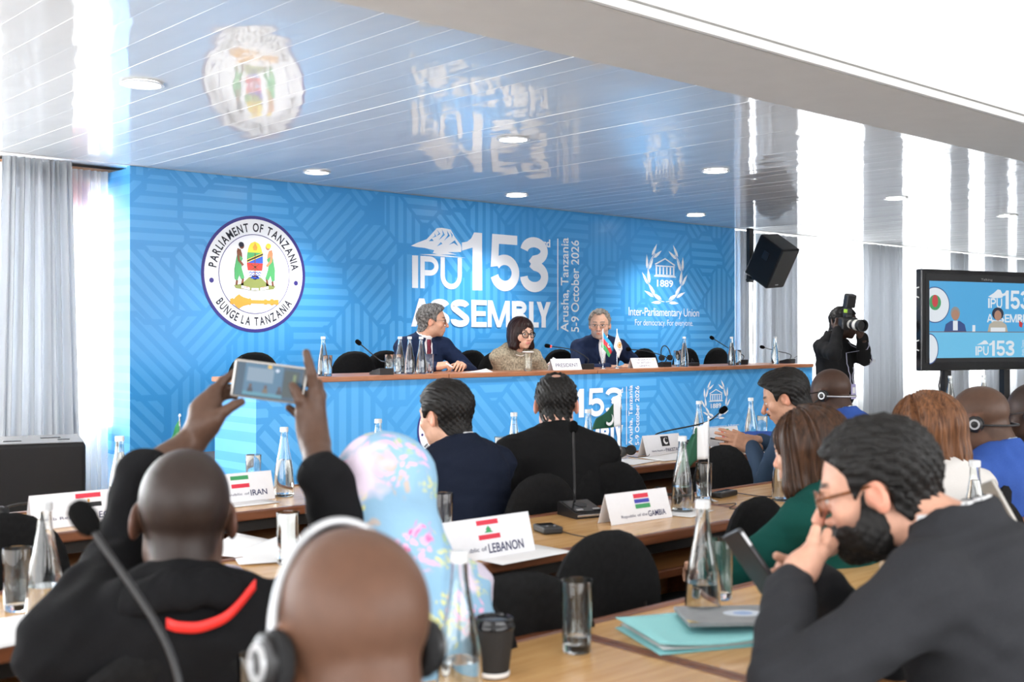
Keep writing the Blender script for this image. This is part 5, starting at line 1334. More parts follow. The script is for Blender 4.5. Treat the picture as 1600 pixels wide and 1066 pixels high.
def hair_long(h, p):
    z1 = p.get('len', -.30); F = Field((-.16, -.20, z1-.07), (.16, .14, .16), h)
    F.ell((0, -.018, .034), (.092, .113, .096)); w = p.get('wide', 1.0)
    F.cap((0, -.035, .0), (p.get('dx', 0), -.075, z1), .092, .060*w, k=.03)
    for sx in (-1, 1):
        F.cap((sx*.062, .005, .045), (sx*.078*w, .010, -.10), .034, .032, k=.02); F.cap((sx*.078*w, .010, -.10), (sx*.075*w+p.get('dx', 0), -.025, z1+.02), .034, .026, k=.02)
    if p.get('bob'): F.ell((0, -.02, -.03), (.103, .105, .095), k=.02)
    F.ell((0, .118, -.040), (.056, .085, .098), k=.012, sub=True)
    if p.get('bob'):
        X, Y, Z = F.full(); F.d = np.maximum(F.d, (-.118-.25*Y-Z+0*X).astype(np.float32))
        F.ell((.0, .09, -.10), (.048, .08, .07), k=.01, sub=True)
    X, Y, Z = F.full(); a = np.arctan2(X, -Y+.03+0*Z)
    rs = np.random.RandomState(p.get('seed', 1)); n = 0
    cu = p.get('curl', 0)*np.clip((-.08-Z)/.12, 0, 1)
    for i in range(6): n = n+np.sin(a*(11+9*i)+rs.uniform(0, 6)+(6+5*cu*8)*Z*(1+.3*i)+cu*2.2*np.sin(Z*70+3*a))/(1+.4*i)
    F.d = F.d+np.float32(p.get('strand', .0030))*n.astype(np.float32)+np.float32(.012)*(cu*np.sin(Z*62+a*3)).astype(np.float32)
    return F

# ---- hands -------------------------------------------------------------------
def hand_field(side, curls, spread=4, thumb=(.5, .7, -.35), h=.0032, s=1.0, stub=.07):
    t = -1 if side == 'R' else 1
    F = Field((-.11, -.12, -.13), (.11, .22, .09), h)
    F.box((0, .048, 0), (.030, .036, .005), .009, k=.01)
    F.ell((t*.026, .030, -.011), (.018, .034, .016), k=.014); F.ell((-t*.026, .032, -.010), (.014, .034, .014), k=.014)
    F.cap((0, -stub, 0), (0, .012, 0), .0275, .026, k=.015)
    xs = (.030, .0105, -.0095, -.0285); ys = (.088, .093, .090, .082); Ls = ((.043, .026, .021), (.047, .030, .022), (.044, .028, .022), (.034, .021, .019)); rr = (.0092, .0094, .0090, .0080)
    for i in range(4):
        p = np.array([t*xs[i], ys[i], .001]); sp = math.radians(spread*(1.2-.8*i))*t; a = 0
        for j in range(3):
            a += math.radians(curls[i][j]); d = np.array([math.sin(sp)*math.cos(a), math.cos(sp)*math.cos(a), -math.sin(a)])
            q = p+d*Ls[i][j]; F.cap(p, q, rr[i]*(1-.07*j), rr[i]*(1-.07*(j+1)), k=.004 if j else .009); p = q
    p = np.array([t*.030, .020, -.010]); d = np.array([t*thumb[0], thumb[1], thumb[2]]); d /= np.linalg.norm(d); q = p+d*.040; F.cap(p, q, .0135, .0115, k=.012)
    d2 = d+np.array([-t*.25, .25, 0]); d2 /= np.linalg.norm(d2); r = q+d2*.031; F.cap(q, r, .0110, .0100, k=.004); r2 = r+d2*.022; F.cap(r, r2, .0100, .0085, k=.003)
    return F
REL = [(25, 30, 20), (28, 34, 22), (32, 36, 24), (36, 38, 26)]
GRIP = [(55, 65, 40), (60, 70, 40), (62, 70, 40), (64, 70, 40)]
FLAT = [(8, 10, 8), (8, 12, 8), (10, 12, 10), (12, 14, 10)]
def basis(d, back):
    y = np.asarray(d, float); y /= np.linalg.norm(y); z = np.asarray(back, float); z = z-y*(z@y); z /= np.linalg.norm(z); return np.stack([np.cross(y, z), y, z], 1)

class Body:
    def __init__(s): s.V = []; s.Q = []; s.C = []; s.n = 0
    def add(s, V, Q, C, path=None):
        if path is not None:                                    # join to the bust by an arm running inside the sleeve
            V0, Q0 = s.V[0], s.Q[0]; path = [np.asarray(q, float) for q in path]
            low = V0[Q0].mean(1); i0 = int(np.argmin(np.linalg.norm(low-path[0], axis=1))); i1 = int(np.argmin(np.linalg.norm(V[Q].mean(1)-path[-1], axis=1)))
            q0 = Q0[i0]; q1 = Q[i1]+s.n; s.Q[0] = np.delete(Q0, i0, 0); Q = np.delete(Q, i1, 0)
            s.V.append(V); s.Q.append(Q+s.n); s.C.append(C); s.n += len(V)
            prev = list(q0); pp = V0[q0]; nv = []; nq = []; A = np.concatenate(s.V)
            def bridge(a, pa, b, pb):
                best = min(((sum(np.linalg.norm(pa[i]-pb[(o+dr*i) % 4]) for i in range(4)), o, dr) for o in range(4) for dr in (1, -1)))
                b2 = [b[(best[1]+best[2]*i) % 4] for i in range(4)]
                for i in range(4): nq.append([a[i], a[(i+1) % 4], b2[(i+1) % 4], b2[i]])
                return b2
            for j, c in enumerate(path[:-1]):
                d = (path[j+1]-c); d /= np.linalg.norm(d)+1e-9; x = np.cross(d, [0, 0, 1.0]); x /= np.linalg.norm(x)+1e-6; y = np.cross(d, x)
                ringp = np.array([c+.016*(x*math.cos(t)+y*math.sin(t)) for t in (0, 1.571, 3.142, 4.712)]); ids = [s.n+len(nv)+i for i in range(4)]
                nv += list(ringp); b2 = bridge(prev, pp, ids, ringp); pp = np.array([ringp[q-ids[0]] for q in b2]); prev = b2
            bridge(prev, pp, list(q1), A[q1])
            s.V.append(np.array(nv)); s.Q.append(np.array(nq)); s.C.append(np.tile(C[:1], (len(nv), 1))); s.n += len(nv); return
        s.V.append(V); s.Q.append(Q+s.n); s.C.append(C); s.n += len(V)
    def build(s, root, name='body'):
        V = np.concatenate(s.V)-np.array(root.location); return np_mesh(name, V, np.concatenate(s.Q), m_skin, root, np.concatenate(s.C))
def px_hand(caps, h=.003):
    """hand modelled from joints given in room coordinates: (a, b, ra, rb, k)"""
    P = np.array([q for c in caps for q in (c[0], c[1])]); F = Field(P.min(0)-.05, P.max(0)+.05, h)
    for a, b, ra, rb, k in caps: F.cap(a, b, ra, rb, k)
    return F

def elbow_ik(S, Wr, l1, l2, pole):
    S = np.asarray(S, float); Wr = np.asarray(Wr, float); v = Wr-S; d = np.linalg.norm(v)
    if d >= (l1+l2)*.995:
        return S+v*l1/(l1+l2)
    n = v/d; x = (l1*l1-l2*l2+d*d)/(2*d); hh = math.sqrt(max(l1*l1-x*x, 0)); p = np.asarray(pole, float); p = p-n*(p@n); p /= np.linalg.norm(p)+1e-9
    return S+n*x+p*hh

def cloth_mat(name, c, rough=.8, noise=.10, ns=300, bump=.25, bs=900, sheen=0): return mat(name, c, rough, noise=noise, nscale=ns, bump=bump, bscale=bs, sheen=sheen, spec=.12)
m_shirt = cloth_mat('white_shirt_cotton', (.80, .81, .83), noise=.02)

def person(label, head, yaw, hyaw=None, pitch=0, roll=0, base=0, skin=(.5, .3, .2), hp=None, hair=None, hair_m=None, top='jacket', top_m=None, trouser_m=None,
           lean=.08, hs=1.05, bs=1.0, fem=False, fat=1.0, wrists=None, hands=None, poles=None, vneck=False, tie_m=None, shirt=True, shirt_m=None, stand=False, seed=0, wr=.004, top_name='jacket', collar=True, sleeve=1.0, neckr=.056, shoulder=0, legs=True, hand_px=None, head_kw=None, noff=(0, 0, 0), l2=None, armk=1.0, seat=None):
    """head = centre of the head in the room; wrists / poles = dict R/L in room coordinates; returns (root, info)"""
    Hc = np.asarray(head, float); hyaw = yaw if hyaw is None else hyaw; D = pix(Hc)[2]
    Rh = rot_np(hyaw, pitch, roll); Rb = rot_np(yaw)
    N = Hc+Rh@(np.array([0, -.050, -.095])*hs)+Rb@(np.array([0, -.018, -.034])*hs+np.array(noff))
    hipz = base+(.93 if stand else .53)
    hip = N-Rb@np.array([0, lean, 0]); hip[2] = hipz
    root = thing('person', label, 'person', (hip[0], hip[1], base))
    B = Body(); hh = .0024 if D < 2.8 else (.0030 if D < 6 else .0036); th = .0075 if D < 2.8 else .0095
    p = dict(skin=skin, fem=fem, fat=1+(fat-1)*.35); p.update(hp or {})
    # head and neck
    F = head_field(hh, fem, p.get('nose', 1), p.get('jaw', 1 if not fem else .9), p['fat']); Nl = Rh.T@(N-Hc)/hs; neck(F, Nl+np.array([0, 0, -.02]), neckr*(.86 if fem else 1))
    V, Q = F.mesh(); C = head_colors(V, p); B.add(V*hs@Rh.T+Hc, Q, C)
    toW = lambda V_: V_*hs@Rh.T+Hc-np.array(root.location)
    if hair:
        for nm, fn, m_ in hair:
            V, Q = fn(hh*1.05, p).mesh(); np_mesh(nm, toW(V), Q, m_, root)
    # torso in body coordinates (origin at hip point on the floor plane)
    O = np.array([hip[0], hip[1], 0.0]); loc = lambda q: Rb.T@(np.asarray(q, float)-O)
    n = loc(N); hp_ = loc(hip); t = n-hp_; f = bs*(.90 if fem else 1.0); w = f*fat**.5
    sh = {}
    sw = .178*f+shoulder
    for sd, sx in (('R', 1), ('L', -1)): sh[sd] = n+np.array([sx*sw, -.008, -.072*f])
    l1, l2 = .285*bs, (l2 or .255*bs)
    W_ = {}; E_ = {}
    for sd, sx in (('R', 1), ('L', -1)):
        if wrists and sd in wrists: W_[sd] = loc(wrists[sd])
        else: W_[sd] = n+np.array([sx*.10, .30, -.34])
        pole = np.array([sx*.6, -.2, -1.0]) if not (poles and sd in poles) else Rb.T@np.asarray(poles[sd], float)
        v_ = W_[sd]-sh[sd]; dv = np.linalg.norm(v_)
        if dv > (l1+l2)*.985 and not (hand_px and sd in hand_px): W_[sd] = sh[sd]+v_*((l1+l2)*.985/dv)
        E_[sd] = elbow_ik(sh[sd], W_[sd], l1, l2, pole)
    info = dict(N=N, Rb=Rb, Rh=Rh, Hc=Hc, hs=hs, O=O, root=root, n=n, hip=hp_, sh=sh, E=E_, W=W_, toW=toW)
    def torso(F, g, arms=True, cut=1.0):
        F.ell(hp_+t*.02, (.172*w+g, .128*w+g, .15+g), k=.04); F.ell(hp_+t*.34, (.162*w+g, .122*w*(1+.25*(fat-1))+g, .18+g), k=.06); F.ell(hp_+t*.66, (.172*w+g, .118*w+g, .18+g), k=.06)
        F.ell(hp_+t*.80+np.array([0, -.022, 0]), (.155*w+g, .092*w+g, .12+g), k=.05)
        F.cap(sh['L']*.98+n*.02, sh['R']*.98+n*.02, .058*f+g, k=.04)
        for sd in 'RL':
            F.cap(n+np.array([0, -.012, .012]), sh[sd]+np.array([0, 0, .008]), .050*f+g, .050*f+g, k=.035)
            if arms:
                S, E, Wr = sh[sd], E_[sd], W_[sd]; e2 = E+(Wr-E)*min(cut, 1)
                F.cap(S, E, .062*f*(.4+.6*armk)+g, .049*f*armk+g, k=.030); F.cap(E, e2, .049*f*armk+g, (.049+( .036-.049)*cut)*f*(.3+.7*armk)+g, k=.012)
        return F
    allp = np.array([n, hp_]+list(sh.values())+list(E_.values())+list(W_.values()))
    lo = allp.min(0)-.24; hi = allp.max(0)+.17; lo[2] = min(lo[2], hipz-.10); lo[2] = max(lo[2], hipz-.22)
    hi[2] = max(n[2]+.12, allp.max(0)[2]+.08)
    for q in list(E_.values())+list(W_.values()): lo[2] = min(lo[2], q[2]-.09)
    F = Field(lo, hi, th); torso(F, .006, cut=sleeve)
    F.wrinkle(wr, 24, seed, (1, 1, 1.5))
    hx = loc(Hc)
    if collar:
        tilt = np.array(Matrix.Rotation(math.radians(-24), 3, 'X'))
        F.cap(n+np.array([0, .012, -.045]), n+np.array([0, .02, .12]), .058*f, .070*f, k=.01, sub=True)
        F.torus(n+np.array([0, .004, .012]), tilt, .071*f, .076*f, .0085, .026, k=.008)
    elif top == 'knit':
        F.cap(n+np.array([0, .012, -.02]), n+np.array([0, .02, .12]), .056*f, .066*f, k=.012, sub=True)
    if vneck:
        F.ell(n+np.array([0, .105, -.13]), (.040, .085, .165), k=.012, sub=True)
        for sx in (-1, 1): F.cap(n+np.array([sx*.062, .055, .005]), n+np.array([sx*.020, .125, -.27]), .012, .009, k=.008); F.cap(n+np.array([sx*.060, .085, -.05]), n+np.array([sx*.065, .098, -.14]), .014, .008, k=.01)
    V, Q = F.mesh(); np_mesh(top_name, V@Rb.T+O-np.array(root.location), Q, top_m, root); info['F'] = F
    if shirt:
        F2 = Field(n-np.array([.2, .2, .36]), n+np.array([.2, .22, .12]), min(th, .0075))
        F2.ell(hp_+t*.66, (.166*w, .113*w, .178), k=.06); F2.ell(hp_+t*.80+np.array([0, -.022, 0]), (.145*w, .088*w, .12), k=.05); F2.cap(n+np.array([0, 0, -.10]), n+np.array([0, .008, .01]), .075*f, .058*f, k=.03)
        tilt = np.array(Matrix.Rotation(math.radians(-20), 3, 'X')); F2.cap(n+np.array([0, .012, -.02]), n+np.array([0, .02, .12]), .055*f, .066*f, k=.006, sub=True)
        F2.torus(n+np.array([0, .006, .022]), tilt, .062*f, .068*f, .0062, .026, k=.006)
        V, Q = F2.mesh(); np_mesh('shirt', V@Rb.T+O-np.array(root.location), Q, shirt_m or m_shirt, root); info['F2'] = F2
        if tie_m:
            b = MB(); zs = [n[2]-.012-.03*i for i in range(11)]; wd = [.017, .021]+[.018+.0022*i for i in range(9)]; L_ = []
            for z_, w_ in zip(zs, wd):
                y_ = (F2.front(n[0], z_) or n[1]+.07); L_.append((z_, w_, y_+.006+(.006 if w_ == .021 else 0)))
            vs = []; fs = []
            for z_, w_, y_ in L_: vs += [(n[0]-w_, y_-.006, z_), (n[0], y_+.003, z_), (n[0]+w_, y_-.006, z_)]
            for i in range(len(L_)-1):
                for j in range(2): fs.append((3*i+j, 3*i+j+1, 3*i+j+4, 3*i+j+3))
            b.add([tuple(Rb@np.array(v)+O-np.array(root.location)) for v in vs], fs); o = b.build('tie', tie_m, root, True); o.modifiers.new('thick', 'SOLIDIFY').thickness = .003
    # hands
    cs = np.array(skin)
    for sd in 'RL':
        if hand_px and sd in hand_px:
            V, Q = px_hand(hand_px[sd]).mesh(); B.add(V, Q, np.tile(cs, (len(V), 1)), [Rb@sh[sd]+O, Rb@E_[sd]+O, Rb@W_[sd]+O])
            continue
        hd = (hands or {}).get(sd)
        Ew, Ww = Rb@E_[sd]+O, Rb@W_[sd]+O
        d = Ww-Ew; d /= np.linalg.norm(d)
        cur, fd, bk, tb = REL, None, None, (.5, .7, -.35)
        if hd: cur = hd.get('curl', REL); fd = hd.get('dir'); bk = hd.get('back'); tb = hd.get('thumb', tb)
        fd = d if fd is None else np.asarray(fd, float); bk = np.array([0, 0, 1.0]) if bk is None else bk
        if abs(np.dot(fd/np.linalg.norm(fd), bk/np.linalg.norm(bk))) > .97: bk = np.array([0, 1.0, .2])
        Rm = basis(fd, bk); k_ = bs*(.92 if fem else 1.0)
        Fh = hand_field(sd, cur, thumb=tb, h=.0030 if D < 6 else .0038, stub=.03); V, Q = Fh.mesh(); c_ = np.tile(cs, (len(V), 1))
        B.add(V*k_@Rm.T+Ww+d*.012, Q, c_, [Rb@sh[sd]+O, Ew, Ww-d*.03])
    info['body'] = B.build(root)
    if seat:
        sp = hip+Rb@np.array([0, .09, 0]); chair(sp[0], sp[1], base, yaw, 'black oval-backed chair under the '+seat)
    if legs:
        kx = .10
        F3 = Field((-.26, -.24, base-.005), (.26, .64, hipz+.16), .013)
        hl = hp_*np.array([1, 1, 1])
        F3.ell(hl+np.array([0, 0, -.01]), (.168*w, .13*w, .13), k=.04)
        for sx in (-1, 1):
            if stand: K, A = np.array([sx*.11, .02, base+.48]), np.array([sx*.13, -.02, base+.10])
            else: K, A = np.array([sx*.12, .40, base+.50]), np.array([sx*.12, .36, base+.12])
            F3.cap(hl+np.array([sx*.085, 0, -.02]), K, .088, .066, k=.03); F3.cap(K, A, .064, .052, k=.02)
        V, Q = F3.mesh(); np_mesh('trousers', V@Rb.T+O-np.array(root.location), Q, trouser_m or top_m, root)
        for sx in (-1, 1):
            A = np.array([sx*(.13 if stand else .12), -.02 if stand else .36, base])
            F4 = Field(A+np.array([-.08, -.12, -.0]), A+np.array([.08, .24, .14]), .010); F4.ell(A+np.array([0, .09, .035]), (.045, .12, .034), k=.02); F4.cap(A+np.array([0, 0, .045]), A+np.array([0, 0, .10]), .042, k=.02)
            V, Q = F4.mesh(); np_mesh('shoe', V@Rb.T+O-np.array(root.location), Q, m_shoe, root)
    return info
m_shoe = mat('black_shoe_leather', (.012, .011, .011), .35)
def head_local_tube(info, name, paths, r, m, n=8):
    b = MB()
    for pts in paths: b.tube([tuple(v) for v in info['toW'](np.array(pts, float))], r, n)
    return b.build(name, m, info['root'], True)
def eyeglasses(info, m, rr=(.024, .019), r=.0016, y=.100, half=False, lens=True):
    paths = []
    for sx in (-1, 1):
        pts = [(sx*.033+rr[0]*math.cos(a)*(1-.08*math.sin(a)), y-.006*abs(math.cos(a))*(1 if math.cos(a)*sx > 0 else 0), -.004+rr[1]*math.sin(a)) for a in np.linspace(0, 2*math.pi if not half else math.pi, 25)]
        paths.append(pts); paths.append([(sx*(.033+rr[0]), y-.005, .004), (sx*.072, y-.022, .004), (sx*.080, .03, .006), (sx*.084, -.012, .008), (sx*.084, -.030, -.006)])
    paths.append([(-.010, y+.001, .001), (0, y+.004, .004), (.010, y+.001, .001)])
    g = head_local_tube(info, 'eyeglasses', paths, r*info['hs'], m)
    if lens:
        b = MB()
        for sx in (-1, 1):
            pts = [(sx*.033+rr[0]*.97*math.cos(a), y-.001, -.004+rr[1]*.97*math.sin(a)) for a in np.linspace(0, 2*math.pi, 24, endpoint=False)]
            P = info['toW'](np.array(pts)); q = info['toW'](np.array(pts)-np.array([0, .0012, 0])); k = len(P)
            b.add([tuple(v) for v in P]+[tuple(v) for v in q], [tuple(range(k)), tuple(range(k, 2*k))[::-1]]+[(i, (i+1) % k, k+(i+1) % k, k+i) for i in range(k)])
        b.build('lens', mat('spectacle_lens', (1, 1, 1), .0, trans=1, ior=1.1), g)
    return g
def headset(info, label, kind='neck', band_m=None, mic=True, s=1.0):
    t = thing('headset', label, 'headset', tuple(info['Hc']), 0, 'worn interpretation headsets')
    loc = np.array(t.location); W3 = lambda pts: [tuple(v) for v in info['toW'](np.array(pts, float))+np.array(info['root'].location)-loc]
    ex = .094 if kind != 'over' else .089
    if kind == 'over': arc = [(ex*math.sin(a)*1.0, -.010+.012*math.cos(a), -.012+.139*math.cos(a) if math.cos(a) > 0 else -.012+.03*math.cos(a)) for a in np.linspace(-1.62, 1.62, 31)]
    else: arc = [(ex*math.sin(a), -.012-.122*math.cos(a), -.016-.018*math.cos(a)) for a in np.linspace(-1.57, 1.57, 31)]
    b = MB(); b.tube(W3(arc), .0042*s, 10); b.build('headband', band_m or m_silver, t, True)
    R = np.array(info['Rh'])
    for sx in (-1, 1):
        M = Matrix.Translation(Vector(W3([(sx*.083, -.010, -.014)])[0])) @ (Matrix(R.tolist()).to_4x4() @ R3('Y', 90*sx))
        k = info['hs']*s
        MB().lathe([(.0005, -.006*k), (.026*k, -.006*k), (.030*k, -.001*k), (.030*k, .006*k), (.026*k, .009*k), (.0005, .009*k)], 24, M=M).build('ear_pad', m_pad, t, True)
        c = MB().lathe([(.0005, .009*k), (.025*k, .009*k), (.026*k, .015*k), (.021*k, .019*k), (.0005, .020*k)], 24, M=M).build('ear_cup', m_blackpl, t, True)
        MB().lathe([(.012*k, .0195*k), (.0185*k, .0195*k), (.0175*k, .022*k), (.013*k, .022*k)], 24, M=M, closed=True).build('cup_ring', m_silver, c, True)
    if mic:
        b = MB(); b.tube(W3([(-.098, -.012, -.020), (-.100, .03, -.042), (-.090, .075, -.062), (-.062, .108, -.070)]), [.0045*s, .004*s, .0035*s, .006*s], 8); b.build('mouth_boom', m_blackpl, t, True)
    return t
# ------------------------------------------------------------------ people
def hair_mat(name, c1, c2, sc=(160, 160, 14), rough=.45):
    m = wood_mat(name, c1, c2, rough, sc); m.node_tree.nodes['Principled BSDF'].inputs['Specular IOR Level'].default_value = .22; return m
h_black = hair_mat('black_hair', (.004, .004, .004), (.016, .014, .013), rough=.5)
h_grey = hair_mat('grey_hair', (.018, .018, .018), (.26, .25, .24), (48, 48, 26), .6)
h_silver = hair_mat('silver_hair', (.10, .09, .08), (.42, .40, .36), (60, 60, 24), .6)
h_darkred = hair_mat('auburn_black_hair', (.010, .004, .004), (.030, .011, .010), (120, 120, 8), .32)
h_brown = hair_mat('dark_brown_hair', (.010, .005, .003), (.075, .033, .016), (70, 70, 5), .42)
h_chest = hair_mat('chestnut_hair', (.05, .020, .009), (.22, .095, .042), (70, 70, 5), .42)
c_navy = cloth_mat('navy_wool', (.010, .014, .028), .85); c_navy2 = cloth_mat('blue_navy_wool', (.014, .024, .062), .8)
c_black = cloth_mat('black_wool', (.0085, .0085, .009), .85); c_black2 = cloth_mat('black_jersey', (.008, .008, .009), .9); c_char = cloth_mat('charcoal_wool', (.028, .029, .033), .8)
c_blue = cloth_mat('royal_blue_wool', (.035, .085, .32), .8); c_slate = cloth_mat('slate_blue_wool', (.045, .075, .125), .85); c_green = cloth_mat('bottle_green_knit', (.006, .055, .045), .9, ns=500)
c_white = cloth_mat('white_blouse', (.60, .58, .56), .8, noise=.03); c_beige = cloth_mat('beige_tweed', (.33, .285, .21), .85, noise=.5, ns=70); c_lilac = cloth_mat('pale_lilac_cotton', (.55, .50, .60), .8)
c_photog = cloth_mat('faded_black_cotton', (.013, .013, .014), .9); c_lblue = cloth_mat('pale_blue_shirt', (.45, .56, .70), .8)
t_red = mat('burgundy_silk', (.16, .012, .035), .5, noise=.3, nscale=120)
m_gold = mat('gold_metal', (.85, .55, .18), .2, 1); m_wire = mat('spectacle_metal', (.20, .19, .18), .3, .9); m_black_fr = mat('black_acetate', (.008, .008, .009), .2); m_tort = mat('tortoise_acetate', (.16, .055, .02), .25, noise=.6, nscale=90)
SK_A = (.60, .34, .235); SK_B = (.54, .29, .19); SK_C = (.66, .40, .29); SK_D = (.115, .058, .036); SK_E = (.075, .038, .025); SK_F = (.045, .024, .017); SK_G = (.16, .085, .055)
def HP(px, ptop, D, hs=1.05, dz=.118): q = atD(px, ptop, D); q[2] -= dz*hs; return q
SHORT = lambda nm='hair': [(nm, hair_short, None)]
def hs_(m): return [('hair', hair_short, m)]

# --- the panel on the platform
deskP = lambda px, py, Y: atY(px, py, Y)
i1 = person('man in navy suit, white shirt and burgundy tie turned toward the woman on the panel', HP(676, 477, 9.62, 1.12), 170, 230, 2, base=PLAT, skin=SK_A,
    hp=dict(brow=(.05, .04, .035), stubble=(.25, .17, .13), stub_a=.22, thick=.013, nose=1.15, rough=.0030, quiff=.012, front=.007), hair=hs_(h_grey), top_m=c_navy2, hs=1.12, bs=1.10, lean=.14, vneck=True, tie_m=t_red,
    wrists=dict(R=deskP(678, 573, 7.36), L=deskP(722, 571, 7.34)), hands=dict(R=dict(dir=(.75, -.6, .12), back=(-.2, -.4, 1), curl=GRIP), L=dict(dir=(-.55, -.6, .1), back=(.3, -.3, 1), curl=REL)), poles=dict(R=(-.6, .3, -.5), L=(.8, .3, -.4)), seat='man in burgundy tie on the panel', seed=1)
eyeglasses(i1, m_wire, r=.0014, half=False)
q = i1['n']; F2 = i1['F']; yb_ = F2.front(q[0]+.075, q[2]-.16)
if yb_:
    o = MB().rbox((0, 0, 0), (.018, .004, .022), .002).build('lapel_pin', m_fred, i1['root'])
    w_ = i1['Rb']@np.array([q[0]+.075, yb_+.002, q[2]-.16])+i1['O']-np.array(i1['root'].location); o.location = tuple(w_); o.rotation_euler = (0, 0, math.radians(170))
pen = MB().tube([tuple(deskP(697, 568, 7.18)), tuple(deskP(707, 574, 7.16))], .0065, 8).build('pen', m_fwhite, None, True); tag(pen, 'white pen held by the man in burgundy tie', 'pen')
i2 = person('woman with dark bob, black glasses and beige tweed jacket speaking on the panel', HP(815, 497, 9.75, 1.10), 165, 173, 5, base=PLAT, skin=SK_C,
    hp=dict(fem=True, brow=(.04, .02, .018), lip=(.55, .16, .15), bob=True, len=-.10, fat=1.10, strand=.0016, seed=4), hair=[('hair', hair_long, h_darkred)], top='knit', top_m=c_beige, top_name='jacket', hs=1.10, bs=1.08, fem=True, fat=1.15, lean=.13, collar=False, shirt=False,
    wrists=dict(R=deskP(823, 569, 7.32), L=deskP(872, 571, 7.32)), hands=dict(R=dict(dir=(.8, -.5, -.05), back=(0, -.3, 1), curl=REL), L=dict(dir=(-.8, -.3, .05), back=(.1, -.4, 1), curl=REL)), poles=dict(R=(-.8, .1, -.4), L=(.8, .1, -.4)), seat='woman on the panel', seed=2, trouser_m=c_black)
eyeglasses(i2, m_black_fr, rr=(.027, .0225), r=.0030, y=.102)
nk = i2['n']; b = MB()
pts = [i2['Rb']@np.array([nk[0]+.062*math.sin(a), nk[1]+.012+.078*math.cos(a), nk[2]+.02-.055*(math.cos(a)+.4)])+i2['O']-np.array(i2['root'].location) for a in np.linspace(-2, 2, 25)]
b.tube([tuple(v) for v in pts], .0042, 8); b.build('necklace', mat('pearl', (.8, .76, .7), .25), i2['root'], True)
i3 = person('grey haired man with glasses, navy blazer and open white collar on the panel', HP(937, 485, 10.9, 1.14), 152, 128, 5, base=PLAT, skin=SK_C,
    hp=dict(brow=(.16, .13, .11), stubble=(.58, .50, .44), stub_a=.6, thick=.016, nose=1.1, rough=.0020, fat=1.06, quiff=.008, front=.014, recede=True), hair=hs_(h_silver), top_m=c_navy2, hs=1.14, bs=1.16, fat=1.12, lean=.14, vneck=True,
    wrists=dict(R=deskP(948, 575, 7.40), L=deskP(984, 574, 7.36)), hands=dict(R=dict(dir=(.8, -.4, 0), back=(0, -.3, 1), curl=GRIP), L=dict(dir=(-.75, -.5, .05), back=(.2, -.5, 1), curl=REL)), poles=dict(R=(-.8, .1, -.4), L=(.8, .1, -.4)), seat='grey haired man on the panel', seed=3)
eyeglasses(i3, m_wire, rr=(.023, .016), r=.0014)

# --- first audience row
person('man in navy suit with neat black hair seen from behind, first row', HP(695, 598, 4.48), 0, 8, 6, skin=SK_A, hp=dict(brow=(.02, .015, .012), thick=.016, fat=1.05), hair=hs_(h_black), top_m=c_navy, lean=.10, bs=1.04, fat=1.12,
       wrists=dict(R=(3.02, 3.95, .80), L=(2.66, 3.95, .80)), poles=dict(R=(.9, -.2, -.5), L=(-.9, -.2, -.5)), seed=5)
person('man in plain black suit with thinning crown seen from behind, first row', HP(869, 586, 4.95), -38, -44, 6, skin=(.62, .34, .25), hp=dict(brow=(.02, .015, .012), thick=.011, bald_spot=True, fat=1.04), hair=hs_(h_black), top_m=c_black, lean=.09, bs=1.08, fat=1.2,
       wrists=dict(R=(4.15, 4.0, .80), L=(3.55, 4.05, .80)), poles=dict(R=(.9, -.4, -.5), L=(-.9, -.2, -.5)), shirt=False, seed=6)
pm_D = 5.75
i6 = person('mustached man with swept black hair in slate blue jacket looking down at his phone', HP(1226, 581, 5.75, 1.08), 2, 26, 20, skin=SK_B, hp=dict(brow=(.012, .01, .01), thick=.019, nose=1.25, quiff=.014, rough=.0012), hair=hs_(h_black)+[('moustache', lambda h, p: moustache(h), h_black)], top_m=c_slate, shirt_m=c_lblue, lean=.10, hs=1.08, bs=1.05, fat=1.05,
       wrists=dict(L=atD(1176, 700, 5.95), R=atD(1190, 690, 6.1)), hands=dict(L=dict(dir=(-.62, .55, .30), back=(-.5, -.8, .4), curl=FLAT), R=dict(dir=(-.75, .4, .15), back=(.1, .3, 1), curl=FLAT)), poles=dict(L=(-.5, -.6, -.9), R=(.8, -.3, -.6)), seat='mustached man', seed=7)
i7 = person('shaved-headed man in royal blue suit with headset, beside the photographer', HP(1296, 577, 6.35, 1.10), -2, 4, 8, skin=SK_E, hp=dict(brow=(.01, .008, .007), fat=1.12, crop=(.02, .013, .010), crop_a=.35), top_m=c_blue, lean=.06, hs=1.10, bs=1.06, fat=1.2,
       wrists=dict(R=(6.2, 4.02, .80), L=(5.42, 4.02, .82)), poles=dict(R=(.9, -.3, -.5), L=(-.9, -.3, -.5)), seat='royal blue suited man in the first row', seed=8)
eyeglasses(i7, m_black_fr, r=.0026); headset(i7, 'silver banded headset on the royal blue suited man')

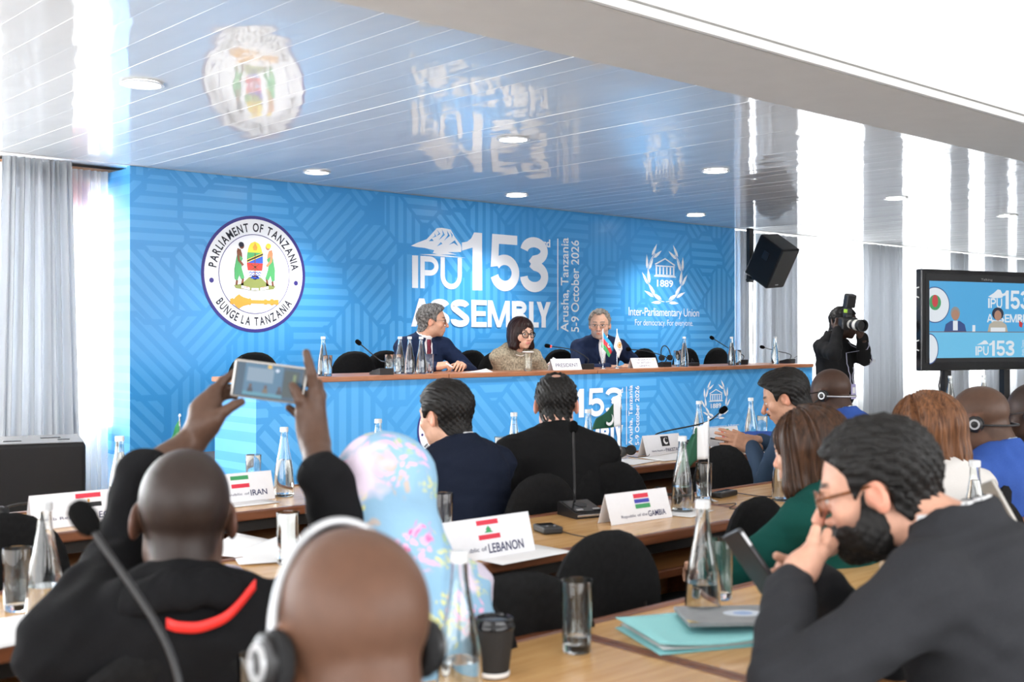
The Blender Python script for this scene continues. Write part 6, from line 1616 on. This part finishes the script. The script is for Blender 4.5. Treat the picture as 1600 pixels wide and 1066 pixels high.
# --- middle row
i9 = person('woman with long dark brown hair in bottle green sweater', HP(1263, 640, 3.45, 1.03), -4, 4, 8, skin=SK_A, hp=dict(fem=True, brow=(.03, .02, .015), len=-.25, wide=1.05, strand=.0034, seed=2, curl=.25), hair=[('hair', hair_long, h_brown)], top='knit', top_m=c_green, top_name='sweater', collar=False, shirt=False, fem=True, lean=-.02, hs=1.03,
       wrists=dict(R=(3.12, 2.25, .68), L=(2.86, 2.27, .68)), poles=dict(R=(.9, -.3, -.5), L=(-.9, -.3, -.5)), trouser_m=c_black, seed=9)
i10 = person('woman with long chestnut hair curling at the ends in white blouse', HP(1445, 618, 3.95, 1.08), -6, -2, 8, skin=SK_A, hp=dict(fem=True, brow=(.05, .03, .02), len=-.33, wide=1.1, strand=.0036, seed=6, curl=1.0, dx=.035), hair=[('hair', hair_long, h_chest)], top='knit', top_m=c_white, top_name='blouse', collar=False, shirt=False, fem=True, lean=-.02, hs=1.08,
       wrists=dict(R=(3.86, 2.27, .68), L=(3.58, 2.29, .68)), poles=dict(R=(.9, -.3, -.5), L=(-.9, -.3, -.5)), trouser_m=c_black, seat='woman in white blouse', seed=10)
i11 = person('heavy man with shaved head and black headset in bright blue jacket, middle row', HP(1527, 604, 4.45, 1.08), -4, 14, 8, skin=SK_D, hp=dict(brow=(.02, .012, .01), fat=1.12, crop=(.02, .014, .011), crop_a=.4), top_m=c_blue, lean=.0, hs=1.08, bs=1.08, fat=1.25, neckr=.066, shirt_m=c_lblue,
       wrists=dict(R=(4.52, 2.6, .82), L=(4.16, 2.6, .82)), poles=dict(R=(.9, -.3, -.5), L=(-.9, -.3, -.5)), seed=11)
headset(i11, 'headset with mouth boom on the heavy man in bright blue jacket', band_m=m_blackpl); eyeglasses(i11, m_wire)
i12 = person('man with headset and thin glasses cut by the right edge of the photo', HP(1612, 598, 5.0, 1.10), -4, 14, 10, skin=SK_F, hp=dict(brow=(.01, .008, .007), fat=1.1, crop=(.012, .009, .008), crop_a=.4), top_m=c_black, lean=.10, hs=1.08, bs=1.05,
       wrists=dict(R=(5.25, 2.66, .82), L=(4.95, 2.66, .82)), poles=dict(R=(.9, -.3, -.5), L=(-.9, -.3, -.5)), seat='man cut by the right edge', seed=12)
headset(i12, 'headset on the man cut by the right edge of the photo', band_m=m_blackpl, mic=False); eyeglasses(i12, m_wire)

# --- man filming with a phone
A = lambda x, y, D: atD(x, y, D)
DP = 2.42
Lh = [(A(300, 690, 2.40), A(318, 662, 2.40), .026, .027, .02), (A(318, 662, 2.40), A(318, 640, 2.41), .027, .022, .02), (A(318, 662, 2.40), A(332, 632, 2.42), .026, .020, .02), (A(316, 668, 2.39), A(335, 655, 2.385), .022, .018, .02), (A(312, 640, 2.41), A(334, 612, 2.43), .019, .014, .02),
      (A(334, 612, 2.43), A(348, 596, 2.445), .0115, .0105, .008), (A(348, 596, 2.445), A(366, 583, 2.45), .0105, .0085, .004),
      (A(330, 622, 2.43), A(349, 608, 2.46), .012, .0105, .008), (A(349, 608, 2.46), A(372, 604, 2.465), .0105, .009, .004),
      (A(332, 634, 2.44), A(350, 618, 2.465), .0115, .010, .008), (A(350, 618, 2.465), A(368, 618, 2.465), .010, .0085, .004),
      (A(335, 655, 2.385), A(352, 642, 2.385), .0145, .0115, .01), (A(352, 642, 2.385), A(366, 633, 2.39), .0115, .0105, .004), (A(366, 633, 2.39), A(377, 628, 2.40), .0105, .0085, .003)]
Lh += [(A(225, 742, 2.28), A(300, 690, 2.40), .036, .028, .02)]
Rh_ = [(A(502, 742, 2.30), A(492, 692, 2.38), .035, .028, .02), (A(492, 692, 2.38), A(488, 668, 2.40), .028, .028, .02), (A(488, 668, 2.40), A(492, 622, 2.40), .026, .020, .02), (A(486, 672, 2.39), A(476, 648, 2.385), .024, .019, .02), (A(490, 650, 2.41), A(500, 618, 2.43), .020, .013, .02),
       (A(492, 618, 2.40), A(487, 584, 2.39), .0125, .0108, .010), (A(487, 584, 2.39), A(482, 565, 2.39), .0105, .0098, .004), (A(482, 565, 2.39), A(478.5, 551, 2.39), .0095, .0082, .003),
       (A(500, 620, 2.43), A(497, 600, 2.455), .0118, .0105, .008), (A(497, 600, 2.455), A(476, 598, 2.47), .0105, .009, .004), (A(500, 634, 2.43), A(490, 616, 2.465), .0115, .010, .008), (A(490, 616, 2.465), A(470, 616, 2.47), .010, .0085, .004),
       (A(478, 652, 2.42), A(462, 645, 2.44), .0105, .0092, .008), (A(462, 645, 2.44), A(451, 637, 2.435), .0090, .0075, .003),
       (A(476, 648, 2.385), A(469, 626, 2.375), .0150, .0118, .01), (A(469, 626, 2.375), A(462, 611, 2.38), .0115, .0108, .004), (A(462, 611, 2.38), A(457, 603, 2.385), .0108, .0088, .003)]
i13 = person('man in black jacket holding up a phone with both hands to film', HP(288, 700, 2.12, 1.03), -22, -28, -2, 2, skin=(.085, .045, .030), hp=dict(crop=(.010, .008, .008), crop_a=.8, low=.015, brow=(.01, .008, .007)), top_m=c_black2, lean=-.05, hs=1.03, bs=1.08, fat=1.12, shirt=False, collar=False,
       wrists=dict(L=A(222, 744, 2.28), R=A(503, 745, 2.30)), poles=dict(L=(-.25, -.05, -1), R=(.5, .2, -.9)), hand_px=dict(L=Lh, R=Rh_), seat='man filming with a phone', seed=13, wr=.006, l2=.165, armk=1.28)
# skin tone of raised forearms is warmer than the head in the photo only through light; folded collar and red ribbon
n_, Rb_, O_ = i13['n'], i13['Rb'], i13['O']; rt = np.array(i13['root'].location)
Fc = Field(n_-.16, n_+.16, .006); tl = np.array(Matrix.Rotation(math.radians(-30), 3, 'X'))
Fc.torus(n_+np.array([0, -.004, -.020]), tl, .090, .096, .018, .034, k=.01); Fc.torus(n_+np.array([0, -.010, -.030]), tl, .112, .118, .016, .030, k=.02); Fc.wrinkle(.0025, 40, 3)
V, Q = Fc.mesh(); np_mesh('folded_collar', V@Rb_.T+O_-rt, Q, c_black2, i13['root'])
b = MB(); pts = []; Fj = i13['F']
for t_ in np.linspace(0, 1, 22):
    x_ = -.035+.155*t_; z_ = -.020-.016*math.sin(t_*3.1)+.045*t_**2.0
    y_ = Fj.front(n_[0]+x_, n_[2]+z_, -1) or (n_[1]-.1)
    pts.append(np.array([n_[0]+x_, min(y_, n_[1]-.055)-.024, n_[2]+z_]))
for k_ in range(3): pts = [pts[0]]+[(pts[i-1]+pts[i]*2+pts[i+1])/4 for i in range(1, len(pts)-1)]+[pts[-1]]
P_ = [Rb_@q+O_-rt for q in pts]; vs = []
for q in P_: vs += [tuple(q+np.array([0, 0, .009])), tuple(q-np.array([0, 0, .009]))]
b.add(vs, [(2*i, 2*i+1, 2*i+3, 2*i+2) for i in range(len(P_)-1)]); o = b.build('red_lanyard', mat('red_ribbon', (.75, .03, .025), .5), i13['root'], True); o.modifiers.new('thick', 'SOLIDIFY').thickness = .004
# phone: facing the man
pc_ = A(421, 597, DP); rx = A(475, 604, DP)-A(366, 590, DP); Wp = np.linalg.norm(rx); rx /= Wp; fw = A(421, 597, 1)-CAM; fw /= np.linalg.norm(fw); up = np.cross(rx, fw); up /= np.linalg.norm(up); nb = np.cross(rx, up)
ph = thing('smartphone', 'silver edged smartphone held up in landscape, showing the panel on screen', 'phone', tuple(pc_))
ph.rotation_euler = Matrix([[rx[i], up[i], nb[i]] for i in range(3)]).to_euler()
PWd, PHt = .155, .0795
MB().rbox((0, 0, 0), (PWd, PHt, .010), .0045, 3).build('case', mat('silver_case', (.62, .60, .57), .25, .6), ph)
MB().rbox((0, 0, .0052), (PWd-.007, PHt-.007, .0012), .0005).build('front_glass', m_gloss, ph)
pw_, ph_ = PWd-.016, PHt-.010
def pr(pts, k, nm, c, s=.75): MB().poly([((x-.5)*pw_, (y-.5)*ph_) for x, y in pts], T3((0, 0, .0059+.0001*k))).build(nm, em('phone_'+nm+str(k)+str(c[0]), c, s*.55), ph)
pr(rect(0, 0, 1, 1), 0, 'picture', (.02, .10, .19)); pr(rect(.12, .12, .70, 1), 1, 'picture_wall', (.07, .24, .42)); pr(rect(.16, .46, .56, .88), 2, 'picture_words', (.30, .45, .60)); pr(rect(.12, .04, .72, .15), 2, 'picture_desk', (.10, .40, .55)); pr(rect(.72, .1, .95, .9), 1, 'picture_side', (.03, .07, .08)); pr(rect(.86, .3, .9, .8), 2, 'picture_window', (.25, .35, .15))
for x_, c_ in ((.23, (.03, .03, .06)), (.46, (.20, .16, .11)), (.67, (.03, .03, .06))):
    pr([(x_-.045, .14), (x_+.045, .14), (x_+.03, .28), (x_-.03, .28)], 3, 'picture_person', c_); pr(circ(x_, .33, .022, .06, 16), 4, 'picture_head', (.12, .05, .035))
pr(rect(.46, .90, .52, .99), 5, 'picture_icon', (.9, .55, .05), 1.0); pr(circ(.61, .86, .03, .05, 16), 5, 'picture_lamp', (.7, .8, .95), 1.0)

# --- woman in floral headscarf
def scarf_mat():
    m = bpy.data.materials.new('floral_scarf_cloth'); m.use_nodes = True; nt = m.node_tree; N = nt.nodes; L = nt.links; b = N['Principled BSDF']; b.inputs['Roughness'].default_value = .75
    tc = N.new('ShaderNodeTexCoord'); dn = N.new('ShaderNodeTexNoise'); dn.inputs['Scale'].default_value = 14; mo = N.new('ShaderNodeMapping'); mo.inputs['Location'].default_value = (0, .14, .0); L.new(tc.outputs['Object'], mo.inputs[0]); L.new(mo.outputs[0], dn.inputs['Vector'])
    ad = N.new('ShaderNodeMix'); ad.data_type = 'RGBA'; ad.inputs[0].default_value = .08; L.new(mo.outputs[0], ad.inputs[6]); L.new(dn.outputs['Color'], ad.inputs[7])
    last = None; base = (.24, .43, .60)
    def layer(prev, scale, thr, col, off, soft=.03, petal=0):
        mp = N.new('ShaderNodeMapping'); mp.inputs['Location'].default_value = off; L.new(ad.outputs[2], mp.inputs[0])
        v = N.new('ShaderNodeTexVoronoi'); v.inputs['Scale'].default_value = scale; v.inputs['Randomness'].default_value = .85; L.new(mp.outputs[0], v.inputs['Vector'])
        r = N.new('ShaderNodeMapRange'); r.inputs[1].default_value = thr; r.inputs[2].default_value = thr-soft; L.new(v.outputs['Distance'], r.inputs[0])
        fac = r.outputs[0]
        if petal:
            n2 = N.new('ShaderNodeTexVoronoi'); n2.inputs['Scale'].default_value = petal; L.new(mp.outputs[0], n2.inputs['Vector'])
            r2 = N.new('ShaderNodeMapRange'); r2.inputs[1].default_value = .55; r2.inputs[2].default_value = .3; L.new(n2.outputs['Distance'], r2.inputs[0])
            mu = N.new('ShaderNodeMath'); mu.operation = 'MULTIPLY'; L.new(fac, mu.inputs[0]); L.new(r2.outputs[0], mu.inputs[1]); fac = mu.outputs[0]
        mx = N.new('ShaderNodeMix'); mx.data_type = 'RGBA'; L.new(fac, mx.inputs[0])
        if prev is None: mx.inputs[6].default_value = (*base, 1)
        else: L.new(prev, mx.inputs[6])
        mx.inputs[7].default_value = (*col, 1); return mx.outputs[2]
    last = layer(last, 6.5, .40, (.62, .64, .30), (.3, .1, .2), .04, 60); last = layer(last, 6.0, .36, (.78, .42, .62), (1.3, .7, .6), .05, 60); last = layer(last, 7.5, .22, (.78, .12, .34), (1.33, .72, .61), .04, 90)
    last = layer(last, 9, .24, (.38, .52, .30), (2.1, .4, 1.2), .04, 60); last = layer(last, 8, .22, (.48, .40, .36), (3.3, 1.9, .1), .04, 40); last = layer(last, 5.2, .30, (.78, .66, .80), (5.1, 2.9, .7), .10); last = layer(last, 9, .16, (.66, .55, .12), (.35, .12, .2), .04, 80)
    L.new(last, b.inputs['Base Color'])
    t2 = N.new('ShaderNodeTexNoise'); t2.inputs['Scale'].default_value = 60; L.new(tc.outputs['Object'], t2.inputs['Vector']); bp = N.new('ShaderNodeBump'); bp.inputs['Strength'].default_value = .2; bp.inputs['Distance'].default_value = .004; L.new(t2.outputs['Fac'], bp.inputs['Height']); L.new(bp.outputs[0], b.inputs['Normal'])
    return m
m_scarf = scarf_mat()
i14 = person('woman in pale blue floral headscarf seen from behind', HP(593, 684, 2.42, 1.03), 4, 10, 4, skin=SK_A, hp=dict(fem=True, brow=(.05, .03, .02)), top='knit', top_m=c_lilac, top_name='tunic', collar=False, shirt=False, fem=True, fat=1.1, lean=-.06, hs=1.03,
       wrists=dict(R=(1.80, 2.50, .84), L=(1.30, 2.54, .84)), poles=dict(R=(.9, -.3, -.5), L=(-.9, -.3, -.5)), trouser_m=c_black, seat='woman in floral headscarf', seed=14, noff=(0, 0, -.025))
n_, Rb_, O_ = i14['n'], i14['Rb'], i14['O']; hc = Rb_.T@(i14['Hc']-O_)
Fs = Field(n_-np.array([.34, .28, .46]), n_+np.array([.34, .26, .32]), .0062)
Fs.ell(hc+np.array([0, -.018, .034]), (.100, .122, .104), k=.01); Fs.cap(hc+np.array([0, -.025, -.01]), n_+np.array([0, -.025, .03]), .098, .076, k=.03)
Fs.cap(n_+np.array([0, -.02, .02]), n_+np.array([0, -.045, -.12]), .078, .135, k=.04); Fs.ell(n_+np.array([0, -.02, -.20]), (.222, .160, .27), k=.04)
for sd in 'RL': Fs.cap(i14['sh'][sd]*.9+n_*.1, i14['sh'][sd]*.4+i14['E'][sd]*.6, .070, .082, k=.04)
X, Y, Z = Fs.full(); a_ = np.arctan2(X-hc[0], -(Y-hc[1])+0*Z); zz = Z-hc[2]
cr_ = lambda q: 1-2*np.abs(np.sin(q))**.55
fold = -.55*cr_(a_*2.2+zz*17+.4*np.sin(zz*30))-.45*cr_(a_*3.1-zz*13+1.3+.5*np.sin(a_*4))-.4*cr_(zz*24+a_*1.4+.6*np.sin(a_*3))
sw_ = np.clip((-zz+.02)/.12, .5, 1.6); Fs.d = Fs.d+(.0062*fold*sw_).astype(np.float32)
Fs.d = Fs.d+(.006*np.exp(-((zz+.155+.015*np.sin(a_*2))/.018)**2)).astype(np.float32)
Fs.ell(hc+np.array([.02, .12, -.02]), (.06, .09, .09), k=.012, sub=True)
Fs.d = np.maximum(Fs.d, ((n_[2]-.40+.10*np.abs(X-n_[0]))-Z+0*Y).astype(np.float32))
V, Q = Fs.mesh(); np_mesh('headscarf', V@Rb_.T+O_-np.array(i14['root'].location), Q, m_scarf, i14['root'])

# --- near bald man and bearded man in charcoal
i15 = person('near bald man with silver banded headset seen from behind', HP(541, 828, 1.24, 1.02), 0, -6, 14, 4, skin=(.20, .092, .052), hp=dict(fat=1.04, crop=(.055, .03, .021), crop_a=.6, brow=(.03, .02, .015)), top_m=c_char, shirt_m=c_lilac, lean=.10, hs=1.02, seat='near bald man with headset', seed=15,
       wrists=dict(R=(.92, 1.36, .86), L=(.42, 1.36, .86)), poles=dict(R=(.9, -.3, -.5), L=(-.9, -.3, -.5)))
headset(i15, 'headset with silver band arching over the near bald head', kind='over', mic=False, s=1.1)
DB = 2.2
Lb = [(A(1238, 912, 2.12), A(1252, 890, 2.13), .027, .027, .02), (A(1252, 890, 2.13), A(1272, 858, 2.16), .027, .020, .02), (A(1256, 884, 2.12), A(1278, 862, 2.13), .024, .019, .02), (A(1262, 878, 2.17), A(1284, 860, 2.19), .022, .018, .02),
      (A(1268, 866, 2.12), A(1271, 846, 2.12), .0150, .0120, .008), (A(1271, 846, 2.12), A(1275, 827, 2.13), .0118, .0095, .004),
      (A(1280, 862, 2.14), A(1289, 846, 2.15), .0125, .0110, .008), (A(1289, 846, 2.15), A(1293, 832, 2.16), .0108, .009, .004),
      (A(1284, 864, 2.17), A(1300, 852, 2.20), .0120, .0105, .008), (A(1300, 852, 2.20), A(1308, 842, 2.22), .0100, .009, .004), (A(1282, 868, 2.19), A(1300, 860, 2.22), .0110, .010, .008), (A(1300, 860, 2.22), A(1312, 852, 2.24), .0095, .0085, .004)]
Rb2 = [(A(1262, 905, 2.36), A(1245, 895, 2.34), .026, .026, .02), (A(1245, 895, 2.34), A(1222, 900, 2.32), .026, .020, .02), (A(1245, 890, 2.33), A(1226, 884, 2.31), .020, .016, .02),
       (A(1240, 884, 2.30), A(1228, 876, 2.28), .0120, .0108, .008), (A(1228, 876, 2.28), A(1214, 869, 2.27), .0105, .0088, .004),
       (A(1224, 892, 2.30), A(1210, 896, 2.26), .0115, .010, .008), (A(1210, 896, 2.26), A(1200, 900, 2.24), .010, .0085, .004), (A(1222, 900, 2.31), A(1208, 906, 2.27), .0115, .010, .008), (A(1208, 906, 2.27), A(1198, 910, 2.24), .010, .0085, .004), (A(1222, 908, 2.32), A(1208, 914, 2.28), .0105, .0095, .008)]
i16 = person('bearded man with tortoise glasses in charcoal suit resting chin on hand', HP(1368, 664, 2.22, 1.05), 12, 24, 16, 4, skin=(.62, .335, .235), hp=dict(brow=(.012, .01, .009), thick=.017, nose=1.3, rough=.0022, beard_t=.009, stubble=(.03, .022, .018), stub_a=.55), hair=hs_(h_black)+[('beard', beard_full, h_black)], top_m=c_char, lean=.16, hs=1.05, bs=1.14, fat=1.2,
       wrists=dict(L=A(1236, 916, 2.12), R=A(1266, 908, 2.37)), poles=dict(L=(-1, -.1, -.55), R=(.6, .2, -.8)), hand_px=dict(L=Lb, R=Rb2), seat='bearded man', seed=16, wr=.0055, sleeve=.93, noff=(0, -.05, .05))
eyeglasses(i16, m_tort, rr=(.027, .023), r=.0028, y=.103); 
# cuff and watch of the near wrist
wv = A(1252, 890, 2.13)-A(1228, 928, 2.11); wv /= np.linalg.norm(wv); qm = Vector(wv).to_track_quat('Z', 'Y').to_matrix().to_4x4(); rt = Vector(i16['root'].location)
MB().lathe([(.033, -.045), (.0355, -.045), (.0345, .0), (.032, .0)], 24, M=Matrix.Translation(Vector(A(1243, 905, 2.12))-rt) @ qm, closed=True).build('shirt_cuff', m_shirt, i16['root'], True)
wt = MB().lathe([(.0285, -.008), (.0315, -.008), (.0315, .008), (.0285, .008)], 24, M=Matrix.Translation(Vector(A(1250, 893, 2.128))-rt) @ qm, closed=True).build('gold_watch', m_gold, i16['root'], True)
# phone in his far hand
pa_, pb_ = A(1152, 846, 2.24), A(1203, 920, 2.22); ax = pb_-pa_; ax /= np.linalg.norm(ax); nr = np.array([.80, -.12, .62]); nr = nr-ax*(nr@ax); nr /= np.linalg.norm(nr); sd_ = np.cross(ax, nr)
ph2 = thing('smartphone', 'black smartphone tilted in the hand of the bearded man', 'phone', tuple((pa_+pb_)/2)); ph2.rotation_euler = Matrix([[sd_[i], ax[i], nr[i]] for i in range(3)]).to_euler()
MB().rbox((0, 0, 0), (.074, .150, .010), .0045, 3).build('case', mat('black_case', (.02, .02, .024), .3), ph2); MB().rbox((0, 0, .0055), (.068, .144, .0012), .0005).build('front_glass', m_gloss, ph2); MB().rbox((.036, -.05, 0), (.003, .03, .006), .001).build('side_button', m_silver, ph2)

# phone of the mustached man
ph3 = thing('smartphone', 'red edged smartphone in the hands of the mustached man', 'phone', tuple(A(1153, 692, 6.15)), math.radians(20)); ph3.rotation_euler = (.25, -.18, math.radians(60))
MB().rbox((0, 0, 0), (.078, .158, .010), .0045, 3).build('case', mat('red_case', (.70, .03, .10), .35), ph3); MB().rbox((0, 0, .0055), (.070, .150, .0012), .0005).build('front_glass', mat('pale_screen', (.5, .35, .38), .15), ph3)

# --- person beyond the right edge with phone
Hr = [(A(1622, 874, 2.72), A(1606, 858, 2.72), .027, .026, .02), (A(1606, 858, 2.72), A(1584, 846, 2.72), .026, .020, .02), (A(1606, 866, 2.72), A(1588, 866, 2.72), .022, .018, .02),
      (A(1584, 842, 2.72), A(1570, 830, 2.70), .0120, .0105, .008), (A(1570, 830, 2.70), A(1558, 826, 2.69), .0105, .0085, .004), (A(1584, 850, 2.70), A(1568, 838, 2.67), .0120, .0105, .008), (A(1568, 838, 2.67), A(1580, 832, 2.64), .0100, .0085, .004),
      (A(1586, 860, 2.70), A(1572, 850, 2.67), .0115, .010, .008), (A(1590, 868, 2.70), A(1580, 860, 2.67), .011, .0095, .008)]
i17 = person('person in white shirt beyond the right edge holding a phone', HP(1850, 660, 2.85, 1.04), 20, 26, 18, skin=(.62, .36, .26), hp=dict(brow=(.02, .015, .012), thick=.015), hair=hs_(h_black), top_m=m_shirt, top_name='shirt', shirt=False, lean=.10, hs=1.04,
       wrists=dict(L=A(1622, 876, 2.72), R=A(1640, 960, 2.75)), poles=dict(L=(-.4, -.6, -.9), R=(.6, .2, -.8)), hand_px=dict(L=Hr), hands=dict(R=dict(dir=(-.6, .5, 0), back=(0, .2, 1), curl=REL)), seat='person in white shirt', seed=17, trouser_m=c_black)
ph4 = thing('smartphone', 'grey smartphone held upright near the right edge of the photo', 'phone', tuple(A(1566, 798, 2.68)))
ax = A(1576, 823, 2.68)-A(1550, 776, 2.70); ax /= np.linalg.norm(ax); nr = np.array([.7, -.4, .55]); nr = nr-ax*(nr@ax); nr /= np.linalg.norm(nr); sd_ = np.cross(ax, nr); ph4.rotation_euler = Matrix([[sd_[i], ax[i], nr[i]] for i in range(3)]).to_euler()
MB().rbox((0, 0, 0), (.072, .148, .010), .0045, 3).build('case', mat('grey_case', (.38, .36, .33), .3, .4), ph4); MB().rbox((0, 0, .0055), (.066, .142, .0012), .0005).build('front_glass', m_gloss, ph4)

# --- standing photographer
DPH = 9.6
Hph = HP(1319, 481, DPH, 1.08)
i18 = person('standing photographer in black shirt aiming a white lens camera', Hph, -172, -146, 8, -4, skin=SK_F, hp=dict(brow=(.01, .008, .007), crop=(.006, .005, .005), crop_a=.9, thick=.012), hair=hs_(h_black), top_m=c_photog, trouser_m=c_black2, lean=-.02, hs=1.08, bs=1.06, fat=1.06, stand=True, shirt=False, wr=.005, seed=18,
       wrists=dict(R=atD(1309, 517, 9.36), L=atD(1347, 527, 9.32)), poles=dict(R=(-.5, .1, -.9), L=(.6, -.1, -.9)), hands=dict(R=dict(dir=(.35, .05, .6), back=(-.8, -.5, .2), curl=GRIP), L=dict(dir=(-.35, .1, .6), back=(.3, -.9, -.2), curl=GRIP)))
cb = atD(1325, 506, 9.36); ce = atD(1354, 510, 9.12); ld_ = ce-cb; ld_ /= np.linalg.norm(ld_)
rz_ = math.atan2(ld_[1], ld_[0])
cmr = thing('camera', 'black camera with large white banded lens and flash on top', 'camera', tuple(cb), rz_)
pt_ = math.asin(ld_[2]); Ry = Matrix.Rotation(-pt_, 4, 'Y')
MB().rbox((0, 0, 0), (.075, .15, .10), .012, M=Ry).build('camera_body', m_blackpl, cmr); MB().rbox((-.01, 0, .065), (.06, .06, .04), .01, M=Ry).build('viewfinder_hump', m_blackpl, cmr)
ML = Ry @ Matrix.Translation((.03, 0, 0)) @ R3('Y', 90)
wl = mat('lens_white_paint', (.72, .71, .67), .35)
MB().lathe([(.0005, 0), (.036, 0), (.037, .045), (.0005, .045)], 24, M=ML).build('lens_barrel', wl, cmr, True); MB().lathe([(.0005, .045), (.042, .045), (.042, .085), (.0005, .085)], 24, M=ML).build('zoom_ring', m_blackpl, cmr, True)
MB().lathe([(.0005, .085), (.044, .085), (.046, .13), (.0005, .13)], 24, M=ML).build('lens_barrel', wl, cmr, True); MB().lathe([(.0005, .13), (.047, .13), (.051, .175), (.046, .175), (.044, .15), (.0005, .15)], 24, M=ML).build('lens_hood', m_blackpl, cmr, True)
MB().lathe([(.0005, .151), (.043, .151), (.043, .153), (.0005, .154)], 24, M=ML).build('front_lens', m_gloss, cmr, True)
MF = Ry @ T3((-.012, 0, .085)); MB().rbox((0, 0, .02), (.05, .06, .05), .006, M=MF).build('flash_foot', m_blackpl, cmr); MB().rbox((0, 0, .0), (.03, .02, .03), .004, M=MF @ T3((.02, -.035, .02))).build('green_strap', mat('lime_strap', (.35, .6, .05), .5), cmr)
MB().rbox((0, 0, .105), (.065, .085, .11), .010, M=MF @ R3('Y', 10)).build('flash_head', m_blackpl, cmr)
# lanyard, badge and chest print
F = i18['F']; n_ = i18['n']; Rb_ = i18['Rb']; O_ = i18['O']; rt = np.array(i18['root'].location)
def on_chest(x, z, e=.004):
    y = F.front(n_[0]+x, n_[2]+z) or (n_[1]+.1); return Rb_@np.array([n_[0]+x, y+e, n_[2]+z])+O_-rt
for sx in (-1, 1):
    P_ = [on_chest(sx*.085*(1-i/14)+.010*i/14*sx, -.03-.030*i, .006) for i in range(13)]; vs = []
    for q in P_: vs += [tuple(q-Rb_@np.array([.008, 0, 0])), tuple(q+Rb_@np.array([.008, 0, 0]))]
    o = MB().add(vs, [(2*i, 2*i+1, 2*i+3, 2*i+2) for i in range(12)]).build('lanyard', mat('lilac_ribbon', (.45, .45, .58), .6), i18['root'], True); o.modifiers.new('thick', 'SOLIDIFY').thickness = .002
q = on_chest(0, -.44, .010); Mb = Matrix.Translation(Vector(q)) @ Matrix(Rb_.tolist()).to_4x4()
bd = MB().rbox((0, 0, 0), (.095, .004, .125), .002, M=Mb).build('badge', mat('badge_lilac', (.46, .42, .70), .4), i18['root'])
MB().box((0, .003, .01), (.05, .002, .05), Mb).build('badge_photo', m_fwhite, bd); MB().box((0, .003, -.035), (.075, .002, .018), Mb).build('badge_band', m_pnavy, bd)
b = MB(); q = on_chest(-.085, -.185, .006); Mt = Matrix.Translation(Vector(q)) @ Matrix(Rb_.tolist()).to_4x4() @ R3('Z', 180) @ R3('X', 90); text_fit(b, 'PRESS', -.055, -.012, .055, .014, Mt, .02); b.build('chest_print', m_fwhite, i18['root'])
